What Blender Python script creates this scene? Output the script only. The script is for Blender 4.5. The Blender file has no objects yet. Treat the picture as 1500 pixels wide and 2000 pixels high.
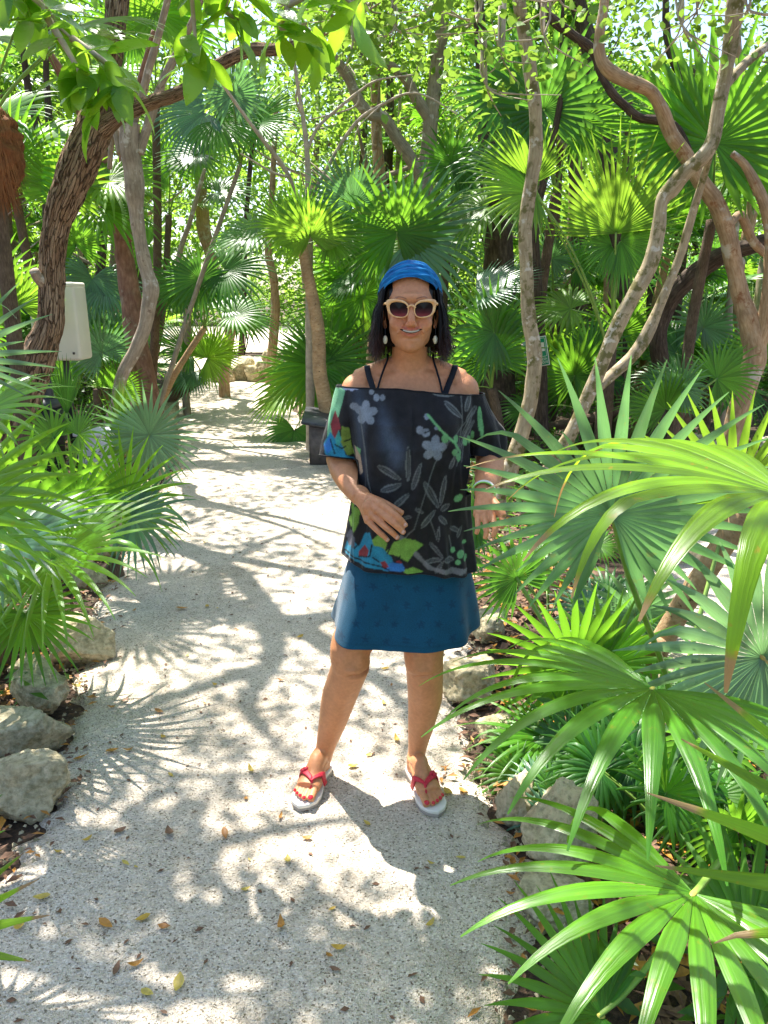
import bpy, bmesh, math, random
import numpy as np
from mathutils import Vector, Matrix, noise as mnoise

random.seed(11)
rng = np.random.default_rng(11)
S = bpy.context.scene
C = S.collection

# ---------------------------------------------------------------- camera
TH = math.radians(15.3)
FPX = 1540.0                       # focal length in pixels of the 1500 x 2000 photograph
EYE = 1.6
cam_data = bpy.data.cameras.new('camera')
cam = bpy.data.objects.new('camera', cam_data)
C.objects.link(cam)
cam.location = (0, 0, EYE)
cam.rotation_euler = (math.radians(90) - TH, 0, 0)
cam_data.sensor_fit = 'VERTICAL'
cam_data.sensor_height = 24
cam_data.lens = 24 * FPX / 2000
cam_data.clip_start = 0.05
cam_data.clip_end = 600
S.camera = cam

# ---------------------------------------------------------------- sky, sun, exposure
SUN_DIR = Vector((0.25, -0.45, -1.0)).normalized()      # the way the light travels
SUN_EL = math.asin(-SUN_DIR.z)
SUN_AZ = math.atan2(-SUN_DIR.x, -SUN_DIR.y)             # from +Y towards +X
world = bpy.data.worlds.new('World')
S.world = world
world.use_nodes = True
wn = world.node_tree
wn.nodes.clear()
wo = wn.nodes.new('ShaderNodeOutputWorld')
bg = wn.nodes.new('ShaderNodeBackground')
sk = wn.nodes.new('ShaderNodeTexSky')
sk.sky_type = 'NISHITA'
sk.sun_disc = False
sk.sun_elevation = SUN_EL
sk.sun_rotation = SUN_AZ
sk.air_density = 1.0
sk.dust_density = 1.6
bg.inputs['Strength'].default_value = 0.108
wn.links.new(sk.outputs[0], bg.inputs[0])
wn.links.new(bg.outputs[0], wo.inputs[0])
sun_data = bpy.data.lights.new('sun', 'SUN')
sun_data.energy = 5.0
sun_data.angle = math.radians(0.53)
sun_data.color = (1.0, 0.95, 0.88)
sun = bpy.data.objects.new('sun', sun_data)
sun.rotation_euler = SUN_DIR.to_track_quat('-Z', 'Y').to_euler()
sun.location = (-5, 9, 20)
C.objects.link(sun)
S.view_settings.view_transform = 'Standard'
S.view_settings.look = 'None'
S.view_settings.gamma = 1.0
S.view_settings.use_curve_mapping = False
S.view_settings.exposure = 1.62
S.cycles.max_bounces = 7
S.cycles.diffuse_bounces = 4
S.cycles.glossy_bounces = 2
S.cycles.transmission_bounces = 4
S.cycles.transparent_max_bounces = 6
S.cycles.use_denoising = True
S.cycles.sample_clamp_indirect = 6.0
S.cycles.caustics_reflective = False
S.cycles.caustics_refractive = False

# ---------------------------------------------------------------- measuring helpers
CT, ST = math.cos(TH), math.sin(TH)
def ray(px, py):
    u = (px - 750) / FPX; v = (1000 - py) / FPX
    return Vector((u, CT + v * ST, v * CT - ST))
def P(px, py, Y):
    "the point of the place seen at pixel (px, py) at a distance Y in front of the camera"
    d = ray(px, py)
    t = Y / d.y
    return Vector((d.x * t, Y, EYE + d.z * t))
def G(px, py, z=0.0):
    "the point of the ground seen at pixel (px, py)"
    d = ray(px, py)
    t = (z - EYE) / d.z
    return Vector((d.x * t, d.y * t, z))
def ppm(py, Y):
    "pixels per metre there"
    return FPX / (Y / ray(0, py).y)
def unit(v):
    return v / (np.linalg.norm(v) + 1e-12)
A = lambda *v: np.array(v, float)

# ---------------------------------------------------------------- object helpers
def mk(name, V, F, mat=None, parent=None, smooth=True, origin=None, cols=None, floats=None, uvs=None, kind=None, label=None):
    V = np.asarray(V, float)
    if origin is not None:
        V = V - np.asarray(origin, float)
    me = bpy.data.meshes.new(name)
    if isinstance(F, np.ndarray):
        n, k = F.shape
        me.vertices.add(len(V)); me.vertices.foreach_set('co', V.ravel())
        me.loops.add(n * k); me.loops.foreach_set('vertex_index', F.ravel().astype(np.int32))
        me.polygons.add(n); me.polygons.foreach_set('loop_start', np.arange(0, n * k, k, dtype=np.int32))
        me.update(calc_edges=True)
    else:
        me.from_pydata(V.tolist(), [], F)
    if smooth:
        me.polygons.foreach_set('use_smooth', np.ones(len(me.polygons), bool))
    if cols is not None:
        a = me.color_attributes.new('col', 'FLOAT_COLOR', 'POINT')
        cc = np.ones((len(V), 4)); cc[:, :3] = cols
        a.data.foreach_set('color', cc.ravel())
    for k, arr in (floats or {}).items():
        a = me.attributes.new(k, 'FLOAT', 'POINT')
        a.data.foreach_set('value', np.asarray(arr, float))
    if uvs is not None:
        uvs = np.asarray(uvs, float)
        ul = me.uv_layers.new(name='UVMap')
        idx = np.empty(len(me.loops), np.int32); me.loops.foreach_get('vertex_index', idx)
        ul.data.foreach_set('uv', uvs[idx].ravel())
    me.validate()
    if mat is not None:
        me.materials.append(mat)
    o = bpy.data.objects.new(name, me)
    C.objects.link(o)
    if parent is not None:
        o.parent = parent
    if kind: o['kind'] = kind
    if label: o['label'] = label
    return o

def tag(o, label, cat, group=None):
    o['label'] = label; o['category'] = cat
    if group: o['group'] = group
    return o
def thing(name, loc, label, cat, group=None):
    o = bpy.data.objects.new(name, None)
    o.empty_display_size = 0.1
    o.location = loc
    C.objects.link(o)
    return tag(o, label, cat, group)
def share(src, parent, loc=(0, 0, 0), rot=(0, 0, 0), scale=1.0):
    o = src.copy(); C.objects.link(o); o.parent = parent
    o.location = loc; o.rotation_euler = rot; o.scale = (scale,) * 3
    return o

class Geo:
    "collects vertices and faces"
    def __init__(s): s.V = []; s.F = []; s.n = 0; s.at = {}
    def add(s, V, F, **at):
        V = np.asarray(V, float)
        s.V.append(V)
        s.F += [tuple(int(i) + s.n for i in f) for f in F]
        for k, a in at.items(): s.at.setdefault(k, []).append(np.asarray(a, float))
        s.n += len(V)
        return s
    def verts(s): return np.concatenate(s.V)
    def attrs(s): return {k: np.concatenate(a) for k, a in s.at.items()}

def spline(pts, n):
    "Catmull-Rom through rows of pts (any width), n samples"
    p = np.asarray(pts, float)
    m = len(p)
    seg = np.r_[0, np.cumsum(np.linalg.norm(np.diff(p[:, :3], axis=0), axis=1))]
    out = []
    for s in np.linspace(0, seg[-1], n):
        i = min(max(int(np.searchsorted(seg, s, 'right')) - 1, 0), m - 2)
        t = (s - seg[i]) / max(seg[i + 1] - seg[i], 1e-9)
        p0 = p[max(i - 1, 0)]; p1 = p[i]; p2 = p[i + 1]; p3 = p[min(i + 2, m - 1)]
        out.append(0.5 * ((2 * p1) + (-p0 + p2) * t + (2 * p0 - 5 * p1 + 4 * p2 - p3) * t * t + (-p0 + 3 * p1 - 3 * p2 + p3) * t ** 3))
    return np.array(out)

def tube(pts, radii, sides=10, n=None, flat=1.0, up=None, cap=True, rough=0.0, rfreq=6.0, seed=0.0):
    "tapered tube through pts; returns V, F, UV.  flat scales the second axis"
    pr = np.c_[np.asarray(pts, float), np.asarray(radii, float)]
    n = n or max(4, len(pts) * 4)
    pr = spline(pr, n) if len(pts) > 2 or n > len(pts) else pr
    n = len(pr)
    c = pr[:, :3]; r = np.maximum(pr[:, 3], 1e-4)
    tg = np.gradient(c, axis=0); tg /= np.linalg.norm(tg, axis=1)[:, None] + 1e-12
    a = np.asarray(up, float) if up is not None else (A(0, 0, 1) if abs(tg[0][2]) < 0.8 else A(0, 1, 0))
    V = []; UV = []
    L = np.r_[0, np.cumsum(np.linalg.norm(np.diff(c, axis=0), axis=1))]
    b = unit(np.cross(tg[0], a))
    for i in range(n):
        b = unit(b - tg[i] * np.dot(b, tg[i]))
        e = np.cross(b, tg[i])
        for k in range(sides):
            th = 2 * math.pi * k / sides
            rr = r[i]
            dvec = math.cos(th) * b + math.sin(th) * e * flat
            if rough:
                q = c[i] + dvec * rr
                rr *= 1 + rough * mnoise.noise(Vector(q * rfreq) + Vector((seed, seed, seed)))
            V.append(c[i] + dvec * rr)
            UV.append((k / sides, L[i]))
    F = []
    for i in range(n - 1):
        for k in range(sides):
            k2 = (k + 1) % sides
            F.append((i * sides + k, i * sides + k2, (i + 1) * sides + k2, (i + 1) * sides + k))
    if cap:
        V.append(c[0] - tg[0] * r[0] * 0.3); UV.append((0, 0)); i0 = len(V) - 1
        V.append(c[-1] + tg[-1] * r[-1] * 0.3); UV.append((0, L[-1])); i1 = len(V) - 1
        for k in range(sides):
            k2 = (k + 1) % sides
            F.append((i0, k2, k)); F.append((i1, (n - 1) * sides + k, (n - 1) * sides + k2))
    return np.array(V), F, np.array(UV)

def ellipsoid(c, r, nu=20, nv=14, R=None):
    V = []; F = []
    for j in range(nv + 1):
        ph = math.pi * j / nv
        for i in range(nu):
            th = 2 * math.pi * i / nu
            V.append((math.sin(ph) * math.cos(th), math.sin(ph) * math.sin(th), math.cos(ph)))
    for j in range(nv):
        for i in range(nu):
            i2 = (i + 1) % nu
            F.append((j * nu + i, (j + 1) * nu + i, (j + 1) * nu + i2, j * nu + i2))
    V = np.array(V) * np.asarray(r, float)
    if R is not None: V = V @ np.asarray(R).T
    return V + np.asarray(c, float), F

def loft(rings, nu=40, p=2.2, cap=True):
    "rings: (cx, cy, z, hx, hy); superellipse sections"
    V = []; F = []
    for (cx, cy, z, hx, hy) in rings:
        for k in range(nu):
            t = 2 * math.pi * k / nu
            ct, s_ = math.cos(t), math.sin(t)
            V.append((cx + hx * math.copysign(abs(ct) ** (2 / p), ct), cy + hy * math.copysign(abs(s_) ** (2 / p), s_), z))
    n = len(rings)
    for i in range(n - 1):
        for k in range(nu):
            k2 = (k + 1) % nu
            F.append((i * nu + k, (i + 1) * nu + k, (i + 1) * nu + k2, i * nu + k2))
    if cap:
        V.append((rings[0][0], rings[0][1], rings[0][2])); V.append((rings[-1][0], rings[-1][1], rings[-1][2]))
        for k in range(nu):
            k2 = (k + 1) % nu
            F.append((n * nu, k, k2)); F.append((n * nu + 1, (n - 1) * nu + k2, (n - 1) * nu + k))
    return np.array(V, float), F
# ================================================================ materials
def new_mat(name):
    m = bpy.data.materials.new(name); m.use_nodes = True
    nt = m.node_tree; nt.nodes.clear()
    out = nt.nodes.new('ShaderNodeOutputMaterial')
    return m, nt, out
def N(nt, typ, **kw):
    n = nt.nodes.new(typ)
    for k, v in kw.items():
        if k in n.inputs: n.inputs[k].default_value = v
        else: setattr(n, k, v)
    return n
def ramp(nt, stops, fac=None, interp='LINEAR'):
    r = nt.nodes.new('ShaderNodeValToRGB'); r.color_ramp.interpolation = interp
    e = r.color_ramp.elements
    while len(e) < len(stops): e.new(0.5)
    for el, (p, c) in zip(e, stops):
        el.position = p; el.color = (*c, 1) if len(c) == 3 else c
    if fac is not None: nt.links.new(fac, r.inputs[0])
    return r
def mixc(nt, fac, a, b, mode='MIX'):
    m = nt.nodes.new('ShaderNodeMix'); m.data_type = 'RGBA'; m.blend_type = mode
    for s, i in ((fac, 0), (a, 6), (b, 7)):
        if isinstance(s, (int, float)): m.inputs[i].default_value = s
        elif isinstance(s, tuple): m.inputs[i].default_value = (*s, 1)
        else: nt.links.new(s, m.inputs[i])
    return m.outputs[2]
def noise_tex(nt, scale, detail=3, coord='Object', rough=0.55, vec=None, stretch=None):
    if vec is None:
        tc = nt.nodes.new('ShaderNodeTexCoord'); vec = tc.outputs[coord]
    if stretch:
        mp = nt.nodes.new('ShaderNodeMapping'); mp.inputs['Scale'].default_value = stretch
        nt.links.new(vec, mp.inputs[0]); vec = mp.outputs[0]
    n = N(nt, 'ShaderNodeTexNoise', Scale=scale, Detail=detail, Roughness=rough)
    nt.links.new(vec, n.inputs['Vector'])
    return n
def bump(nt, height, strength=0.4, dist=0.01):
    b = N(nt, 'ShaderNodeBump', Strength=strength, Distance=dist)
    nt.links.new(height, b.inputs['Height'])
    return b.outputs[0]
def simple(name, col, rough=0.6, spec=0.4, var=0.0, vscale=20, metallic=0.0, sheen=0.0, bumpy=0.0):
    m, nt, out = new_mat(name)
    p = N(nt, 'ShaderNodeBsdfPrincipled', Roughness=rough, Metallic=metallic)
    p.inputs['Specular IOR Level'].default_value = spec
    p.inputs['Base Color'].default_value = (*col, 1)
    if sheen: p.inputs['Sheen Weight'].default_value = sheen
    if var:
        n = noise_tex(nt, vscale, 4)
        lo = tuple(c * (1 - var) for c in col); hi = tuple(min(1, c * (1 + var)) for c in col)
        nt.links.new(ramp(nt, [(0.3, lo), (0.7, hi)], n.outputs[0]).outputs[0], p.inputs['Base Color'])
        if bumpy: nt.links.new(bump(nt, n.outputs[0], bumpy, 0.01), p.inputs['Normal'])
    nt.links.new(p.outputs[0], out.inputs[0])
    return m

def leaf_mat(name, ca, cb, trans, tw=0.42, rough=0.36, spec=0.5, tip=0.0, back=None, stripes=0.34, seg=True, spots=0.22):
    "leaf blade: two-tone top, paler back, light coming through, dry tips and veins along the segments"
    m, nt, out = new_mat(name)
    oi = nt.nodes.new('ShaderNodeObjectInfo')
    col = mixc(nt, oi.outputs['Random'], ca, cb)
    tcol = mixc(nt, oi.outputs['Random'], trans, tuple(c * f for c, f in zip(trans, (0.75, 0.85, 0.7))))
    if seg:
        ar = N(nt, 'ShaderNodeAttribute', attribute_name='rnd')
        v = N(nt, 'ShaderNodeMapRange'); v.inputs['To Min'].default_value = 0.72; v.inputs['To Max'].default_value = 1.25
        nt.links.new(ar.outputs['Fac'], v.inputs[0])
        col = mixc(nt, 1.0, col, v.outputs[0], 'MULTIPLY')
        tcol = mixc(nt, 1.0, tcol, v.outputs[0], 'MULTIPLY')
    uv = nt.nodes.new('ShaderNodeTexCoord').outputs['UV']
    vein = noise_tex(nt, 1.0, 2, vec=uv, stretch=(7, 1.1, 1)) if seg else noise_tex(nt, 60, 3)
    if stripes:
        vr = ramp(nt, [(0.3, (1 - stripes,) * 3), (0.7, (1 + stripes * 0.6,) * 3)], vein.outputs[0])
        col = mixc(nt, 1.0, col, vr.outputs[0], 'MULTIPLY')
    if back is not None:
        ge = nt.nodes.new('ShaderNodeNewGeometry')
        col = mixc(nt, ge.outputs['Backfacing'], col, back)
    if spots:
        sp = noise_tex(nt, 38, 3, rough=0.7)
        sr = ramp(nt, [(0.62, (0, 0, 0)), (0.70, (spots,) * 3)], sp.outputs[0])
        col = mixc(nt, sr.outputs[0], col, (0.42, 0.25, 0.02))
        tcol = mixc(nt, sr.outputs[0], tcol, (0.5, 0.32, 0.02))
    if tip and seg:
        at = N(nt, 'ShaderNodeAttribute', attribute_name='t')
        nz = noise_tex(nt, 9, 2)
        ad = N(nt, 'ShaderNodeMath', operation='MULTIPLY_ADD'); ad.inputs[1].default_value = 0.16
        nt.links.new(nz.outputs[0], ad.inputs[0])
        a2 = N(nt, 'ShaderNodeMath', operation='MULTIPLY_ADD'); a2.inputs[1].default_value = .11; nt.links.new(ar.outputs['Fac'], a2.inputs[0]); nt.links.new(at.outputs['Fac'], a2.inputs[2])
        a3 = N(nt, 'ShaderNodeMath', operation='SUBTRACT'); a3.inputs[1].default_value = .055; nt.links.new(a2.outputs[0], a3.inputs[0])
        nt.links.new(a3.outputs[0], ad.inputs[2])
        tr = ramp(nt, [(1.06 - tip, (0, 0, 0)), (1.10 - tip, (1, 1, 1))], ad.outputs[0])
        tc2 = ramp(nt, [(0.0, (0.30, 0.26, 0.03)), (0.35, (0.34, 0.19, 0.06)), (1.0, (0.42, 0.29, 0.13))], tr.outputs[0])
        col = mixc(nt, tr.outputs[0], col, tc2.outputs[0])
        tcol = mixc(nt, tr.outputs[0], tcol, (0.30, 0.16, 0.06))
    p = N(nt, 'ShaderNodeBsdfPrincipled', Roughness=rough)
    p.inputs['Specular IOR Level'].default_value = spec
    rz = noise_tex(nt, 16, 3); rm = N(nt, 'ShaderNodeMapRange'); rm.inputs['To Min'].default_value = rough - .10; rm.inputs['To Max'].default_value = rough + .16
    nt.links.new(rz.outputs[0], rm.inputs[0]); nt.links.new(rm.outputs[0], p.inputs['Roughness'])
    nt.links.new(col, p.inputs['Base Color'])
    b = bump(nt, vein.outputs[0], 0.45, 0.004)
    nt.links.new(b, p.inputs['Normal'])
    t = nt.nodes.new('ShaderNodeBsdfTranslucent')
    nt.links.new(tcol, t.inputs[0])
    mx = N(nt, 'ShaderNodeMixShader'); mx.inputs[0].default_value = tw
    nt.links.new(p.outputs[0], mx.inputs[1]); nt.links.new(t.outputs[0], mx.inputs[2])
    nt.links.new(mx.outputs[0], out.inputs[0])
    return m

YT = (0.46, 0.70, 0.05)
M = {}
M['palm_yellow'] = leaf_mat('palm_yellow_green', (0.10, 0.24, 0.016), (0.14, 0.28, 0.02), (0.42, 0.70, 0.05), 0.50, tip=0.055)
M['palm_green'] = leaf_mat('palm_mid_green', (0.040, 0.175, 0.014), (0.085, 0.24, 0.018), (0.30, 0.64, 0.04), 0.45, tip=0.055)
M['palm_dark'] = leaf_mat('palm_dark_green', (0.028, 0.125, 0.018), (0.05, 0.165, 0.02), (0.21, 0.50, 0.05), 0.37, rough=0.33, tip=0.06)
M['palm_blue'] = leaf_mat('palm_blue_green', (0.070, 0.185, 0.095), (0.085, 0.205, 0.09), (0.24, 0.52, 0.14), 0.32, rough=0.30, tip=0.055, spec=0.85)
M['palm_dry_tips'] = leaf_mat('palm_dry_tipped', (0.15, 0.33, 0.010), (0.18, 0.36, 0.012), (0.46, 0.72, 0.03), 0.46, rough=0.30, tip=0.11, spots=0.6)
M['palm_gloss'] = leaf_mat('palm_glossy', (0.075, 0.26, 0.016), (0.11, 0.31, 0.016), (0.38, 0.72, 0.04), 0.45, rough=0.29, tip=0.055, spec=0.8)
M['palm_glint'] = leaf_mat('palm_painted_glint', (0.13, 0.26, 0.155), (0.15, 0.28, 0.16), (0.28, 0.52, 0.18), 0.30, rough=0.28, tip=0.055, spec=0.85)  # sun glint on the blades painted in as a paler base colour
M['petiole'] = simple('petiole_green', (0.18, 0.30, 0.05), 0.45, var=0.3, vscale=12)
M['leaf_big'] = leaf_mat('broad_leaf_glossy', (0.05, 0.165, 0.014), (0.085, 0.21, 0.016), (0.46, 0.78, 0.04), 0.48, rough=0.25, seg=False, stripes=0.12, spec=0.6)
M['leaf_round'] = leaf_mat('round_leaf', (0.10, 0.22, 0.015), (0.12, 0.24, 0.016), (0.28, 0.46, 0.05), 0.40, rough=0.4, seg=False, stripes=0.25)
M['leaf_small'] = leaf_mat('small_leaf', (0.05, 0.16, 0.014), (0.10, 0.21, 0.016), (0.42, 0.66, 0.07), 0.48, rough=0.42, seg=False, stripes=0.35)
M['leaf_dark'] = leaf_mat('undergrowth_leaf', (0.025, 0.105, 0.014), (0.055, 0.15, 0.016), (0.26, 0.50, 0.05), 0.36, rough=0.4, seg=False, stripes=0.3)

def bark_mat(name, cols, scale=(7, 2.2, 1), bstr=0.8, bdist=0.02, rough=0.85, blotch=None, detail=6):
    m, nt, out = new_mat(name)
    tc = nt.nodes.new('ShaderNodeTexCoord')
    n1 = noise_tex(nt, 3.0, detail, vec=tc.outputs['UV'], stretch=scale, rough=0.65)
    n2 = noise_tex(nt, 9.0, 4)
    col = ramp(nt, [(0.28, cols[0]), (0.5, cols[1]), (0.72, cols[2])], n1.outputs[0]).outputs[0]
    col = mixc(nt, 1.0, col, ramp(nt, [(0.3, (0.7, 0.7, 0.7)), (0.7, (1.2, 1.2, 1.2))], n2.outputs[0]).outputs[0], 'MULTIPLY')
    if blotch:
        for (c, sc, lo, hi) in blotch:
            nb = noise_tex(nt, sc, 4, rough=0.6)
            col = mixc(nt, ramp(nt, [(lo, (0, 0, 0)), (hi, (1, 1, 1))], nb.outputs[0]).outputs[0], col, c)
    p = N(nt, 'ShaderNodeBsdfPrincipled', Roughness=rough)
    p.inputs['Specular IOR Level'].default_value = 0.25
    nt.links.new(col, p.inputs['Base Color'])
    nt.links.new(bump(nt, n1.outputs[0], bstr, bdist), p.inputs['Normal'])
    nt.links.new(p.outputs[0], out.inputs[0])
    return m
def plate_bark():
    m, nt, out = new_mat('bark_rough_brown')
    tc = nt.nodes.new('ShaderNodeTexCoord')
    dn = noise_tex(nt, 7.0, 3)
    mp = nt.nodes.new('ShaderNodeMapping'); mp.inputs['Scale'].default_value = (34, 6.0, 1); nt.links.new(tc.outputs['UV'], mp.inputs[0])
    ad = N(nt, 'ShaderNodeVectorMath', operation='MULTIPLY_ADD'); ad.inputs[1].default_value = (1.3, 1.3, 1.3)
    nt.links.new(dn.outputs['Color'], ad.inputs[0]); nt.links.new(mp.outputs[0], ad.inputs[2])
    ve = N(nt, 'ShaderNodeTexVoronoi', Scale=1.0); ve.feature = 'DISTANCE_TO_EDGE'; nt.links.new(ad.outputs[0], ve.inputs['Vector'])
    vc = N(nt, 'ShaderNodeTexVoronoi', Scale=1.0); nt.links.new(ad.outputs[0], vc.inputs['Vector'])
    sp = nt.nodes.new('ShaderNodeSeparateColor'); nt.links.new(vc.outputs['Color'], sp.inputs[0])
    fine = noise_tex(nt, 5.0, 5, vec=tc.outputs['UV'], stretch=(18, 5, 1), rough=.7)
    plate = ramp(nt, [(0, (.27, .175, .11)), (.5, (.34, .235, .155)), (1, (.43, .32, .225))], sp.outputs[0]).outputs[0]
    plate = mixc(nt, 1.0, plate, ramp(nt, [(.3, (.6, .58, .55)), (.7, (1.25, 1.22, 1.2))], fine.outputs[0]).outputs[0], 'MULTIPLY')
    big = noise_tex(nt, 2.5, 4)
    plate = mixc(nt, 1.0, plate, ramp(nt, [(.3, (.75, .72, .7)), (.7, (1.1, 1.1, 1.1))], big.outputs[0]).outputs[0], 'MULTIPLY')
    crack = ramp(nt, [(.0, (0, 0, 0)), (.10, (1, 1, 1))], ve.outputs['Distance'])
    col = mixc(nt, crack.outputs[0], (.115, .07, .042), plate)
    p = N(nt, 'ShaderNodeBsdfPrincipled', Roughness=.9); p.inputs['Specular IOR Level'].default_value = .2
    nt.links.new(col, p.inputs['Base Color'])
    b1 = N(nt, 'ShaderNodeBump', Strength=1.0, Distance=.03); nt.links.new(crack.outputs[0], b1.inputs['Height'])
    b2 = N(nt, 'ShaderNodeBump', Strength=.7, Distance=.015); nt.links.new(fine.outputs[0], b2.inputs['Height']); nt.links.new(b1.outputs[0], b2.inputs['Normal'])
    nt.links.new(b2.outputs[0], p.inputs['Normal']); nt.links.new(p.outputs[0], out.inputs[0])
    return m
M['bark_rough'] = plate_bark()
M['bark_red'] = bark_mat('bark_reddish', [(0.16, 0.07, 0.045), (0.25, 0.12, 0.08), (0.34, 0.2, 0.14)], (8, 3, 1), 0.3, 0.01, 0.6, [((0.34, 0.27, 0.2), 5, 0.58, 0.66)])
M['bark_grey'] = bark_mat('bark_grey_pale', [(0.22, 0.17, 0.12), (0.34, 0.27, 0.2), (0.46, 0.38, 0.3)], (9, 3, 1), 0.4, 0.01, 0.85, [((0.55, 0.49, 0.42), 7, 0.60, 0.66), ((0.2, 0.14, 0.1), 9, 0.64, 0.70)])
M['bark_lichen'] = bark_mat('bark_lichen', [(0.25, 0.19, 0.11), (0.36, 0.29, 0.18), (0.46, 0.39, 0.27)], (8, 3, 1), 0.35, 0.008, 0.85, [((0.14, 0.125, 0.045), 11, 0.52, 0.60), ((0.52, 0.47, 0.38), 14, 0.60, 0.66)])
M['bark_orange'] = bark_mat('bark_orange', [(0.25, 0.145, 0.07), (0.39, 0.255, 0.145), (0.50, 0.37, 0.235)], (9, 3, 1), 0.5, 0.012, 0.8, [((0.48, 0.42, 0.33), 6, 0.58, 0.66), ((0.24, 0.11, 0.05), 10, 0.60, 0.68)])
M['bark_dark'] = bark_mat('bark_dark', [(0.035, 0.025, 0.018), (0.08, 0.055, 0.04), (0.17, 0.125, 0.09)], (10, 3, 1), 0.7, 0.02)
M['bark_palm'] = bark_mat('palm_trunk', [(0.30, 0.17, 0.08), (0.42, 0.27, 0.14), (0.52, 0.37, 0.22)], (3, 16, 1), 0.6, 0.012, 0.8, [((0.10, 0.05, 0.025), 30, 0.64, 0.70)])
M['bark_thatch'] = bark_mat('palm_fibre_trunk', [(0.08, 0.05, 0.03), (0.16, 0.11, 0.07), (0.28, 0.2, 0.13)], (20, 8, 1), 1.0, 0.02)
M['fibre'] = bark_mat('coconut_fibre', [(0.2, 0.07, 0.03), (0.33, 0.13, 0.05), (0.45, 0.2, 0.09)], (40, 2, 1), 1.0, 0.03)
M['twig'] = simple('twig_pale', (0.42, 0.34, 0.25), 0.8, var=0.3, vscale=15)

def sand_mat():
    m, nt, out = new_mat('coarse_pale_sand')
    tc = nt.nodes.new('ShaderNodeTexCoord'); co = tc.outputs['Object']
    vor = N(nt, 'ShaderNodeTexVoronoi', Scale=215.0); nt.links.new(co, vor.inputs['Vector'])
    sep = nt.nodes.new('ShaderNodeSeparateColor'); nt.links.new(vor.outputs['Color'], sep.inputs[0])
    grain = ramp(nt, [(0.0, (0.17, 0.14, 0.095)), (0.055, (0.33, 0.28, 0.21)), (0.16, (0.55, 0.472, 0.378)), (0.7, (0.675, 0.588, 0.478)), (1.0, (0.82, 0.74, 0.625))], sep.outputs[0])
    big = noise_tex(nt, 1.6, 5, rough=0.6)
    damp = ramp(nt, [(0.30, (0.80, 0.78, 0.74)), (0.52, (1, 1, 1))], big.outputs[0])
    col = mixc(nt, 1.0, grain.outputs[0], damp.outputs[0], 'MULTIPLY')
    mid = noise_tex(nt, 9, 5, rough=0.7)
    col = mixc(nt, 1.0, col, ramp(nt, [(0.3, (0.88, 0.87, 0.85)), (0.6, (1.03, 1.03, 1.03))], mid.outputs[0]).outputs[0], 'MULTIPLY')
    dirt = noise_tex(nt, 0.9, 6, rough=0.75)
    col = mixc(nt, ramp(nt, [(0.56, (0, 0, 0)), (0.70, (0.6, 0.6, 0.6))], dirt.outputs[0]).outputs[0], col, (0.27, 0.22, 0.165))
    p = N(nt, 'ShaderNodeBsdfPrincipled', Roughness=0.95); p.inputs['Specular IOR Level'].default_value = 0.15
    nt.links.new(col, p.inputs['Base Color'])
    b1 = N(nt, 'ShaderNodeBump', Strength=0.7, Distance=0.006)
    nt.links.new(vor.outputs['Distance'], b1.inputs['Height'])
    b2 = N(nt, 'ShaderNodeBump', Strength=0.9, Distance=0.04)
    nt.links.new(mid.outputs[0], b2.inputs['Height']); nt.links.new(b1.outputs[0], b2.inputs['Normal'])
    nt.links.new(b2.outputs[0], p.inputs['Normal'])
    nt.links.new(p.outputs[0], out.inputs[0])
    return m
M['sand'] = sand_mat()
def soil_mat():
    m, nt, out = new_mat('leafy_soil')
    a = noise_tex(nt, 14, 6, rough=0.7); b = noise_tex(nt, 60, 4)
    col = ramp(nt, [(0.3, (0.03, 0.02, 0.013)), (0.5, (0.085, 0.055, 0.035)), (0.68, (0.2, 0.13, 0.08)), (0.8, (0.34, 0.22, 0.13))], a.outputs[0]).outputs[0]
    col = mixc(nt, 1.0, col, ramp(nt, [(0.3, (0.5, 0.5, 0.5)), (0.7, (1.3, 1.2, 1.1))], b.outputs[0]).outputs[0], 'MULTIPLY')
    p = N(nt, 'ShaderNodeBsdfPrincipled', Roughness=0.95)
    nt.links.new(col, p.inputs['Base Color']); nt.links.new(bump(nt, a.outputs[0], 1.0, 0.05), p.inputs['Normal'])
    nt.links.new(p.outputs[0], out.inputs[0])
    return m
M['soil'] = soil_mat()
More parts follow.
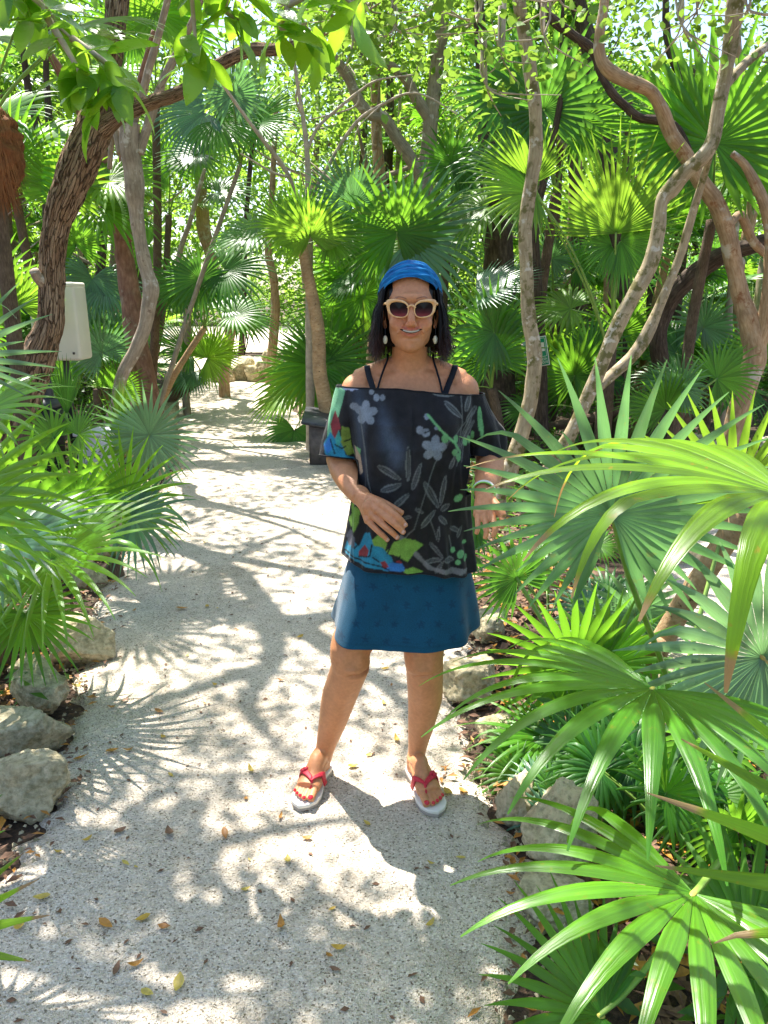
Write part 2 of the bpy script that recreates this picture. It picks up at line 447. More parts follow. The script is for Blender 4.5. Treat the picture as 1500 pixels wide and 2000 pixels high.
def rock_mat():
    m, nt, out = new_mat('pale_limestone')
    a = noise_tex(nt, 6, 7, rough=0.65); b = noise_tex(nt, 45, 5, rough=0.7)
    v = N(nt, 'ShaderNodeTexVoronoi', Scale=24.0)
    tc = nt.nodes.new('ShaderNodeTexCoord'); nt.links.new(tc.outputs['Object'], v.inputs['Vector'])
    col = ramp(nt, [(0.3, (0.36, 0.295, 0.165)), (0.5, (0.55, 0.47, 0.30)), (0.7, (0.72, 0.64, 0.46))], a.outputs[0]).outputs[0]
    col = mixc(nt, 1.0, col, ramp(nt, [(0.32, (0.55, 0.55, 0.52)), (0.55, (1.05, 1.05, 1.05))], b.outputs[0]).outputs[0], 'MULTIPLY')
    pit = ramp(nt, [(0.06, (0.45, 0.42, 0.36)), (0.2, (1, 1, 1))], v.outputs['Distance']).outputs[0]
    col = mixc(nt, 0.7, col, pit, 'MULTIPLY')
    ms = noise_tex(nt, 7, 6, rough=.7)
    col = mixc(nt, ramp(nt, [(.50, (0, 0, 0)), (.66, (.75, .75, .75))], ms.outputs[0]).outputs[0], col, (.17, .165, .085))
    p = N(nt, 'ShaderNodeBsdfPrincipled', Roughness=0.92); p.inputs['Specular IOR Level'].default_value = 0.2
    nt.links.new(col, p.inputs['Base Color'])
    b1 = N(nt, 'ShaderNodeBump', Strength=0.7, Distance=0.02); nt.links.new(b.outputs[0], b1.inputs['Height'])
    nt.links.new(b1.outputs[0], p.inputs['Normal'])
    nt.links.new(p.outputs[0], out.inputs[0])
    return m
M['rock'] = rock_mat()
M['litter_yellow'] = leaf_mat('fallen_yellow', (0.60, 0.38, 0.05), (0.66, 0.52, 0.12), (0.6, 0.4, 0.05), 0.2, rough=0.5, seg=False)
M['litter_orange'] = leaf_mat('fallen_orange', (0.52, 0.24, 0.03), (0.45, 0.20, 0.06), (0.5, 0.25, 0.03), 0.2, rough=0.5, seg=False)
M['litter_brown'] = leaf_mat('fallen_brown', (0.17, 0.085, 0.045), (0.28, 0.16, 0.09), (0.2, 0.1, 0.05), 0.1, rough=0.7, seg=False)
# ================================================================ ground and paths
def grid_sheet(name, x0, x1, y0, y1, nx, ny, zf, mat):
    xs = np.linspace(x0, x1, nx); ys = np.linspace(y0, y1, ny)
    X, Y = np.meshgrid(xs, ys)
    Z = np.array([[zf(x, y) for x in xs] for y in ys])
    V = np.c_[X.ravel(), Y.ravel(), Z.ravel()]
    i = np.arange((ny - 1) * nx).reshape(ny - 1, nx)[:, :-1].ravel()
    F = np.c_[i, i + 1, i + 1 + nx, i + nx]
    return mk(name, V, F, mat, kind='structure')
grid_sheet('ground', -400, 400, -120, 600, 40, 40, lambda x, y: -0.045, M['soil'])
grid_sheet('soil_bed', -9, 9, 0.2, 24, 90, 110, lambda x, y: -0.022 + 0.014 * mnoise.noise(Vector((x * 1.7, y * 1.7, 0))), M['soil'])

LEFT = [(-1.3, -1.5), (-1.05, .4), (-1.1, 1.43), (-1.14, 2.2), (-1.3, 2.95), (-1.42, 3.4), (-1.6, 4.0), (-1.8, 5.5), (-2.05, 7.3), (-2.5, 9.5), (-3.3, 12), (-3.5, 14), (-4.4, 17), (-7, 22)]
RIGHT = [(.3, -1.5), (.3, .4), (.32, 1.43), (.47, 1.92), (.38, 2.26), (.34, 3.0), (.45, 3.5), (.35, 5), (.1, 7), (-.4, 8.5), (-.9, 10), (-1.3, 11.5), (-1.5, 14), (-1.9, 17), (-3.2, 22)]
def edge_x(E_, y):
    return float(np.interp(y, [p[1] for p in E_], [p[0] for p in E_]))
def path_z(x, y):
    return 0.004 + 0.010 * mnoise.noise(Vector((x * 1.3, y * 1.3, 3.0))) + 0.006 * mnoise.noise(Vector((x * 5, y * 5, 8.0)))
ys = np.r_[np.linspace(-1.5, 4.5, 260), np.linspace(4.6, 22, 110)]
V = []; nx = 70
for y in ys:
    l, r = edge_x(LEFT, y), edge_x(RIGHT, y)
    l += 0.06 * mnoise.noise(Vector((0, y * 3, 1))) + .04 * mnoise.noise(Vector((0, y * 11, 1))); r += 0.06 * mnoise.noise(Vector((5, y * 3, 1))) + .04 * mnoise.noise(Vector((5, y * 11, 1)))
    for k in range(nx):
        f = k / (nx - 1); x = l + (r - l) * f
        e = min(f, 1 - f) * (r - l)
        V.append((x, y, path_z(x, y) - (0.05 * max(0, 1 - (e + .05 * mnoise.noise(Vector((x * 14, y * 14, 4)))) / 0.10) ** 2)))
i = np.arange((len(ys) - 1) * nx).reshape(len(ys) - 1, nx)[:, :-1].ravel()
mk('path', V, np.c_[i, i + 1, i + 1 + nx, i + nx], M['sand'], kind='structure')
# the second path, seen through the leaves on the right
SIDE = [((0.95, 2.9), (1.5, 2.6)), ((1.05, 3.3), (2.6, 3.0)), ((1.3, 4.1), (3.4, 3.9)), ((1.9, 5.0), (4.6, 4.9)), ((2.9, 6.3), (6.5, 6.6)), ((3.7, 7.6), (8.0, 8.6)), ((4.3, 9.2), (9.0, 10.5))]
V = []; nx = 24; rows = []
sp = spline([(a[0], a[1], b[0], b[1]) for a, b in SIDE], 40)
for a in sp:
    for k in range(nx):
        f = k / (nx - 1); x = a[0] + (a[2] - a[0]) * f; y = a[1] + (a[3] - a[1]) * f
        V.append((x, y, 0.006 + 0.006 * mnoise.noise(Vector((x * 2, y * 2, 9))) - 0.045 * max(0, 1 - min(f, 1 - f) / 0.06) ** 2))
i = np.arange((len(sp) - 1) * nx).reshape(len(sp) - 1, nx)[:, :-1].ravel()
mk('side_path', V, np.c_[i, i + 1, i + 1 + nx, i + nx], M['sand'], kind='structure')
grid_sheet('clearing', -16, 7, 23.5, 44, 30, 30, lambda x, y: 0.02, M['sand'])

def in_path(x, y, m=0.0):
    if -1.5 < y < 22 and edge_x(LEFT, y) - m < x < edge_x(RIGHT, y) + m: return True
    if 2.6 < y < 10 and x > 0.9:
        for (a, b) in SIDE:
            if abs(y - (a[1] + b[1]) / 2) < 0.7 and a[0] - m < x < b[0] + m: return True
    return False

# ---------------------------------------------------------------- stones
def stone_mesh(seed, sx, sy, sz, flat=0.25):
    bm = bmesh.new()
    bmesh.ops.create_icosphere(bm, subdivisions=5 if seed < 66 else 4, radius=1)
    r = random.Random(seed)
    planes = [(Vector((r.gauss(0, 1), r.gauss(0, 1), r.gauss(0, .8))).normalized(), r.uniform(.72, 1.06)) for _ in range(12)]
    off = Vector((seed * 7.1, seed * 3.3, 0))
    for v in bm.verts:
        p = v.co.copy()
        p /= (abs(p.x) ** 7 + abs(p.y) ** 7 + abs(p.z) ** 7) ** (1 / 7)
        for n_, d in planes:
            k = p.dot(n_)
            if k > d: p -= n_ * (k - d) * 0.96
        q = p * 1.6 + off
        p *= 1 + 0.12 * mnoise.noise(q) + 0.08 * mnoise.noise(q * 3) + 0.05 * mnoise.noise(q * 8) + .045 * min(0, mnoise.noise(q * 15)) + .02 * mnoise.noise(q * 28)
        v.co = Vector((p.x * sx, p.y * sy, p.z * sz))
    V = [tuple(v.co) for v in bm.verts]; F = [tuple(v.index for v in f.verts) for f in bm.faces]
    bm.free()
    return V, F
def stone(px, py, w, h, d, label, seed, group='stones edging the path', rz=0.0, sink=0.25):
    g = G(px, py)
    V, F = stone_mesh(seed, w / 2, d / 2, h / 2)
    o = mk('edging_stone', V, F, M['rock'])
    o.location = (g.x, g.y + d * 0.3, h / 2 - h * sink)
    o.rotation_euler = (0, 0, rz)
    return tag(o, label, 'stone', group)
stone(40, 1590, .27, .2, .19, 'squarish pale stone at the left path edge, nearest the camera', 3, rz=.3, sink=.12)
stone(22, 1478, .40, .2, .16, 'broad ring-like pale stone with leaf litter in its hollow', 5, rz=.2, sink=.2)
stone(72, 1395, .28, .22, .19, 'wedge shaped pale stone between the broad ring stone and the block', 8, rz=-.6, sink=.12)
stone(145, 1300, .30, .22, .21, 'large pale block stone at the foot of the left path palm', 12, rz=.5, sink=.1)
stone(55, 1260, .2, .14, .2, 'grey stone set back in the left bed behind the pale block', 17)
stone(45, 1318, .12, .09, .12, 'small rough stone lying in the left bed litter', 21)
stone(1095, 1712, .20, .29, .2, 'upright pale stone under the small fan palm at the right path edge', 25, rz=.2, sink=.1)
stone(1010, 1610, .12, .17, .15, 'shaded stone half hidden by dwarf fan leaves beside the path', 29)
stone(925, 1365, .24, .17, .22, 'green-stained pale stone just right of the woman\'s calf', 33, rz=.2)
stone(955, 1250, .19, .15, .2, 'pale round stone right beside the hem of the blue skirt', 37)
stone(970, 1450, .14, .1, .13, 'small stone in the dry leaves right of the woman\'s shin', 41)
stone(1080, 1790, .2, .1, .2, 'low grey stone under the arching fan leaf at the bottom right', 44)
stone(1325, 1100, .42, .2, .3, 'long grey stone in the right bed under the yellowing leaf', 48)
stone(1275, 1285, .14, .1, .14, 'small pale stone beside the leaning bare stem', 52)
stone(1370, 905, .45, .35, .4, 'grey boulder at the foot of the orange-barked tree', 57)
stone(1330, 1345, .28, .14, .2, 'pale flat stone at the edge of the right side path', 61)
k = 70
for i, f in enumerate(np.linspace(0, 1, 22)):
    y = 4.3 + 11.5 * f
    s = random.uniform(.16, .34)
    V, F = stone_mesh(k + i, s / 2, s / 2, s * .36)
    o = mk('edging_stone', V, F, M['rock'])
    o.location = (edge_x(LEFT, y) - .12 + random.uniform(-.08, .08), y, s * .2)
    o.rotation_euler.z = random.uniform(0, 6)
    tag(o, 'rough grey stone in the row along the left edge of the far path', 'stone', 'far stones on the left path edge')
for i, f in enumerate(np.linspace(0, 1, 14)):
    y = 4.6 + 11 * f
    s = random.uniform(.15, .32)
    V, F = stone_mesh(k + 40 + i, s / 2, s / 2, s * .36)
    o = mk('edging_stone', V, F, M['rock'])
    o.location = (edge_x(RIGHT, y) + .14 + random.uniform(-.06, .1), y, s * .2)
    o.rotation_euler.z = random.uniform(0, 6)
    tag(o, 'rough grey stone in the row along the right edge of the far path', 'stone', 'far stones on the right path edge')
# the low wall of piled stones at the bend of the path
for i, (px, py, s) in enumerate([(470, 742, .5), (500, 735, .42), (530, 728, .55), (548, 735, .4), (478, 715, .4), (532, 700, .5), (440, 748, .4), (512, 720, .36)]):
    V, F = stone_mesh(140 + i, s / 2, s / 2, s * .42)
    o = mk('wall_stone', V, F, M['rock'])
    g = P(px, py, 15.6); o.location = (g.x, g.y + random.uniform(-.2, .2), max(g.z, s * .3))
    o.rotation_euler.z = random.uniform(0, 6)
    tag(o, 'rough stone in the low pile where the path bends away', 'stone', 'stones piled at the path bend')
# ================================================================ trees
def px_limb(pts, sides=14, n=None, relief=0.0, rough=0.12, seed=0.0, nn=None, rfreq=5.0, ground=False):
    "pts: (px, py, Y, width in pixels)"
    c = [tuple(P(p[0], p[1], p[2])) for p in pts]
    r = [p[3] * .40 / ppm(p[1], p[2]) for p in pts]
    if ground and c[0][2] > -0.02:
        c.insert(0, (c[0][0], c[0][1], -0.06)); r.insert(0, r[0] * 1.12)
        if c[1][2] < 0.12: c.pop(1); r.pop(1)
    n = nn or len(pts) * 7
    V, F, UV = tube(c, r, sides, n, rough=rough, rfreq=rfreq, seed=seed)
    if relief:
        # furrowed bark: ridges run along the stem
        m = len(V) - 2
        cen = V[:m].reshape(-1, sides, 3).mean(axis=1)
        for k in range(m):
            ci = cen[k // sides]
            d = V[k] - ci
            a = 2 * math.pi * (k % sides) / sides
            L = UV[k][1]
            q = Vector((math.cos(a) * 3.6, math.sin(a) * 3.6, L * 2.6 + seed))
            w = mnoise.noise(q * 0.8) * 0.7
            h = abs(mnoise.noise(Vector((q.x * 2.2 + w, q.y * 2.2 + w, q.z * 1.9)))) * 1.6
            h2 = abs(mnoise.noise(Vector((q.x * 4, q.y * 4, q.z * 5))))
            V[k] = ci + d * (1 + relief * (h - 0.3) + relief * 0.5 * (h2 - .2))
    return V, F, UV
def ground_pt(px, py, Y):
    p = P(px, py, Y); return (p.x, p.y, 0.0)
def tree_root(name, base, label, group=None):
    return thing(name, base, label, 'tree', group)
def add_limb(root, name, mat, pts, **kw):
    V, F, UV = px_limb(pts, ground=(name == 'trunk'), **kw)
    return mk(name, V, F, M[mat], root, origin=root.location, uvs=UV)

# leaves of a crown, all at once
def leaf_cloud(cen, size, nrm=None, aspect=0.5, jitter=0.4, droop=0.3, fold=0.25, six=False, rs=None):
    r = rs or rng
    n = len(cen)
    d = r.normal(size=(n, 3)); d[:, 2] = d[:, 2] * 0.6 - droop
    d /= np.linalg.norm(d, axis=1)[:, None]
    up = r.normal(size=(n, 3)) * 0.7 + A(0, 0, 1)
    s = np.cross(d, up); s /= np.linalg.norm(s, axis=1)[:, None] + 1e-9
    u = np.cross(s, d)
    L = (size * (1 + jitter * r.uniform(-1, 1, n)))[:, None]
    W = L * aspect * 0.5
    base = cen; tip = cen + d * L - u * L * 0.12
    if six:
        a = cen + d * L * 0.3; b = cen + d * L * 0.68
        V = np.stack([base, a - s * W * .9 + u * W * fold, b - s * W * .85 + u * W * fold * .7, tip, b + s * W * .85 + u * W * fold * .7, a + s * W * .9 + u * W * fold], 1).reshape(-1, 3)
        i = np.arange(n)[:, None] * 6
        F = np.concatenate([i + A(0, 1, 2, 3).astype(int), i + A(0, 3, 4, 5).astype(int)])
    else:
        m = cen + d * L * 0.48
        V = np.stack([base, m - s * W + u * W * fold, tip, m + s * W + u * W * fold], 1).reshape(-1, 3)
        i = np.arange(n)[:, None] * 4
        F = np.concatenate([i + A(0, 1, 2).astype(int), i + A(0, 2, 3).astype(int)])
    return V, F
def clumps(center, rad, ncl, per, spread, r=None):
    r = r or rng
    c = r.normal(size=(ncl, 3)); c /= np.linalg.norm(c, axis=1)[:, None]
    c *= (r.uniform(0.15, 1, ncl) ** 0.45)[:, None]
    c = c * np.asarray(rad) + np.asarray(center)
    pts = np.repeat(c, per, axis=0) + r.normal(size=(ncl * per, 3)) * spread
    return pts
def crown(root, pts, size, mat='leaf_small', aspect=0.5, six=False, name='crown'):
    V, F = leaf_cloud(pts, size, aspect=aspect, six=six)
    return mk(name, V, F, M[mat], root, smooth=False, origin=root.location)

# --- the rough brown tree on the left, leaning and forked
b = ground_pt(12, 930, 6.3)
t = tree_root('rough_bark_tree', b, 'thick leaning tree with furrowed brown bark beside the beige box')
add_limb(t, 'trunk', 'bark_rough', [(-16, 985, 6.3, 100), (8, 890, 6.3, 92), (44, 780, 6.3, 84), (74, 700, 6.3, 78), (95, 640, 6.3, 66), (100, 600, 6.3, 60), (102, 520, 6.3, 59), (111, 440, 6.25, 63), (144, 345, 6.2, 80), (178, 262, 6.2, 84), (203, 205, 6.2, 60)], sides=84, nn=240, relief=.11, rough=.10)
add_limb(t, 'branch', 'bark_rough', [(188, 255, 6.2, 60), (206, 190, 6.15, 54), (218, 110, 6.1, 50), (226, 40, 6.1, 50), (232, -60, 6.1, 50), (225, -200, 5.9, 46), (240, -420, 5.6, 38), (330, -640, 5.2, 28), (520, -820, 4.8, 16)], sides=56, nn=150, relief=.11, rough=.1, seed=5)
add_limb(t, 'branch', 'bark_rough', [(188, 262, 6.2, 54), (232, 228, 6.1, 38), (290, 202, 6.0, 33), (350, 182, 5.9, 31), (400, 150, 5.85, 30), (440, 120, 5.8, 30), (490, 98, 5.7, 30), (540, 96, 5.6, 28), (600, 80, 5.5, 24), (690, 10, 5.4, 20), (780, -120, 5.2, 15), (900, -300, 5.0, 9)], sides=40, nn=170, relief=.11, rough=.1, seed=9)
add_limb(t, 'stub', 'bark_grey', [(84, 552, 6.25, 30), (72, 540, 6.2, 27), (66, 528, 6.17, 24)], sides=14, rough=.2)
# --- the reddish smooth trunk behind it
b = ground_pt(285, 790, 9.2)
t = tree_root('red_bark_tree', b, 'straight tree with smooth reddish trunk behind the thin grey stem')
add_limb(t, 'trunk', 'bark_red', [(292, 845, 9.2, 84), (284, 770, 9.2, 66), (270, 690, 9.2, 58), (258, 600, 9.2, 52), (246, 520, 9.2, 46), (232, 440, 9.1, 40), (212, 360, 9.0, 38), (192, 290, 8.9, 34), (150, 200, 8.8, 26), (100, 110, 8.6, 20), (40, 20, 8.4, 14)], sides=24, rough=.10)
add_limb(t, 'branch', 'bark_red', [(248, 470, 9.1, 40), (244, 400, 9.1, 28), (240, 320, 9.1, 20), (262, 200, 9.1, 15), (300, 60, 9.0, 10)], sides=14)
# --- grey twin stem in front of it, with the twisted foot
b = ground_pt(205, 895, 7.4)
t = tree_root('grey_twisted_tree', b, 'thin grey tree with a twisted pale foot in front of the reddish trunk')
add_limb(t, 'trunk', 'bark_grey', [(196, 905, 7.4, 46), (212, 850, 7.4, 34), (226, 790, 7.4, 28), (238, 735, 7.4, 30), (262, 690, 7.4, 32), (283, 640, 7.4, 32), (292, 590, 7.4, 34), (294, 562, 7.4, 38), (284, 520, 7.4, 30), (270, 450, 7.4, 34), (262, 370, 7.4, 44), (254, 290, 7.4, 50), (256, 240, 7.4, 48)], sides=22, rough=.22, nn=90)
add_limb(t, 'branch', 'bark_grey', [(250, 250, 7.4, 34), (274, 200, 7.4, 22), (292, 130, 7.35, 19), (312, 60, 7.3, 17), (340, -60, 7.2, 14), (360, -220, 7, 9)], sides=12)
add_limb(t, 'branch', 'bark_grey', [(272, 300, 7.4, 24), (292, 235, 7.4, 23), (318, 160, 7.35, 21), (352, 92, 7.3, 18), (385, 20, 7.2, 15), (430, -100, 7.1, 11)], sides=12)
add_limb(t, 'branch', 'bark_grey', [(236, 300, 7.4, 22), (222, 250, 7.45, 16), (214, 330, 7.5, 12)], sides=10)
# --- two thin dark green stems at the far left
b = ground_pt(96, 800, 9.5)
t = tree_root('slim_double_tree', b, 'pair of thin dark greenish stems left of the leaning brown tree')
add_limb(t, 'trunk', 'bark_dark', [(100, 800, 9.5, 30), (96, 500, 9.5, 26), (90, 370, 9.5, 24), (76, 260, 9.5, 20), (58, 190, 9.5, 18), (40, 60, 9.4, 14), (20, -100, 9.3, 10)], sides=12)
add_limb(t, 'branch', 'bark_dark', [(98, 420, 9.5, 20), (98, 320, 9.5, 19), (95, 220, 9.5, 17), (90, 120, 9.5, 14), (100, -40, 9.4, 10)], sides=12)
# --- left edge trunk, brown, half cut
b = ground_pt(-4, 800, 7.8)
t = tree_root('brown_edge_tree', b, 'brown trunk cut by the left edge of the picture behind fan leaves')
add_limb(t, 'trunk', 'bark_orange', [(-2, 850, 7.8, 30), (-6, 700, 7.8, 26), (-6, 560, 7.8, 24), (-16, 420, 7.8, 22), (-40, 250, 7.8, 18)], sides=12)

# --- V shaped tree in the middle distance
b = ground_pt(822, 720, 10.5)
t = tree_root('forked_grey_tree', b, 'grey-brown tree forked into a wide V above the blue headband')
add_limb(t, 'trunk', 'bark_grey', [(818, 760, 10.5, 60), (820, 600, 10.5, 50), (824, 450, 10.5, 46), (828, 345, 10.5, 44), (836, 300, 10.5, 40), (842, 230, 10.4, 36), (850, 160, 10.4, 34), (858, 90, 10.3, 34), (868, 20, 10.2, 28), (870, -80, 10.2, 22)], sides=18, rough=.15)
add_limb(t, 'branch', 'bark_grey', [(824, 350, 10.5, 34), (800, 308, 10.4, 32), (775, 270, 10.3, 31), (750, 232, 10.2, 30), (722, 222, 10.1, 30), (700, 196, 10.0, 28), (680, 150, 9.9, 26), (655, 118, 9.8, 25), (622, 84, 9.7, 24), (570, 30, 9.5, 18), (520, -60, 9.3, 12)], sides=16, rough=.2)
add_limb(t, 'branch', 'bark_grey', [(838, 230, 10.4, 30), (812, 190, 10.3, 28), (794, 155, 10.2, 26), (762, 128, 10.1, 24), (735, 112, 10.0, 22), (690, 80, 9.9, 16), (640, 20, 9.7, 10)], sides=14, rough=.2)
crown(t, clumps(P(830, 20, 10), (2.6, 1.6, 1.0), 70, 40, .16), 0.11, 'leaf_small')
# --- thick dark trunk right of the head
b = ground_pt(975, 760, 8.6)
t = tree_root('dark_thick_tree', b, 'thick dark trunk just right of the woman\'s head')
add_limb(t, 'trunk', 'bark_dark', [(972, 800, 8.6, 84), (974, 700, 8.6, 76), (976, 600, 8.6, 74), (974, 500, 8.6, 70), (968, 420, 8.6, 66), (958, 340, 8.6, 50), (950, 240, 8.6, 40), (940, 100, 8.5, 30), (930, -80, 8.4, 22)], sides=40, nn=90, relief=.13, rough=.12, seed=3)
# --- slim lichen-spotted trunk right of the woman
b = ground_pt(1000, 925, 5.7)
t = tree_root('lichen_tree', b, 'slim pale trunk blotched with lichen in front of the green sign')
add_limb(t, 'trunk', 'bark_lichen', [(985, 960, 5.7, 44), (1008, 880, 5.7, 40), (1026, 820, 5.7, 38), (1038, 770, 5.7, 37), (1044, 700, 5.7, 37), (1036, 640, 5.7, 35), (1030, 590, 5.7, 33), (1028, 520, 5.7, 33), (1026, 450, 5.7, 33), (1034, 380, 5.7, 34), (1046, 300, 5.7, 33), (1046, 220, 5.7, 33), (1036, 140, 5.7, 33), (1024, 60, 5.7, 32), (1012, -10, 5.65, 31), (1000, -140, 5.6, 28), (1020, -380, 5.5, 20), (980, -600, 5.4, 12)], sides=22, rough=.13, nn=110, rfreq=9)
# --- sign post trunk
b = ground_pt(1056, 800, 7.6)
t = tree_root('sign_trunk', b, 'straight dark thin trunk that carries the green sign')
add_limb(t, 'trunk', 'bark_dark', [(1060, 850, 7.6, 30), (1058, 740, 7.6, 27), (1054, 640, 7.6, 25), (1050, 540, 7.6, 22), (1046, 440, 7.6, 19), (1070, 320, 7.6, 17), (1094, 200, 7.6, 15), (1096, 120, 7.6, 12), (1100, -40, 7.5, 8)], sides=14)
# --- orange-brown curving tree on the right
b = ground_pt(1415, 890, 6.9)
t = tree_root('orange_bark_tree', b, 'curving tree with orange-brown bark at the right, base on bare sand')
add_limb(t, 'trunk', 'bark_orange', [(1408, 935, 6.9, 60), (1422, 880, 6.9, 52), (1438, 820, 6.9, 52), (1458, 760, 6.9, 52), (1474, 700, 6.9, 52), (1470, 650, 6.9, 57), (1450, 590, 6.9, 43), (1434, 520, 6.9, 41), (1422, 460, 6.85, 43), (1400, 400, 6.8, 41), (1362, 345, 6.75, 38), (1338, 300, 6.7, 36), (1310, 262, 6.65, 34), (1292, 215, 6.6, 31), (1270, 178, 6.55, 29), (1230, 160, 6.5, 33), (1190, 138, 6.5, 34), (1172, 110, 6.5, 29), (1172, 60, 6.5, 25), (1180, 10, 6.5, 24), (1186, -80, 6.4, 22), (1160, -260, 6.3, 15)], sides=24, rough=.16, nn=140, rfreq=6)
add_limb(t, 'branch', 'bark_orange', [(1474, 690, 6.9, 43), (1492, 640, 6.85, 38), (1502, 570, 6.8, 34), (1506, 500, 6.8, 31), (1500, 420, 6.7, 29), (1460, 330, 6.7, 22), (1430, 300, 6.7, 17)], sides=18, rough=.15)
add_limb(t, 'branch', 'bark_orange', [(1420, 450, 6.85, 21), (1446, 420, 7.0, 22), (1470, 470, 7.1, 21), (1500, 500, 7.2, 19)], sides=12, rough=.2)
# --- dark dead branch twisting through it
b = ground_pt(1350, 880, 7.4)
t = tree_root('dark_leaning_tree', b, 'dark leaning trunk behind the grey forked stems on the right')
add_limb(t, 'trunk', 'bark_dark', [(1270, 860, 7.8, 54), (1290, 740, 7.8, 40), (1286, 660, 7.8, 40), (1300, 600, 7.8, 44), (1330, 560, 7.75, 46), (1372, 524, 7.7, 46), (1420, 496, 7.6, 42), (1470, 480, 7.5, 38), (1540, 455, 7.4, 34)], sides=34, nn=90, relief=.14, rough=.15, seed=8)
add_limb(t, 'branch', 'bark_dark', [(1345, 300, 7.0, 20), (1320, 250, 7.0, 22), (1290, 236, 7.0, 23), (1250, 230, 7.0, 22), (1222, 208, 7.0, 22), (1195, 180, 7.0, 21), (1172, 140, 7.0, 20), (1158, 100, 7.0, 22), (1120, 70, 6.95, 24), (1085, 44, 6.9, 22), (1058, 10, 6.9, 17), (1040, -60, 6.9, 14)], sides=14, rough=.3)
# --- pale grey forked stems crossing the right side
b = ground_pt(1050, 945, 5.6)
t = tree_root('grey_forked_tree', b, 'pale grey tree whose two long stems lean right from behind the bluish fan leaf')
add_limb(t, 'trunk', 'bark_lichen', [(1040, 985, 5.6, 48), (1082, 905, 5.6, 38), (1118, 840, 5.6, 33), (1150, 770, 5.6, 33), (1178, 705, 5.6, 34), (1204, 640, 5.6, 36), (1236, 580, 5.6, 36), (1268, 520, 5.6, 38), (1284, 460, 5.6, 34), (1292, 395, 5.6, 30), (1310, 370, 5.6, 42), (1340, 335, 5.55, 38), (1374, 305, 5.5, 36), (1394, 270, 5.5, 34), (1404, 210, 5.5, 33), (1416, 150, 5.5, 33), (1428, 80, 5.5, 38), (1436, 10, 5.45, 42), (1450, -80, 5.4, 40), (1440, -260, 5.3, 30), (1380, -460, 5.1, 20)], sides=22, rough=.12, nn=150, rfreq=8)
add_limb(t, 'branch', 'bark_lichen', [(1162, 762, 5.62, 26), (1200, 728, 5.7, 28), (1240, 690, 5.75, 30), (1270, 640, 5.8, 28), (1300, 570, 5.8, 22), (1328, 500, 5.8, 20), (1352, 420, 5.75, 19), (1376, 340, 5.65, 17), (1388, 300, 5.55, 15)], sides=14, rough=.15)
add_limb(t, 'branch', 'bark_lichen', [(1400, 190, 5.5, 20), (1440, 140, 5.6, 22), (1480, 104, 5.7, 22), (1560, 50, 5.8, 18)], sides=12)
# --- thick bare stem leaning out of the right foreground
b = ground_pt(1245, 1345, 2.75)
t = tree_root('leaning_bare_stem', b, 'short sandy-brown bare stem leaning right in the near right bed')
add_limb(t, 'trunk', 'bark_palm', [(1225, 1385, 2.72, 62), (1262, 1310, 2.72, 58), (1300, 1240, 2.7, 54), (1345, 1165, 2.68, 54), (1395, 1090, 2.66, 56), (1450, 1010, 2.62, 60), (1500, 950, 2.6, 64), (1570, 880, 2.58, 62)], sides=24, rough=.14, nn=60, rfreq=12)
add_limb(t, 'stub', 'bark_palm', [(1250, 1300, 2.7, 44), (1284, 1262, 2.64, 40), (1292, 1252, 2.63, 34)], sides=14, rough=.1)

# --- bare twiggy shrub beside the leaning palm stem
b = ground_pt(600, 780, 8.4)
t = tree_root('bare_twig_tree', b, 'small tree of bare pale branches spreading above the leaning palm trunk')
add_limb(t, 'trunk', 'twig', [(606, 800, 8.4, 22), (604, 500, 8.4, 18), (606, 420, 8.4, 17), (603, 380, 8.4, 16), (600, 300, 8.4, 13), (592, 230, 8.4, 11), (582, 170, 8.4, 9), (566, 60, 8.4, 5)], sides=10, rough=.2)
for pts in ([(592, 410, 8.4, 11), (572, 360, 8.35, 11), (550, 320, 8.3, 11), (515, 275, 8.2, 10), (470, 215, 8.1, 9), (425, 150, 8.0, 6)],
            [(606, 385, 8.4, 10), (630, 345, 8.35, 9), (660, 290, 8.3, 9), (700, 235, 8.25, 8), (745, 205, 8.2, 7), (800, 182, 8.1, 6), (850, 196, 8.0, 4), (930, 250, 7.9, 3)],
            [(602, 290, 8.4, 9), (620, 250, 8.4, 8), (660, 212, 8.4, 7), (700, 180, 8.4, 6), (740, 156, 8.3, 5), (820, 145, 8.2, 3)],
            [(562, 345, 8.3, 7), (535, 338, 8.25, 6), (500, 318, 8.2, 5), (470, 300, 8.1, 4)],
            [(700, 180, 8.4, 5), (690, 210, 8.4, 4), (600, 235, 8.4, 3)],
            [(800, 182, 8.1, 4), (808, 150, 8.1, 3), (830, 100, 8.1, 2.4)],
            [(745, 205, 8.2, 4), (700, 250, 8.1, 3), (690, 300, 8.1, 2)],
            [(590, 225, 8.4, 6), (578, 190, 8.3, 5), (592, 140, 8.2, 3.5)]):
    add_limb(t, 'branch', 'twig', pts, sides=7, rough=.2)

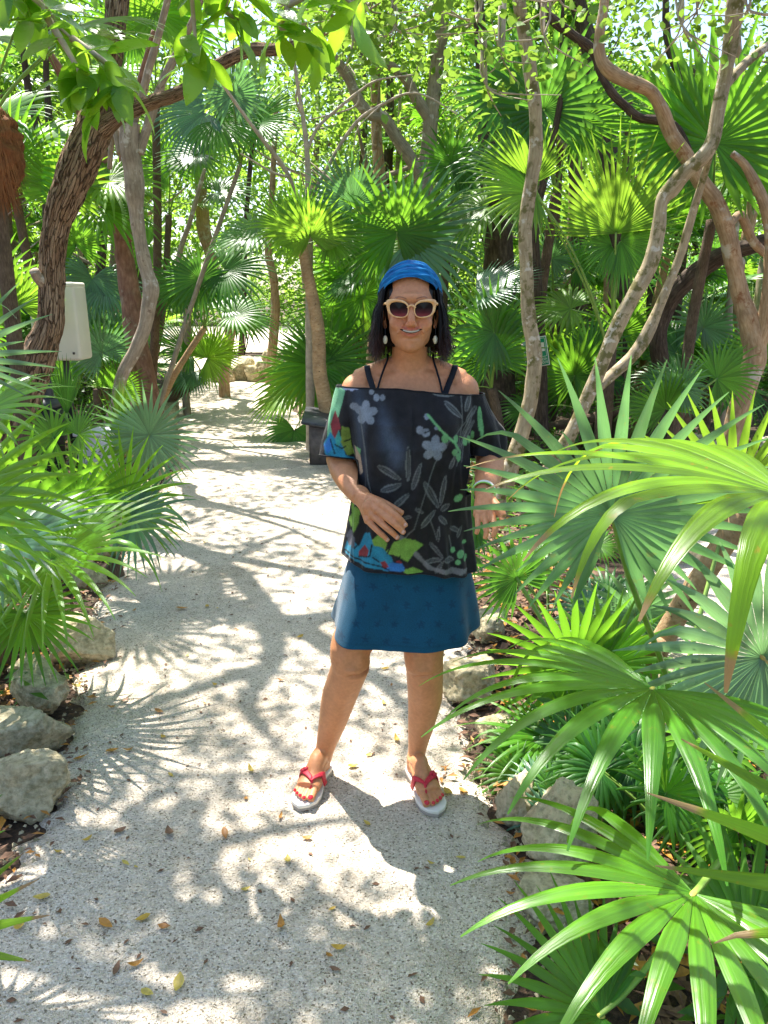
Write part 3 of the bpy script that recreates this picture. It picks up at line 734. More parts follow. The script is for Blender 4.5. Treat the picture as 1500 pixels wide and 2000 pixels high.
# --- tall slim background trunks that can be told apart
for (pts, mat, lab) in [
    ([(438, 740, 13, 26), (448, 660, 13, 26), (452, 620, 13, 30), (430, 570, 13, 26), (412, 500, 13, 26), (398, 450, 13, 34), (394, 400, 13, 30), (390, 300, 13, 22)], 'bark_orange', 'orange trunk with peeling bark left of the far path bend'),
    ([(528, 730, 15, 24), (534, 660, 15, 24), (538, 600, 15, 22), (534, 540, 15, 20), (524, 490, 15, 18), (530, 400, 15, 15), (540, 200, 15, 12)], 'bark_orange', 'pale orange trunk growing beside the stone pile at the path bend'),
    ([(360, 720, 11, 18), (366, 640, 11, 20), (358, 560, 11, 14), (350, 500, 11, 14), (372, 430, 11, 12), (400, 330, 11, 9)], 'bark_grey', 'thin grey stem behind the dark round fan leaves left of the path'),
    ([(1140, 760, 9.5, 36), (1132, 600, 9.5, 38), (1128, 450, 9.5, 36), (1120, 300, 9.5, 30), (1110, 100, 9.4, 24)], 'bark_thatch', 'dark fibrous palm trunk behind the sign'),
    ([(1460, 760, 9, 30), (1440, 560, 9, 26), (1470, 400, 9, 26), (1452, 280, 9, 22), (1440, 60, 9, 16)], 'bark_orange', 'straight orange-brown stem behind the curving orange tree'),
    ([(710, 700, 14, 20), (712, 420, 14, 22), (708, 300, 14, 20), (712, 200, 14, 16), (700, 20, 14, 12)], 'bark_thatch', 'thin brown palm stem standing behind the woman\'s headband'),
    ([(755, 480, 13, 22), (758, 330, 13, 24), (762, 200, 13, 20), (756, 40, 13, 14)], 'bark_dark', 'dark thin stem under the left limb of the V shaped tree'),
    ([(190, 640, 12, 26), (200, 480, 12, 22), (206, 380, 12, 20), (214, 200, 12, 16)], 'bark_dark', 'dark stem in the gap between the brown and reddish trunks'),
    ([(1214, 720, 10, 22), (1208, 560, 10, 22), (1216, 420, 10, 18), (1230, 200, 10, 14)], 'bark_thatch', 'brown stem behind the tall upright fan leaf'),
    ([(1420, 700, 8.4, 20), (1424, 600, 8.4, 18), (1440, 420, 8.4, 14)], 'bark_grey', 'thin grey stem between the dark leaning trunk and the orange tree'),
    ([(470, 700, 17, 14), (476, 600, 17, 14), (480, 440, 17, 12), (500, 200, 17, 10)], 'bark_dark', 'far thin dark stem over the path bend'),
    ([(1360, 200, 8.8, 20), (1330, 150, 8.8, 22), (1306, 90, 8.8, 20), (1300, 0, 8.8, 16), (1310, -100, 8.8, 14)], 'bark_dark', 'dark twisting stem high at the right'),
]:
    p0 = P(*pts[0][:3])
    t = tree_root('slim_tree', (p0.x, p0.y, 0), lab)
    V, F, UV = px_limb(pts, sides=12, rough=.15, seed=pts[0][0], ground=True)
    mk('trunk', V, F, M[mat], t, origin=t.location, uvs=UV)
# ================================================================ fan palms
M['hub'] = simple('leaf_hub_orange', (.46, .40, .08), .5, var=.3, vscale=60)
def blade(hub, d, n, R, nseg=36, spread=300, split=.4, droop=.3, rows=9, cup=.15, fold=.35, jit=.12, taper=.75, wide=1.0, side_short=.35, r=None, Lj=.06):
    """one fan leaf: pleated segments, joined as far as split, then free, hanging by their own weight.
    d points along the middle segment, n is the upper face."""
    r = r or random
    d = unit(A(*d)); n = A(*n); n = unit(n - d * np.dot(n, d)); s = np.cross(d, n)
    sp = math.radians(spread)
    V = []; F = []; T = []; Rn = []; UV = []
    hub = A(*hub)
    dl = sp / max(nseg - 1, 1) / 2
    for i in range(nseg):
        f = i / max(nseg - 1, 1) - .5
        a = sp * f
        L = R * (1 - side_short * abs(2 * f) ** 2) * (1 + r.uniform(-Lj, Lj))
        if r.random() < jit * .6: L *= r.uniform(.55, .88)
        dr = droop * (1 + r.uniform(-jit, jit) * 2)
        tw = r.uniform(-jit, jit) * 1.2
        kink = r.uniform(.5, .95) if r.random() < jit * .8 else 2
        dirv = unit(math.cos(a) * d + math.sin(a) * s + cup * n)
        side = unit(-math.sin(a) * d + math.cos(a) * s)
        p = hub + dirv * R * 0.012
        base = len(V); rv = r.random()
        ts = np.linspace(0, 1, rows) ** 0.9
        pt = 0
        for k, t in enumerate(ts):
            ds = (t - pt) * L; pt = t
            g = droop if t <= split else dr
            dd = dirv + A(0, 0, -1) * g * (t ** 1.3) * (ds / L) * 2.4
            if t > kink: dd = dd + A(0, 0, -1) * 0.35
            dirv = unit(dd)
            p = p + dirv * ds
            sd = unit(side - dirv * np.dot(side, dirv))
            up = np.cross(dirv, sd) * -1
            if np.dot(up, n) < 0: up = -up
            if t <= split:
                w = max(t * R * math.tan(dl), R * .004)
                jtw = 0
            else:
                x = (t - split) / (1 - split)
                w = split * R * math.tan(dl) * wide * (1 + .25 * math.sin(math.pi * min(1, x * 1.6)) * (1 - x)) * max(0.02, 1 - x) ** taper
                jtw = tw * x
            sd2 = sd * math.cos(jtw) + up * math.sin(jtw)
            up2 = up * math.cos(jtw) - sd * math.sin(jtw)
            fo = fold * (1 if t <= split else 1 - .4 * (t - split) / (1 - split))
            V += [p - sd2 * w, p + up2 * w * fo * 2, p + sd2 * w]
            T += [t] * 3; Rn += [rv] * 3
            UV += [(i + 0., t), (i + .5, t), (i + 1., t)]
            if k:
                b = base + 3 * k
                F += [(b - 3, b - 2, b + 1, b), (b - 2, b - 1, b + 2, b + 1)]
    return np.array(V), F, np.array(T), np.array(Rn), np.array(UV)

def petiole(p0, d0, p1, d1, r0, r1, sides=6, n=9):
    p0 = A(*p0); p1 = A(*p1); L = np.linalg.norm(p1 - p0)
    pts = []
    for t in np.linspace(0, 1, n):
        h00 = 2 * t ** 3 - 3 * t ** 2 + 1; h10 = t ** 3 - 2 * t ** 2 + t; h01 = -2 * t ** 3 + 3 * t ** 2; h11 = t ** 3 - t ** 2
        pts.append(h00 * p0 + h10 * L * A(*d0) + h01 * p1 + h11 * L * A(*d1))
    return tube(pts, np.linspace(r0, r1, n), sides, n, flat=.6)

def palm_root(loc, label, group=None, name='fan_palm'):
    return thing(name, loc, label, 'palm', group)
def add_frond(root, hub, d, n, R, mat, crown_pt, seed=0, label=None, pr=.007, **kw):
    r = random.Random(seed)
    V, F, T, Rn, UV = blade(hub, d, n, R, r=r, **kw)
    o = root.location
    fr = mk('frond', V, F, M[mat], root, origin=o, floats={'t': T, 'rnd': Rn}, uvs=UV, label=label)
    c = A(*crown_pt); h = A(*hub); L = np.linalg.norm(h - c)
    if R > .3 and -h[1] > -2.8:
        V, F = ellipsoid((0, .004, 0), (.006, .013, .003), 12, 8)
        d1 = unit(A(*d)); n1 = unit(A(*n) - d1 * np.dot(A(*n), d1)); s1 = np.cross(d1, n1)
        mk('leaf_hub', V @ np.array([s1, d1, n1]) + h + n1 * .002, F, M['hub'], fr, origin=o)
    if L > .03:
        dd = unit(A(*d))
        d0 = unit((h - c) / L + A(0, 0, .7))
        V, F, UV = petiole(c, d0, h + dd * .01, unit(dd * .5 + (h - c) / L), pr * 1.5, pr)
        mk('stem', V, F, M['petiole'], fr, origin=o, uvs=UV)
    return fr
def pfrond(root, crown_pt, px, py, Y, Rpx, ang, tilt=0.0, face=1.0, roll=0.0, mat='palm_green', seed=0, **kw):
    "a leaf whose hub is seen at (px, py); ang: direction of its middle segment in the picture plane, tilt: degrees it leans to the viewer"
    hub = P(px, py, Y)
    a, tl = math.radians(ang), math.radians(tilt)
    d = A(math.cos(a) * math.cos(tl), -math.sin(tl), math.sin(a) * math.cos(tl))
    view = unit(A(*(Vector((0, 0, EYE)) - hub)))
    n = unit(face * view + (1 - face) * A(0, 0, 1))
    n = unit(n - d * np.dot(n, d))
    if roll:
        ro = math.radians(roll); n = n * math.cos(ro) + np.cross(d, n) * math.sin(ro)
    R = Rpx / ppm(py, Y)
    return add_frond(root, hub, d, n, R, mat, crown_pt, seed=seed, **kw)
def trunk_to(root, top, r0=.05, r1=.045, mat='bark_thatch', lean=(0, 0)):
    o = root.location; t = A(*top)
    b = A(o.x, o.y, -.05)
    m = (b + t) / 2 + A(lean[0], lean[1], 0)
    V, F, UV = tube([b, m, t], [r0 * 1.2, r0, r1], 14, 26, rough=.12, rfreq=14)
    return mk('trunk', V, F, M[mat], root, origin=o, uvs=UV)

# ---------------------------------------------------------------- the near palms, leaf by leaf
# right: bluish leaf beside the woman
c = P(1330, 1300, 2.3); rt = palm_root((c.x, c.y, 0), 'palm with a large bluish fan leaf standing upright right of the woman\'s hand')
cp = (c.x, c.y, .25); trunk_to(rt, cp)
pfrond(rt, cp, 1195, 1005, 1.86, 325, 97, 12, 1.0, mat='palm_blue', seed=3, nseg=34, spread=318, split=.42, droop=.22, rows=12, fold=.3, side_short=.25, cup=.05, jit=.07)
pfrond(rt, cp, 1490, 1285, 1.9, 330, 140, 8, 1.0, mat='palm_glint', seed=5, nseg=38, spread=330, split=.5, droop=.25, rows=10, jit=.08)
pfrond(rt, cp, 1430, 972, 2.7, 225, 82, 5, 1.0, mat='palm_yellow', seed=7, nseg=30, spread=280, split=.42, droop=.12, rows=10, jit=.06)
# right: yellowing leaf from outside the frame
rt = palm_root((1.75, 1.35, 0), 'nearest right palm with a drooping yellow-green leaf whose tips are dry and brown')
cp = (1.75, 1.35, .75); trunk_to(rt, cp)
pfrond(rt, cp, 1545, 970, 1.2, 640, 174, 16, .10, mat='palm_dry_tips', seed=9, nseg=17, spread=210, split=.36, droop=.80, rows=16, jit=.24, fold=.16, wide=1.05, side_short=.15, taper=.6)
pfrond(rt, cp, 1930, 1800, .85, 640, 158, -28, .75, mat='palm_dry_tips', seed=21, nseg=11, spread=120, split=.35, droop=.06, rows=12, jit=.1, fold=.3)
# right: the big arching leaf in front of the skirt
c = P(1420, 1680, 1.75); rt = palm_root((c.x, c.y, 0), 'near right palm with a broad glossy leaf arching in front of the blue skirt')
cp = (c.x, c.y, .12); trunk_to(rt, cp)
hub = P(1275, 1345, 1.72)
add_frond(rt, hub, (-.60, -.72, .10), (-.06, -.18, 1), .58, 'palm_gloss', cp, seed=14, nseg=18, spread=235, split=.32, droop=.90, rows=15, jit=.10, fold=.22, side_short=.12, cup=.10, taper=.62, wide=1.05)
hub = P(1355, 1745, 1.22)
add_frond(rt, hub, (-.62, -.72, .10), (-.05, -.22, 1), .46, 'palm_gloss', cp, seed=16, nseg=16, spread=215, split=.34, droop=.80, rows=14, jit=.10, fold=.22, side_short=.1, taper=.62)
pfrond(rt, cp, 1175, 1985, 1.38, 285, 158, 15, .75, mat='palm_green', seed=18, nseg=30, spread=280, split=.45, droop=.35, rows=11, jit=.10)
pfrond(rt, cp, 1460, 1850, 1.5, 300, 30, 5, .7, mat='palm_green', seed=19, nseg=28, spread=260, split=.45, droop=.3, rows=9)
# right: mid green leaf low behind the arching one
c = P(1130, 1420, 2.7); rt = palm_root((c.x, c.y, 0), 'low palm with a round mid-green fan leaf just right of the blue skirt')
cp = (c.x, c.y, .12); trunk_to(rt, cp, .03, .03)
pfrond(rt, cp, 1122, 1302, 2.65, 205, 112, 8, .95, mat='palm_green', seed=23, nseg=32, spread=310, split=.45, droop=.18, rows=9, jit=.08)
pfrond(rt, cp, 1180, 1300, 2.6, 170, 40, 20, .8, mat='palm_green', seed=24, nseg=32, spread=320, split=.45, droop=.2, rows=9, jit=.1)
pfrond(rt, cp, 1010, 1130, 2.9, 130, 120, 10, .8, mat='palm_dark', seed=25, nseg=26, spread=280, split=.4, droop=.3, rows=8)
pfrond(rt, cp, 1060, 1440, 2.5, 170, 175, 20, .35, mat='palm_gloss', seed=26, nseg=22, spread=220, split=.35, droop=.5, rows=9)
# right: dark small palms in the shade under the arching leaf
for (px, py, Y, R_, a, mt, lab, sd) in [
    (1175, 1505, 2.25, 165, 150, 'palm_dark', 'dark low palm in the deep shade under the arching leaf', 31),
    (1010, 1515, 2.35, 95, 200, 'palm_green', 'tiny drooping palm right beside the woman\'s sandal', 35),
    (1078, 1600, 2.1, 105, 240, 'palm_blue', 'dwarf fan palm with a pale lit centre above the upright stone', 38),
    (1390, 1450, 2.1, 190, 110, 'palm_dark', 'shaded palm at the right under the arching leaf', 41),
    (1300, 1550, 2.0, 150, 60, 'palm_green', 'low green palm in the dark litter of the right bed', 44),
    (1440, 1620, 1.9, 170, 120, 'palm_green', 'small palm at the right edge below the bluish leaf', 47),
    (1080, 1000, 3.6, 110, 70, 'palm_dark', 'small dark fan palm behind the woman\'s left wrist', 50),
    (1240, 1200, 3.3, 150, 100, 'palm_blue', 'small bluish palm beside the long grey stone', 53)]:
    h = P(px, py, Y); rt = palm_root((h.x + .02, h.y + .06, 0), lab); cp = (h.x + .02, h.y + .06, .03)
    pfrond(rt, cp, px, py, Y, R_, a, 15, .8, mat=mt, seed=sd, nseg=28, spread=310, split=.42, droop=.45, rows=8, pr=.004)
    for q in range(5):
        aa = random.uniform(0, 6.28); e = random.uniform(.3, 1.0); rr = random.uniform(.5, .8) * h.z
        hb = (h.x + rr * math.cos(aa), h.y + .12 + abs(rr * math.sin(aa)), max(.05, h.z * random.uniform(.35, .95)))
        dd = (math.cos(aa), abs(math.sin(aa)), e * .5)
        add_frond(rt, hb, dd, (-.2, -.7, .8), R_ / ppm(py, Y) * random.uniform(.6, .95), random.choice(['palm_dark', 'palm_green', mt]), cp, seed=sd * 7 + q, nseg=24, spread=280, split=.42, droop=.5, rows=7, pr=.003)

# left: palms along the path edge
rt = palm_root((-1.75, 3.25, 0), 'left palm with a bright leaf arching over the pale block stones')
cp = (-1.75, 3.25, .28); trunk_to(rt, cp, .06, .05)
add_frond(rt, P(100, 1095, 2.95), (.80, -.50, .10), (-.12, -.45, 1), .58, 'palm_gloss', cp, seed=61, nseg=38, spread=330, split=.36, droop=.55, rows=13, jit=.14, side_short=.15, fold=.28)
pfrond(rt, cp, 5, 1075, 2.75, 240, 10, 25, .45, mat='palm_blue', seed=62, nseg=34, spread=300, split=.4, droop=.5, rows=11, jit=.12)
pfrond(rt, cp, 40, 1010, 3.2, 240, 65, 10, .7, mat='palm_green', seed=63, nseg=24, spread=240, split=.4, droop=.3, rows=10)
pfrond(rt, cp, -60, 960, 2.6, 300, 30, 10, .8, mat='palm_gloss', seed=64, nseg=26, spread=230, split=.38, droop=.25, rows=10)
pfrond(rt, cp, 50, 1200, 2.9, 150, 300, 25, .6, mat='palm_green', seed=65, nseg=28, spread=260, split=.4, droop=.5, rows=9)
rt = palm_root((-2.1, 2.25, 0), 'left palm at the picture edge with stiff pale segments pointing right')
cp = (-2.1, 2.25, .55); trunk_to(rt, cp, .06, .05)
pfrond(rt, cp, -95, 700, 2.1, 258, 36, 12, .9, mat='palm_glint', seed=66, nseg=16, spread=118, split=.36, droop=.10, rows=9, jit=.06)
pfrond(rt, cp, -130, 1000, 1.75, 300, 26, 10, .95, mat='palm_gloss', seed=67, nseg=17, spread=200, split=.36, droop=.14, rows=10, jit=.1)
pfrond(rt, cp, -50, 815, 2.45, 210, 5, 25, .5, mat='palm_gloss', seed=68, nseg=24, spread=230, split=.4, droop=.6, rows=10)
pfrond(rt, cp, -120, 1100, 1.9, 260, 10, 15, .7, mat='palm_green', seed=69, nseg=24, spread=240, split=.4, droop=.5, rows=10)
rt = palm_root((-1.5, 1.25, 0), 'nearest left palm of which only brown-tipped segment ends enter the picture')
cp = (-1.5, 1.25, .2); trunk_to(rt, cp, .05, .04)
pfrond(rt, cp, -165, 1850, 1.28, 265, 2, 10, .75, mat='palm_dry_tips', seed=71, nseg=11, spread=170, split=.34, droop=.12, rows=10, jit=.1)
pfrond(rt, cp, -150, 1700, 1.35, 235, 22, 10, .8, mat='palm_green', seed=72, nseg=10, spread=150, split=.34, droop=.08, rows=9)
c = P(215, 1010, 4.4); rt = palm_root((c.x, c.y, 0), 'cluster of stiff spiky fan leaves on the left beyond the bright arching leaf')
cp = (c.x, c.y, .12); trunk_to(rt, cp, .05, .04)
pfrond(rt, cp, 245, 972, 4.2, 160, 48, 12, .85, mat='palm_gloss', seed=74, nseg=30, spread=290, split=.36, droop=.22, rows=9, jit=.07)
pfrond(rt, cp, 150, 990, 4.0, 160, 82, 8, .95, mat='palm_green', seed=75, nseg=24, spread=210, split=.36, droop=.12, rows=9, jit=.08)
pfrond(rt, cp, 110, 1030, 4.0, 140, 120, 8, .95, mat='palm_green', seed=76, nseg=24, spread=210, split=.36, droop=.15, rows=9, jit=.08)
pfrond(rt, cp, 260, 1010, 4.1, 150, 10, 15, .7, mat='palm_blue', seed=77, nseg=28, spread=260, split=.36, droop=.35, rows=9)
c = P(262, 930, 5.6); rt = palm_root((c.x, c.y, 0), 'palm with a round pale glinting fan leaf facing the path on the left')
cp = (c.x, c.y, .25); trunk_to(rt, cp, .04, .04)
pfrond(rt, cp, 292, 850, 5.3, 118, 35, 10, 1.0, mat='palm_glint', seed=79, nseg=38, spread=345, split=.42, droop=.2, rows=9, side_short=.1, jit=.07)
pfrond(rt, cp, 245, 880, 5.5, 130, 110, 5, .6, roll=50, mat='palm_green', seed=80, nseg=26, spread=200, split=.4, droop=.15, rows=8)
pfrond(rt, cp, 235, 820, 5.6, 90, 96, 0, .5, roll=65, mat='palm_yellow', seed=81, nseg=20, spread=120, split=.45, droop=.05, rows=8)
c = P(135, 890, 4.9); rt = palm_root((c.x, c.y, 0), 'half folded narrow green palm leaf standing in front of the black bin')
cp = (c.x, c.y, .2); trunk_to(rt, cp, .03, .03)
pfrond(rt, cp, 130, 810, 4.9, 120, 86, 0, .8, mat='palm_dark', seed=83, nseg=14, spread=46, split=.5, droop=.05, rows=8)
pfrond(rt, cp, 152, 850, 4.8, 80, 30, 15, .6, mat='palm_green', seed=84, nseg=24, spread=260, split=.4, droop=.4, rows=8)
pfrond(rt, cp, 105, 855, 4.8, 90, 150, 15, .6, mat='palm_green', seed=85, nseg=24, spread=260, split=.4, droop=.4, rows=8)

# ---------------------------------------------------------------- palms in the middle distance: crown point, trunk, leaves by hub
def mid_palm(label, crown_px, Y, leaves, tr=(.05, .045), extra=4, mat='bark_thatch', trunk_pts=None, eR=95, emats=('palm_green', 'palm_dark', 'palm_yellow')):
    cpt = P(crown_px[0], crown_px[1], Y)
    if trunk_pts:
        c0 = [tuple(P(*p[:3])) for p in trunk_pts]
        c0.insert(0, (c0[0][0], c0[0][1], -.06))
        rt = palm_root((c0[0][0], c0[0][1], 0), label)
        rr = [p[3] * .39 / ppm(p[1], p[2]) for p in trunk_pts]; rr.insert(0, rr[0] * 1.1)
        V, F, UV = tube(c0, rr, 16, 60, rough=.10, rfreq=9)
        mk('trunk', V, F, M[mat], rt, origin=rt.location, uvs=UV)
    else:
        bx = cpt.x
        if in_path(bx, cpt.y, .15): bx = edge_x(LEFT, cpt.y) - .35 if crown_px[0] < 560 else edge_x(RIGHT, cpt.y) + .3
        rt = palm_root((bx, cpt.y, 0), label)
        if cpt.z > .1: trunk_to(rt, cpt, tr[0], tr[1], mat, (random.uniform(-.1, .1), 0))
    r = random.Random(int(crown_px[0] * 7 + crown_px[1]))
    for j, (px, py, R_, a, tl, fc, mt, sprd, dr) in enumerate(leaves):
        pfrond(rt, cpt, px, py, Y - .15 + .06 * j, R_, a, tl, fc, mat=mt, seed=r.randint(0, 9999), nseg=34, spread=sprd, split=.46, droop=dr, rows=8, jit=.09, pr=.008)
    for q in range(extra):
        a = r.uniform(-.5, 3.64); e = r.uniform(-.2, .8)
        L = eR / ppm(crown_px[1], Y) * r.uniform(.7, 1.2)
        dd = unit(A(math.cos(a), .6 * abs(math.sin(a)) + .2, e + .35 * math.sin(a)))
        hb = A(*cpt) + dd * L
        add_frond(rt, hb, unit(dd - A(0, 0, .3)), unit(A(-.1, -.6, .8)), eR / ppm(crown_px[1], Y) * r.uniform(.85, 1.15), r.choice(emats), cpt, seed=r.randint(0, 9999), nseg=28, spread=280, split=.45, droop=r.uniform(.3, .7), rows=7, pr=.007)
    return rt
PY, PG, PD, PB = 'palm_yellow', 'palm_green', 'palm_dark', 'palm_blue'
mid_palm('leaning palm with a dotted pale tan trunk and a spiky yellow-green top', (592, 482), 8.0,
         [(606, 462, 102, 95, 25, .7, PY, 280, .25), (560, 445, 92, 155, 15, .6, PY, 240, .35), (645, 470, 88, 5, 15, .6, PY, 240, .45), (590, 430, 80, 80, -5, .7, PG, 260, .15)],
         mat='bark_palm', trunk_pts=[(650, 850, 8.0, 42), (636, 790, 8.0, 38), (624, 720, 8.0, 35), (622, 650, 8.0, 34), (612, 590, 8.0, 31), (600, 530, 8.0, 28), (590, 478, 8.0, 26)], extra=2, eR=110)
mid_palm('palm with big teal and green fans directly above the woman\'s headband', (790, 540), 8.2,
         [(775, 455, 140, 92, 12, .95, PG, 320, .18), (800, 470, 165, 8, 12, .8, PB, 280, .35), (745, 480, 120, 170, 10, .8, PG, 260, .4), (690, 400, 110, 118, 5, .8, PB, 250, .2)], extra=3)
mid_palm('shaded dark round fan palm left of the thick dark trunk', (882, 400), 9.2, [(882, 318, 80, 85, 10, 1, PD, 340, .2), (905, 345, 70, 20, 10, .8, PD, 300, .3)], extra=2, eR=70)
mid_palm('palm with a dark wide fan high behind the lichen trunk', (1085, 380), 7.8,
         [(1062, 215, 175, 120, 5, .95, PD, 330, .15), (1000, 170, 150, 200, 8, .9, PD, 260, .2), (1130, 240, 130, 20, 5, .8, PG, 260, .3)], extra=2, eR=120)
mid_palm('palm with a sunlit yellow-green leaf spreading left from the lichen trunk', (1188, 690), 6.9,
         [(1046, 378, 165, 172, 12, .55, PY, 200, .25), (1040, 360, 120, 130, 0, .8, PY, 200, .1)], extra=0)
mid_palm('palm with a tall upright pleated yellow-green fan right of centre', (1196, 640), 6.9,
         [(1203, 456, 195, 96, 5, 1, PY, 170, .03), (1212, 470, 130, -20, 15, .8, PG, 200, .35), (1195, 480, 90, 200, 10, .8, PG, 180, .4)], extra=1, eR=110)
mid_palm('palm with a huge shaded fan behind the grey forked stems at the upper right', (1390, 430), 7.2,
         [(1396, 280, 235, 100, -5, 1, PG, 330, .1), (1450, 300, 160, 5, 10, .7, PG, 240, .3), (1350, 260, 190, 160, 0, .7, PG, 220, .2)], extra=1, eR=160)
mid_palm('small silvery fan palm left of the sign\'s trunk top', (1082, 600), 9.0, [(1078, 505, 62, 90, 10, 1, PB, 330, .15), (1130, 520, 70, 30, 10, .7, PG, 280, .4)], extra=2, eR=70)
mid_palm('dark green round fan palm just right of the green sign', (1125, 800), 8.0, [(1122, 735, 100, 85, 8, 1, PG, 320, .12), (1150, 690, 90, 40, 5, .8, PD, 280, .2)], extra=1, eR=80)
mid_palm('silvery drooping fan palm between the dark leaning trunk and the orange tree', (1372, 720), 8.2, [(1374, 640, 82, 80, 15, .9, PB, 330, .45), (1410, 700, 80, 330, 15, .7, PG, 260, .5), (1320, 690, 80, 190, 15, .7, PD, 260, .5)], extra=3, eR=70)
mid_palm('low sunlit palm in front of the orange-barked tree', (1330, 800), 6.5, [(1330, 760, 80, 80, 20, .6, PB, 300, .4), (1300, 800, 95, 120, 10, .8, PG, 240, .2), (1400, 740, 90, 30, 10, .7, PG, 260, .4)], extra=3, eR=70)
mid_palm('dark round fan palm overhanging the left side of the path bend', (400, 640), 9.5, [(392, 545, 92, 265, 15, .9, PD, 340, .35), (440, 530, 110, 350, 15, .6, PD, 260, .6), (350, 560, 80, 190, 15, .7, PD, 280, .4)], tr=(.04, .035), extra=3, eR=85, emats=(PD, PG), mat='bark_palm')
mid_palm('small potted-looking palm with short trunk standing on the path edge', (396, 735), 11.0, [(405, 700, 82, 30, 20, .75, PY, 280, .2), (370, 690, 85, 150, 15, .5, PG, 200, .3), (380, 725, 70, 215, 20, .5, PB, 240, .5), (420, 690, 70, 75, 10, .8, PY, 240, .1)], tr=(.1, .085), extra=2, eR=45)
mid_palm('spiky palm with some yellow segments left of the woman\'s shoulder', (640, 770), 8.8, [(622, 716, 110, 178, 18, .85, PG, 320, .2), (640, 705, 120, 60, 10, .9, PD, 280, .15), (590, 730, 110, 225, 20, .7, PY, 240, .4), (655, 760, 110, 290, 20, .8, PG, 280, .4), (575, 840, 80, 260, 10, .7, PD, 260, .6)], extra=3, eR=90)
mid_palm('tall bright green palm left of the woman\'s hair', (712, 720), 9.0, [(708, 578, 115, 95, 8, 1, PG, 330, .15), (690, 520, 120, 120, 5, .8, PG, 240, .2), (660, 600, 100, 200, 10, .8, PG, 260, .4), (720, 650, 110, 60, 5, .8, PY, 240, .3)], extra=3, eR=100)
mid_palm('dark spiky palm just right of the woman\'s hair', (960, 760), 7.2, [(966, 650, 120, 150, 10, .9, PD, 300, .15), (960, 700, 130, 110, 5, .8, PG, 260, .3), (930, 570, 130, 12, 12, .35, PB, 170, .15)], extra=3, eR=90, emats=(PD, PD, PG))
mid_palm('palm with an upright bright fan at the upper left behind the clustered broad leaves', (304, 190), 9.8, [(304, 25, 115, 90, 5, 1, PY, 340, .12), (260, 60, 110, 160, 5, .8, PG, 280, .3), (350, 60, 110, 20, 5, .8, PG, 260, .3)], extra=2, eR=100)
mid_palm('bluish drooping palm above the bare twig tree', (470, 320), 9.2, [(455, 185, 95, 80, 8, 1, PB, 320, .2), (420, 235, 130, 330, 10, .5, PG, 220, .6), (400, 220, 120, 210, 10, .5, PB, 220, .6), (500, 240, 110, 15, 10, .5, PG, 220, .5)], tr=(.028, .024), extra=3, eR=110, mat='bark_grey')
mid_palm('yellow-green fan palm left of the beige box behind the leaning trunk', (40, 720), 6.9, [(38, 596, 98, 100, 8, 1, PY, 290, .12), (-20, 560, 120, 100, 5, .9, PG, 280, .2), (-60, 640, 110, 60, 10, .7, PG, 260, .4)], extra=0, eR=120)
mid_palm('silver-leaved drooping palm between the leaning brown trunk and the reddish one', (180, 640), 10.5, [(180, 545, 90, 260, 15, .6, PB, 280, .7), (205, 560, 90, 320, 15, .6, PB, 260, .7), (150, 480, 90, 90, 5, .8, PG, 280, .3), (190, 670, 100, 100, 10, .9, 'palm_blue', 260, .15)], extra=4, eR=80)
mid_palm('teal shaded palm at the foot of the reddish trunk', (190, 760), 8.6, [(200, 690, 85, 110, 10, .95, PB, 280, .1), (225, 760, 80, 60, 10, .8, PG, 200, .15), (130, 740, 70, 160, 10, .8, PG, 260, .4)], extra=4, eR=70)
mid_palm('bright palm above the brown edge trunk at far left', (30, 380), 8.5, [(20, 330, 150, 60, 5, .6, PG, 240, .5), (120, 370, 120, 80, 5, .8, PY, 260, .2), (-20, 250, 160, 20, 5, .4, PG, 220, .6)], extra=4, eR=150)
mid_palm('pale feathery palm in the gap left of the bare twig tree', (330, 420), 12, [(330, 330, 90, 120, 5, .8, PG, 280, .4), (380, 300, 100, 30, 5, .6, PY, 240, .5), (290, 480, 80, 190, 5, .7, PG, 260, .5)], extra=4, eR=90)
mid_palm('palm low behind the right side path with drooping leaves', (1470, 740), 8.0, [(1480, 690, 90, 130, 10, .8, PG, 280, .3), (1450, 760, 80, 210, 10, .8, PD, 280, .4)], extra=3, eR=80)
mid_palm('green palm in the gap between the sign and the forked stems', (1210, 760), 8.4, [(1215, 650, 95, 100, 10, .9, PG, 300, .3), (1180, 720, 90, 190, 10, .8, PD, 280, .3)], extra=3, eR=90)

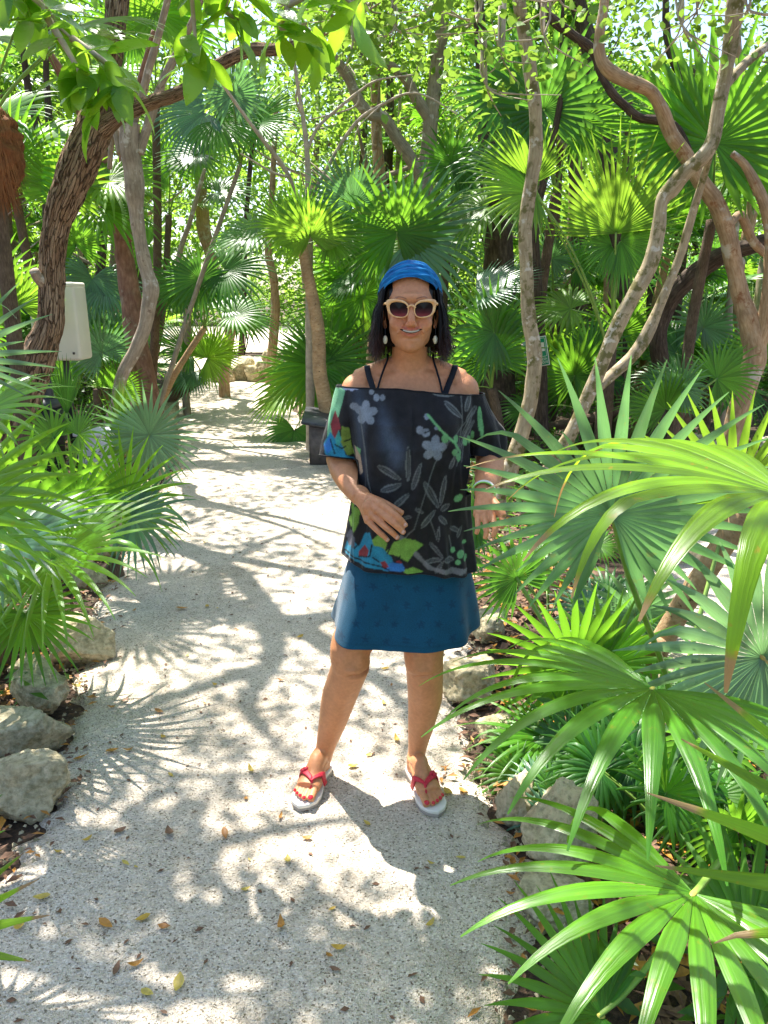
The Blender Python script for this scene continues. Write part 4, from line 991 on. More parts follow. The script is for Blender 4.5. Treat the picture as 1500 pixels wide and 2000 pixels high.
# ---------------------------------------------------------------- palms that fill the wood behind, built once and copied
protos = []
for q in range(10):
    e = [.1, .3, .5, .7, .9, 1.1, 1.3, .2, .6, 1.0][q]
    r = random.Random(500 + q)
    d0 = A(math.cos(e), 0, math.sin(e))
    L = r.uniform(.55, .95)
    hub = d0 * L + A(0, 0, -.12)
    dd = unit(A(math.cos(e - .35), 0, math.sin(e - .35)))
    nn = unit(A(-math.sin(e - .35), 0, math.cos(e - .35)))
    V, F, T, Rn, UV = blade(hub, dd, nn, r.uniform(.5, .62), nseg=26, spread=300, split=.44, droop=r.uniform(.25, .6), rows=6, jit=.1, r=r)
    PV, PF, PUV = petiole((0, 0, 0), d0, hub, dd, .012, .007, 5, 6)
    protos.append((V, F, T, Rn, UV, PV, PF, PUV))
pmesh = {}
def fill_palm(x, y, h, sc, nf, label, group, mats, seed):
    r = random.Random(seed)
    rt = palm_root((x, y, 0), label, group)
    top = (x + r.uniform(-.15, .15), y + r.uniform(-.15, .15), h)
    if h > .15: trunk_to(rt, top, .05, .045, r.choice(['bark_thatch', 'bark_thatch', 'bark_palm']), (r.uniform(-.1, .1), 0))
    for k in range(nf):
        q = r.randrange(len(protos)); mt = r.choice(mats)
        key = (q, mt)
        loc = (top[0] - x, top[1] - y, top[2]); rot = (0, 0, 6.283 * k / nf + r.uniform(-.4, .4)); s = sc * r.uniform(.85, 1.15)
        if key not in pmesh:
            V, F, T, Rn, UV, PV, PF, PUV = protos[q]
            f = mk('frond', V, F, M[mt], rt, floats={'t': T, 'rnd': Rn}, uvs=UV)
            st = mk('stem', PV, PF, M['petiole'], f, uvs=PUV)
            pmesh[key] = (f, st)
            f.location = loc; f.rotation_euler = rot; f.scale = (s,) * 3
        else:
            f0, s0 = pmesh[key]
            f = share(f0, rt, loc, rot, s)
            share(s0, f)
    return rt
MARKS = [(-400, 60, 'the trunk at the left picture edge'), (60, 190, 'the thick leaning furrowed tree'), (190, 330, 'the reddish trunk'), (330, 470, 'the small palm on the path edge'), (470, 600, 'the stone pile at the path bend'), (600, 740, 'the leaning dotted palm trunk'), (740, 880, 'the woman\'s head'), (880, 1000, 'the thick dark trunk'), (1000, 1110, 'the green sign'), (1110, 1260, 'the pale forked stems'), (1260, 1390, 'the dark leaning trunk'), (1390, 3000, 'the orange-barked tree')]
def behind(kind, px, y):
    m = [q for q in MARKS if q[0] <= px < q[1]] or [MARKS[0] if px < 0 else MARKS[-1]]
    d = 'close behind' if y < 11 else 'behind' if y < 18 else 'far behind'
    return kind + ' ' + d + ' ' + m[0][2], (kind + 's ' + d + ' ' + m[0][2])
cnt = 0; tries = 0
spots = []
while cnt < 125 and tries < 12000:
    tries += 1
    y = random.uniform(8.6, 22) if cnt < 96 else random.uniform(18, 34)
    x = random.uniform(-.56, .56) * y * 1.05
    if in_path(x, y, .75): continue
    if -16 < x < 7 and 23.5 < y < 42: continue
    if any((x - a) ** 2 + (y - b_) ** 2 < (.85 if y < 18 else 1.8) ** 2 for a, b_ in spots): continue
    # leave the view down the path open
    px = 750 + x / (y * CT) * FPX
    if 400 < px < 560 and y > 9: continue
    if y < 10.5 and (520 < px < 1000 or px < 330): continue
    spots.append((x, y)); cnt += 1
    tall = random.random()
    h = random.uniform(.1, .8) if tall < .5 else random.uniform(1.0, 2.6) if tall < .8 else random.uniform(2.6, 4.8)
    cls = 'low stemless fan palm' if h < .85 else 'short-trunked fan palm' if h < 2.6 else 'tall slender fan palm'
    lab, grp = behind(cls, px, y)
    fill_palm(x, y, h, random.uniform(.62, 1.0), random.randint(8, 12), lab, grp, ['palm_green', 'palm_green', 'palm_dark', 'palm_yellow', 'palm_yellow', 'palm_blue'], 900 + cnt)
# a hanging brown fibre skirt of a palm at the left edge
c = P(-22, 250, 5.4)
rt = palm_root((c.x, c.y, 0), 'palm at the left edge with a shaggy reddish-brown fibre mass')
trunk_to(rt, c, .05, .05)
pts = []
V, F, UV = tube([c + Vector((0, 0, -.42)), c + Vector((.02, 0, -.25)), c, c + Vector((0, 0, .14))], [.05, .15, .17, .08], 40, 40, rough=.3, rfreq=20)
mk('fibre_sheath', V, F, M['fibre'], rt, origin=rt.location, uvs=UV)
gg = Geo()
for q in range(1500):
    a = random.uniform(0, 6.28); z = random.uniform(-.4, .1); rr = .16 * (1 - (abs(z + .08) / .42) ** 2 * .8)
    p0 = A(*c) + A(math.cos(a) * rr, math.sin(a) * rr, z)
    L = random.uniform(.08, .2)
    p1 = p0 + A(math.cos(a) * random.uniform(.01, .07), math.sin(a) * random.uniform(.01, .07), -L)
    s = A(-math.sin(a), math.cos(a), 0) * .0035
    gg.add([p0 - s, p0 + s, p1], [(0, 1, 2)])
mk('fibre_strands', gg.verts(), gg.F, M['fibre'], rt, origin=rt.location)['kind'] = 'stuff'
for q in range(7):
    a = q * .9; dd = unit(A(math.cos(a), math.sin(a) * .6, .4))
    add_frond(rt, A(*c) + dd * .6 + A(0, 0, .3), unit(dd - A(0, 0, .2)), A(0, -.4, 1), .6, ['palm_green', 'palm_yellow'][q % 2], c, seed=880 + q, nseg=30, spread=280, split=.4, droop=.6, rows=8)
# ================================================================ broad-leaved trees, overhead shade, undergrowth
def leaf_mesh_one(L, W, curl=.1, nrow=10):
    V = []; F = []
    for k in range(nrow + 1):
        t = k / nrow
        w = W * (math.sin(math.pi * t ** 1.1) ** .68) * (1 - .12 * t) if 0 < k < nrow else .001
        z = -curl * t * t * L
        V += [(t * L, -w, z + w * .18 + .002 * math.sin(t * 9)), (t * L, 0, z), (t * L, w, z + w * .18 - .002 * math.sin(t * 8))]
        if k:
            b = 3 * k
            F += [(b - 3, b - 2, b + 1, b), (b - 2, b - 1, b + 2, b + 1)]
    return V, F
big_leaf = []
def put_leaf(root, p, d, up, scale, mat='leaf_big', var=0):
    "one broad leaf as a part of its own; alike leaves share their mesh"
    d = Vector(d).normalized(); up = Vector(up); y = up.cross(d).normalized(); z = d.cross(y)
    R = Matrix((d, y, z)).transposed().to_4x4()
    if len(big_leaf) <= var:
        V, F = leaf_mesh_one(.15, .031 + .004 * (var % 3), [.15, .35, .55, .25, .45][var % 5])
        o = mk('leaf', V, F, M[mat], root); big_leaf.append(o)
    else:
        o = share(big_leaf[var], root)
    o.rotation_euler = R.to_euler(); o.location = Vector(p) - root.location; o.scale = (scale,) * 3
    return o

# the tree whose big glossy leaves hang into the picture at the upper left; it stands left of the frame
rb = (-2.0, 2.55, 0)
t = tree_root('glossy_leaf_tree', rb, 'tree with large glossy hanging leaves in the upper left foreground')
V, F, UV = tube([(-2.0, 2.55, -.05), (-2.02, 2.55, 1.2), (-1.9, 2.6, 2.6), (-1.7, 2.9, 3.8), (-1.5, 3.3, 5.0)], [.09, .075, .065, .05, .03], 16, 50, rough=.1)
mk('trunk', V, F, M['bark_grey'], t, origin=rb, uvs=UV)
r = random.Random(5)
var = 0
def spray(nodes, per, spread=1.0):
    "a branch through nodes (points), with leaves in rosettes at the points"
    global var
    V, F, UV = tube(nodes, np.linspace(.012, .004, len(nodes)), 7, len(nodes) * 5, rough=.15)
    mk('branch', V, F, M['twig'], t, origin=rb, uvs=UV)
    for p in nodes[1:]:
        for k in range(per):
            a = r.uniform(0, 6.28)
            d = Vector((math.cos(a) * spread, math.sin(a) * spread, r.uniform(-1.1, .35)))
            put_leaf(t, Vector(p) + Vector((r.uniform(-.03, .03), r.uniform(-.05, .05), r.uniform(-.03, .03))), d, (r.gauss(0, .5), r.gauss(-.4, .4), 1), r.uniform(.65, 1.12), var=var % 5)
            var += 1
top = A(-1.85, 2.65, 2.75)
spray([top, tuple(P(20, -30, 2.75)), tuple(P(90, 30, 2.75)), tuple(P(140, 75, 2.75))], 8)
spray([tuple(P(90, 30, 2.75)), tuple(P(150, 130, 2.7)), tuple(P(175, 190, 2.7))], 8)
spray([tuple(P(140, 75, 2.75)), tuple(P(212, 128, 2.72)), tuple(P(225, 155, 2.7))], 8)
spray([tuple(P(20, -30, 2.75)), tuple(P(60, -20, 2.8)), tuple(P(110, 40, 2.8))], 4)
spray([top, tuple(P(200, -120, 2.7)), tuple(P(360, -40, 2.7)), tuple(P(378, 60, 2.72)), tuple(P(390, 118, 2.72))], 6)
spray([tuple(P(360, -40, 2.7)), tuple(P(450, -30, 2.7)), tuple(P(560, 10, 2.7)), tuple(P(545, 55, 2.7)), tuple(P(600, 45, 2.7))], 8)
spray([tuple(P(450, -30, 2.7)), tuple(P(440, 20, 2.75)), tuple(P(470, 40, 2.75))], 5)
spray([tuple(P(560, 10, 2.7)), tuple(P(640, -20, 2.7)), tuple(P(690, 10, 2.7))], 5)

# the tree of small round leaves above the middle
rb2 = (.9, 3.4, 0)
g0 = P(1010, 20, 4.9)
t2 = tree_root('round_leaf_tree', (2.9, 3.9, 0), 'tree of small round yellow-green leaves hanging along the top of the picture')
V, F, UV = tube([(2.9, 3.9, -.05), (2.95, 3.95, 1.2), (2.7, 4.1, 2.8), (2.1, 4.4, 3.9), (1.2, 4.7, 4.2), (.3, 4.9, 3.9), (-.2, 5.0, 3.6)], [.075, .065, .055, .045, .035, .022, .01], 14, 70, rough=.12)
mk('trunk', V, F, M['bark_lichen'], t2, origin=t2.location, uvs=UV)
pp = []
for (px, py, Y, nn_, sx) in [(720, 40, 4.6, 150, .22), (770, 80, 4.6, 110, .15), (860, 20, 4.7, 170, .25), (930, 60, 4.8, 120, .2), (980, 130, 4.9, 90, .16), (950, 190, 4.9, 40, .12), (690, 95, 4.6, 60, .1), (800, -40, 4.5, 200, .3), (640, -30, 4.4, 140, .25), (1090, 20, 5.0, 100, .25), (1060, 90, 5.0, 60, .15), (1360, 40, 5.2, 110, .2), (1330, 70, 5.2, 60, .12), (1460, 40, 5.2, 90, .2), (1240, -30, 5.2, 140, .3)]:
    c = A(*P(px, py, Y))
    nn_ = int(nn_ * (.62 if px < 1000 else .35))
    for q in range(4):
        e_ = c + rng.normal(size=3) * A(sx, sx, sx * .5) * 1.3
        V, F, UV = tube([c + A(rng.uniform(-.05, .05), .1, .35), c + A(0, 0, .05), e_], [.009, .006, .002], 6, 8, rough=.3)
        mk('twig', V, F, M['twig'], t2, origin=t2.location, uvs=UV)
    pp.append(c + rng.normal(size=(nn_, 3)) * A(sx, sx, sx * .55))
pp = np.concatenate(pp)
V, F = leaf_cloud(pp, .052, aspect=.95, six=True, droop=.3, fold=.12)
mk('crown', V, F, M['leaf_round'], t2, smooth=False, origin=t2.location)

# trees whose crowns shade the path from above
def shade_tree(base, trunk, rads, clouds, label, leaf='leaf_small', size=.085, bark='bark_grey', limbs=()):
    t = tree_root('shade_tree', base, label)
    V, F, UV = tube(trunk, rads, 16, 70, rough=.12); mk('trunk', V, F, M[bark], t, origin=base, uvs=UV)
    for (pts, ra, rb_) in limbs:
        V, F, UV = tube(pts, np.linspace(ra, rb_, len(pts)), 12, len(pts) * 8, rough=.15)
        mk('branch', V, F, M[bark], t, origin=base, uvs=UV)
    pts = np.concatenate([clumps(c, rad, n, per, sp) for (c, rad, n, per, sp) in clouds])
    V, F = leaf_cloud(pts, size, aspect=.5)
    mk('crown', V, F, M[leaf], t, smooth=False, origin=base)
    return t
def over(x, y, z):
    "the point at height z whose shadow falls on the ground at (x, y)"
    k = z / -SUN_DIR.z
    return (x - SUN_DIR.x * k, y - SUN_DIR.y * k, z)
shade_tree((-3.1, 3.3, 0), [(-3.1, 3.3, -.05), (-3.0, 3.4, 1.5), (-2.8, 3.6, 3.2), (-2.3, 3.8, 4.6), (-1.9, 4.0, 5.6)], [.14, .12, .1, .075, .04],
    [(over(-.45, 1.45, 5.0), (.66, .62, .3), 19, 55, .12), (over(-.75, 1.95, 5.0), (.35, .3, .2), 10, 50, .11), (over(.1, 1.2, 4.9), (.5, .5, .3), 12, 48, .12),
     (over(-.2, .6, 5), (1.1, .5, .4), 30, 50, .16), (over(-1.6, 1.5, 4.8), (.7, .9, .4), 26, 50, .15)],
    'tree outside the left of the picture whose crown dapples the near path',
    limbs=[([(-2.8, 3.6, 3.2), (-2.3, 3.3, 4.0), (-1.8, 3.5, 4.9), (-1.3, 3.7, 5.2)], .06, .015), ([(-2.3, 3.8, 4.6), (-1.7, 4.3, 5.0), (-1.2, 4.5, 5.1)], .05, .012)])
shade_tree((-4.2, 6.2, 0), [(-4.2, 6.2, -.05), (-4.1, 6.3, 1.6), (-3.6, 6.4, 3.4), (-2.9, 6.5, 4.9), (-2.2, 6.6, 5.9)], [.15, .13, .1, .08, .05],
    [(over(-.9, 4.3, 5.6), (.9, .8, .4), 17, 40, .2), (over(-.1, 3.3, 5.6), (.7, .6, .3), 12, 32, .2), (over(-1.2, 5.5, 5.4), (.9, .9, .4), 22, 40, .2), (over(-.3, 2.6, 5.6), (.8, .35, .3), 10, 30, .2), (over(-.85, 2.9, 5.5), (.6, .6, .3), 15, 28, .2), (over(-.75, 2.35, 5.4), (.45, .3, .3), 9, 28, .18), (over(-.2, 4.4, 5.6), (.6, .8, .3), 10, 28, .2), (over(-1.0, 7.0, 5.6), (1.2, 1.0, .4), 30, 40, .22)],
    'tree beyond the leaning brown trunk whose bare limbs draw shadows on the path',
    limbs=[([(-2.9, 6.5, 4.9), over(-.9, 3.9, 5.2), over(-.45, 3.75, 5.4), over(.1, 4.0, 5.7), over(.4, 4.6, 6.0)], .12, .04),
           ([over(-.62, 3.82, 5.35), over(-.5, 3.3, 5.4), over(-.55, 2.9, 5.5), over(-.35, 2.5, 5.7)], .08, .02),
           ([over(-.55, 3.2, 5.4), over(-.9, 2.9, 5.5), over(-1.15, 2.5, 5.6)], .055, .015),
           ([over(-.45, 3.75, 5.4), over(-.1, 3.2, 5.4), over(.1, 2.8, 5.5), over(0.05, 2.4, 5.6)], .06, .015),
           ([over(-.9, 3.9, 5.2), over(-1.0, 4.6, 5.4), over(-.6, 5.4, 5.8)], .08, .02)])
shade_tree((3.3, 2.2, 0), [(3.3, 2.2, -.05), (3.3, 2.3, 1.6), (3.1, 2.7, 3.4), (2.6, 3.3, 4.9), (2.0, 3.7, 5.7)], [.14, .12, .1, .075, .04],
    [(over(.55, 1.55, 4.9), (.5, .45, .3), 9, 45, .14), (over(1.5, 2.5, 5.0), (.55, .55, .35), 7, 45, .15), (over(2.6, 3.2, 5.2), (1.2, 1.0, .5), 18, 45, .2), (over(2.9, 5.2, 5.2), (1.3, 1.2, .5), 22, 45, .2), (over(1.3, 4.6, 5.2), (.7, .7, .4), 10, 45, .18)],
    'tree outside the right of the picture that shades the right bed',
    limbs=[([(3.1, 2.7, 3.4), (2.2, 2.9, 4.4), (1.3, 3.1, 4.9), (.4, 3.2, 5.0)], .06, .012), ([(2.6, 3.3, 4.9), (2.2, 4.5, 5.2), (1.5, 5.6, 5.4)], .06, .012)])
shade_tree((2.4, 8.6, 0), [(2.4, 8.6, -.05), (2.5, 8.7, 1.6), (2.2, 8.9, 3.6), (1.7, 9.2, 5.2), (1.2, 9.5, 6.4)], [.13, .11, .09, .07, .04],
    [((1.2, 9.4, 6.2), (1.5, 1.1, .7), 16, 42, .2), ((-.2, 9.3, 6.3), (1.0, 1.0, .5), 8, 42, .2), ((3.0, 8.6, 5.6), (1.3, 1.3, .7), 13, 42, .2)],
    'tree standing behind the woman with its crown above the frame', bark='bark_dark',
    limbs=[([(1.7, 9.2, 5.2), (.6, 9.3, 6.1), (-.5, 9.2, 6.5)], .05, .012)])

# broad-leaved trees of the wood behind: each trunk and crown a thing, crowns ragged with gaps for the sky
def wood_tree(x, y, h, rad, seed, label, group, mats=('leaf_small',), dens=1.0):
    r = random.Random(seed); rg = np.random.default_rng(seed)
    t = tree_root('broadleaf_tree', (x, y, 0), label, group)
    lean = (r.uniform(-.8, .8), r.uniform(-.5, .5))
    top = (x + lean[0], y + lean[1], h)
    r0 = .03 + .012 * h
    V, F, UV = tube([(x, y, -.06), (x + lean[0] * .2 + r.uniform(-.2, .2), y + lean[1] * .3, h * .35), (x + lean[0] * .6, y + lean[1] * .6, h * .65), top], [r0, r0 * .85, r0 * .6, r0 * .25], 10, 26, rough=.2)
    mk('trunk', V, F, M[r.choice(['bark_grey', 'bark_dark', 'bark_lichen', 'bark_orange'])], t, origin=t.location, uvs=UV)
    for k in range(11):
        f = r.uniform(.38, .95); p = A(x + lean[0] * f, y + lean[1] * f, h * f); a = r.uniform(0, 6.28)
        q = p + A(math.cos(a), math.sin(a), .5) * rad * r.uniform(.6, 1)
        V, F, UV = tube([p, (p + q) / 2 + A(0, 0, -.1), q], [r0 * (.42 if k < 4 else .2), r0 * (.28 if k < 4 else .13), r0 * .06], 6, 10, rough=.25)
        mk('branch', V, F, M['bark_grey'], t, origin=t.location, uvs=UV)
    n = int((80 if y < 19 else 110) * dens)
    pts = clumps((top[0], top[1], h * .92), (rad, rad * .9, h * .30), n, 34, .17 + .004 * y, rg)
    V, F = leaf_cloud(pts, .085 + .0022 * y, aspect=.55, rs=rg)
    mk('crown', V, F, M[r.choice(mats)], t, smooth=False, origin=t.location)
placed = []
tries = 0; cnt = 0
while cnt < 60 and tries < 6000:
    tries += 1
    y = random.uniform(10.5, 19) if cnt < 36 else random.uniform(19, 36); x = random.uniform(-.58, .58) * y
    if in_path(x, y, .6) or (-16 < x < 7 and 23.5 < y < 43): continue
    if any((x - a) ** 2 + (y - b_) ** 2 < 1.9 ** 2 for a, b_ in placed): continue
    px = 750 + x / (y * CT) * FPX
    if 585 < px < 710 and random.random() < .45: continue        # the gap of sky left of the V shaped tree
    placed.append((x, y)); cnt += 1
    far = y > 20
    wood_tree(x, y, random.uniform(4.2, 7.2) * (1 if y < 19 else 1.4), random.uniform(1.2, 2.2), 3000 + cnt,
              *behind('small-leaved tree with a ragged light crown', px, y), ('leaf_small', 'leaf_small', 'leaf_round'))
# shrubs that close the view low down
cnt = 0; tries = 0; placed = []
while cnt < 44 and tries < 4000:
    tries += 1
    y = random.uniform(10, 24); x = random.uniform(-.56, .56) * y
    if in_path(x, y, .9): continue
    if any((x - a) ** 2 + (y - b_) ** 2 < 1.6 ** 2 for a, b_ in placed): continue
    placed.append((x, y)); cnt += 1
    rg = np.random.default_rng(4000 + cnt)
    lb = behind('small-leaved green shrub', 750 + x / (y * CT) * FPX, y)
    t = thing('shrub', (x, y, 0), lb[0], 'shrub', lb[1])
    hs = .7 if cnt % 2 else 1.5
    pts = clumps((x, y, hs), (.8, .7, hs * 1.05), 22 if cnt % 2 else 44, 40, .15, rg)
    V, F = leaf_cloud(pts, .09, aspect=.55, rs=rg)
    mk('foliage', V, F, M['leaf_dark' if cnt % 2 else 'leaf_small'], t, smooth=False, origin=t.location)
    for q in range(3):
        V, F, UV = tube([(x, y, -.03), (x + random.uniform(-.2, .2), y, hs * .7), (x + random.uniform(-.5, .5), y, hs * 1.6)], [.018, .013, .006], 6, 8)
        mk('stem', V, F, M['bark_dark'], t, origin=t.location, uvs=UV)
# the far wood that reads as one mass
pts = []
for k in range(1300):
    a = rng.uniform(-.62, .62); d = rng.uniform(44, 62)
    hgt = rng.uniform(0, 11) * (0.75 if -.10 < a < -.02 else 1.15)
    pts.append(A(math.sin(a) * d, math.cos(a) * d, hgt) + rng.normal(size=(46, 3)) * A(1.1, 1.1, .8))
pts = np.concatenate(pts)
V, F = leaf_cloud(pts, .42, aspect=.6)
mk('far_woods', V, F, M['leaf_small'], smooth=False, kind='stuff')['label'] = 'mass of sunlit foliage at the far end of the wood'

# undergrowth in the beds: small leaves close to the ground, one mass
pts = []
for k in range(1500):
    y = rng.uniform(1.2, 15); x = rng.uniform(-.58, .58) * (y + 1.2)
    if in_path(x, y, .22): continue
    z = rng.uniform(.01, .16 if y < 4 else .4)
    pts.append(A(x, y, z) + rng.normal(size=(16, 3)) * A(.10, .10, .05))
pts = np.concatenate(pts); pts[:, 2] = np.abs(pts[:, 2]) + .01
V, F = leaf_cloud(pts, .075, aspect=.36, droop=-.1)
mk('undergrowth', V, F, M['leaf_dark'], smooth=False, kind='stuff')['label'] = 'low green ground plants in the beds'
# dead leaves lying in the beds
def litter(name, n, mats, size, cond, xr, yr, label):
    V = []; F = []; k = 0
    P_ = []
    while len(P_) < n:
        y = rng.uniform(*yr); x = rng.uniform(-.60, .60) * (y + 1.0)
        if cond(x, y): P_.append((x, y, rng.uniform(-.012, .03)))
    P_ = np.array(P_)
    per = len(P_) // len(mats)
    for i_, mt in enumerate(mats):
        q = P_[i_ * per:(i_ + 1) * per]
        a = rng.uniform(0, 6.28, len(q)); L = size * rng.uniform(.6, 1.4, len(q)); W = L * rng.uniform(.25, .5, len(q)) * .5
        d = np.c_[np.cos(a), np.sin(a), rng.uniform(-.3, .3, len(q))]; s = np.c_[-np.sin(a), np.cos(a), rng.uniform(-.5, .5, len(q))]
        b0 = q; tip = q + d * L[:, None]; m_ = q + d * L[:, None] * .5
        m_[:, 2] += rng.uniform(0, .012, len(q))
        VV = np.stack([b0, m_ - s * W[:, None], tip, m_ + s * W[:, None]], 1).reshape(-1, 3)
        ii = np.arange(len(q))[:, None] * 4
        FF = np.concatenate([ii + A(0, 1, 2).astype(int), ii + A(0, 2, 3).astype(int)])
        o = mk(name, VV, FF, M[mt], smooth=False, kind='stuff'); o['label'] = label
litter('leaf_litter', 16000, ['litter_brown', 'litter_brown', 'litter_brown', 'litter_orange'], .06, lambda x, y: not in_path(x, y, .06), 0, (.8, 9), 'brown dead leaves covering the soil of the beds')

# grit and litter straggling over the edges of the path
def edge_pt():
    y = rng.uniform(1.0, 9) ** 1.0; E_ = LEFT if rng.random() < .5 else RIGHT
    return edge_x(E_, y) + rng.normal() * .07, y
V = []; F = []
for k in range(2600):
    x, y = edge_pt(); s_ = rng.uniform(.004, .013); z = path_z(x, y) + s_ * .3 - .004
    a = rng.uniform(0, 6.28); q = [(s_ * math.cos(a + j * 2.1) * rng.uniform(.7, 1.2), s_ * math.sin(a + j * 2.1) * rng.uniform(.7, 1.2)) for j in range(3)]
    b_ = len(V)
    V += [(x + q[0][0], y + q[0][1], z - s_ * .4), (x + q[1][0], y + q[1][1], z - s_ * .4), (x + q[2][0], y + q[2][1], z - s_ * .4), (x, y, z + s_ * .6)]
    F += [(b_, b_ + 1, b_ + 3), (b_ + 1, b_ + 2, b_ + 3), (b_ + 2, b_, b_ + 3)]
mk('pebbles', V, F, M['rock'], smooth=False, kind='stuff')['label'] = 'small stones strewn along the edges of the path'
EP = [edge_pt() for k in range(1500)]; EI = iter(EP)
V = []; F = {0: [], 1: []}; VV = {0: [], 1: []}
for x, y in EP:
    m_ = 0 if rng.random() < .7 else 1
    L = rng.uniform(.02, .055); W = L * rng.uniform(.15, .26); a = rng.uniform(0, 6.28); z = path_z(x, y) + .006 + rng.uniform(0, .01)
    d = A(math.cos(a), math.sin(a), rng.uniform(-.1, .15)); s_ = A(-math.sin(a), math.cos(a), rng.uniform(-.3, .3)); p0 = A(x, y, z)
    b_ = len(VV[m_])
    VV[m_] += [p0, p0 + d * L * .5 - s_ * W + A(0, 0, .004), p0 + d * L, p0 + d * L * .5 + s_ * W + A(0, 0, .004)]
    F[m_] += [(b_, b_ + 1, b_ + 2), (b_, b_ + 2, b_ + 3)]
for m_ in (0, 1):
    mk('leaf_litter', VV[m_], F[m_], M[['litter_brown', 'litter_orange'][m_]], smooth=False, kind='stuff')['label'] = 'dead leaves blown against the edges of the path'

# bits of leaf and twig lying all over the sand
V = []; F = []
for k in range(900):
    y = rng.uniform(1.3, 8); x = rng.uniform(edge_x(LEFT, y), edge_x(RIGHT, y))
    L = rng.uniform(.006, .026) * (1.3 if y > 4 else 1); W = L * rng.uniform(.10, .3); a = rng.uniform(0, 6.28); z = path_z(x, y) + .003
    d = A(math.cos(a), math.sin(a), rng.uniform(-.05, .12)); s_ = A(-math.sin(a), math.cos(a), rng.uniform(-.3, .3)); p0 = A(x, y, z); b_ = len(V)
    V += [p0, p0 + d * L * .5 - s_ * W + A(0, 0, .002), p0 + d * L, p0 + d * L * .5 + s_ * W + A(0, 0, .002)]
    F += [(b_, b_ + 1, b_ + 2), (b_, b_ + 2, b_ + 3)]
mk('path_debris', V, F, M['litter_brown'], smooth=False, kind='stuff')['label'] = 'crumbs of dead leaf and twig scattered over the sand'
# ================================================================ things people have put there
def bevel_box(sx, sy, sz, bev=.01, seg=3, taper=0.0):
    bm = bmesh.new()
    bmesh.ops.create_cube(bm, size=1)
    for v in bm.verts:
        k = 1 - taper * (v.co.z + .5)
        v.co = Vector((v.co.x * sx * k, v.co.y * sy * k, v.co.z * sz))
    bmesh.ops.bevel(bm, geom=list(bm.edges) + list(bm.verts), offset=bev, segments=seg, profile=.5, affect='EDGES')
    V = [tuple(v.co) for v in bm.verts]; F = [tuple(v.index for v in f.verts) for f in bm.faces]
    bm.free()
    return np.array(V), F
M['beige_plastic'] = simple('beige_plastic', (0.66, 0.63, 0.52), .45, .4, var=.05, vscale=4)
M['black_plastic'] = simple('black_plastic', (.012, .013, .016), .5, .4, var=.3, vscale=6)
M['grey_plastic'] = simple('grey_plastic', (.05, .055, .065), .45, .4, var=.2, vscale=10)
M['slot'] = simple('dark_slot', (.08, .07, .055), .8)
M['white_plastic'] = simple('white_lid_plastic', (.62, .63, .70), .4, .5, var=.06, vscale=6)
M['grey_metal'] = simple('grey_painted_metal', (.105, .09, .085), .55, .4, var=.3, vscale=22, bumpy=.15)
M['dark_metal'] = simple('dark_lid_metal', (.05, .052, .058), .4, .5, var=.3, vscale=25)
M['post'] = simple('dark_post', (.03, .03, .03), .6)
M['sign_green'] = simple('sign_green', (.0, .24, .11), .4)
M['sign_white'] = simple('sign_white', (.70, .68, .62), .45)

# beige box on a post behind the leaning tree
Y = 7.2
c = P(118, 630, Y); s = ppm(632, Y)
rt = thing('beige_box', (c.x, c.y, 0), 'beige plastic equipment box with vent slots half hidden by the leaning brown trunk', 'equipment box')
w, h_, d = 92 / s, 142 / s, .30
V, F = bevel_box(w, d, h_, .03, 4, .03); 
mk('casing', V + A(*c), F, M['beige_plastic'], rt, origin=rt.location)
V, F = bevel_box(.05, .05, c.z - h_ / 2 + .06, .006, 2)
mk('post', V + A(c.x, c.y + .03, (c.z - h_ / 2 + .04) / 2), F, M['post'], rt, origin=rt.location)
V, F = bevel_box(w * .962, d * .975, .05, .02, 3)
mk('cover', V + A(c.x, c.y, c.z + h_ / 2 - .005), F, M['beige_plastic'], rt, origin=rt.location)
for q in (-1, 1):
    V, F = bevel_box(.02, .012, .02, .004, 2)
    mk('screw', V + A(c.x + q * w * .36, c.y - d / 2 - .003, c.z - h_ * .40), F, M['slot'], rt, origin=rt.location)
fz = c.z + h_ * .28; fx = c.x - w * .03
for k, (ww, dz) in enumerate([(.16, .035), (.16, .0), (.16, -.035)]):
    V, F = bevel_box(ww if k else .15, .012, .007, .002, 1)
    mk('vent_slot', V + A(fx, c.y - d / 2 * .955 - .001 - dz * .05, fz + dz), F, M['slot'], rt, origin=rt.location)
for dx in (-.06, -.02, .02):
    V, F = bevel_box(.003, .008, h_ * .45, .001, 1)
    mk('rib', V + A(fx + dx, c.y - d / 2 - .001, c.z - .05), F, M['beige_plastic'], rt, origin=rt.location)

# black bin behind the foot of the leaning tree
g = P(72, 905, 6.9)
rt = thing('black_bin', (g.x, g.y, 0), 'tall black plastic bin behind the foot of the leaning brown tree', 'bin')
z1 = P(72, 795, 6.9).z
V, F = loft([(g.x, g.y, -.01, .21, .2), (g.x, g.y, .02, .215, .205), (g.x, g.y, z1 * .6, .235, .225), (g.x, g.y, z1, .25, .24)], 40, 3.2)
mk('bin_body', V, F, M['black_plastic'], rt, origin=rt.location)
V, F = loft([(g.x, g.y, z1 + .002, .26, .25), (g.x, g.y, z1 + .04, .265, .255), (g.x, g.y, z1 + .07, .24, .23), (g.x, g.y, z1 + .085, .16, .15)], 40, 3.0)
mk('lid', V, F, M['grey_plastic'], rt, origin=rt.location)
k = P(90, 752, 6.9)
V, F, UV = tube([(k.x, g.y, z1 + .07), (k.x, g.y, k.z + .03), (k.x, g.y, k.z + .05)], [.055, .05, .045], 18, 8)
mk('lid_cap', V, F, M['grey_plastic'], rt, origin=rt.location)

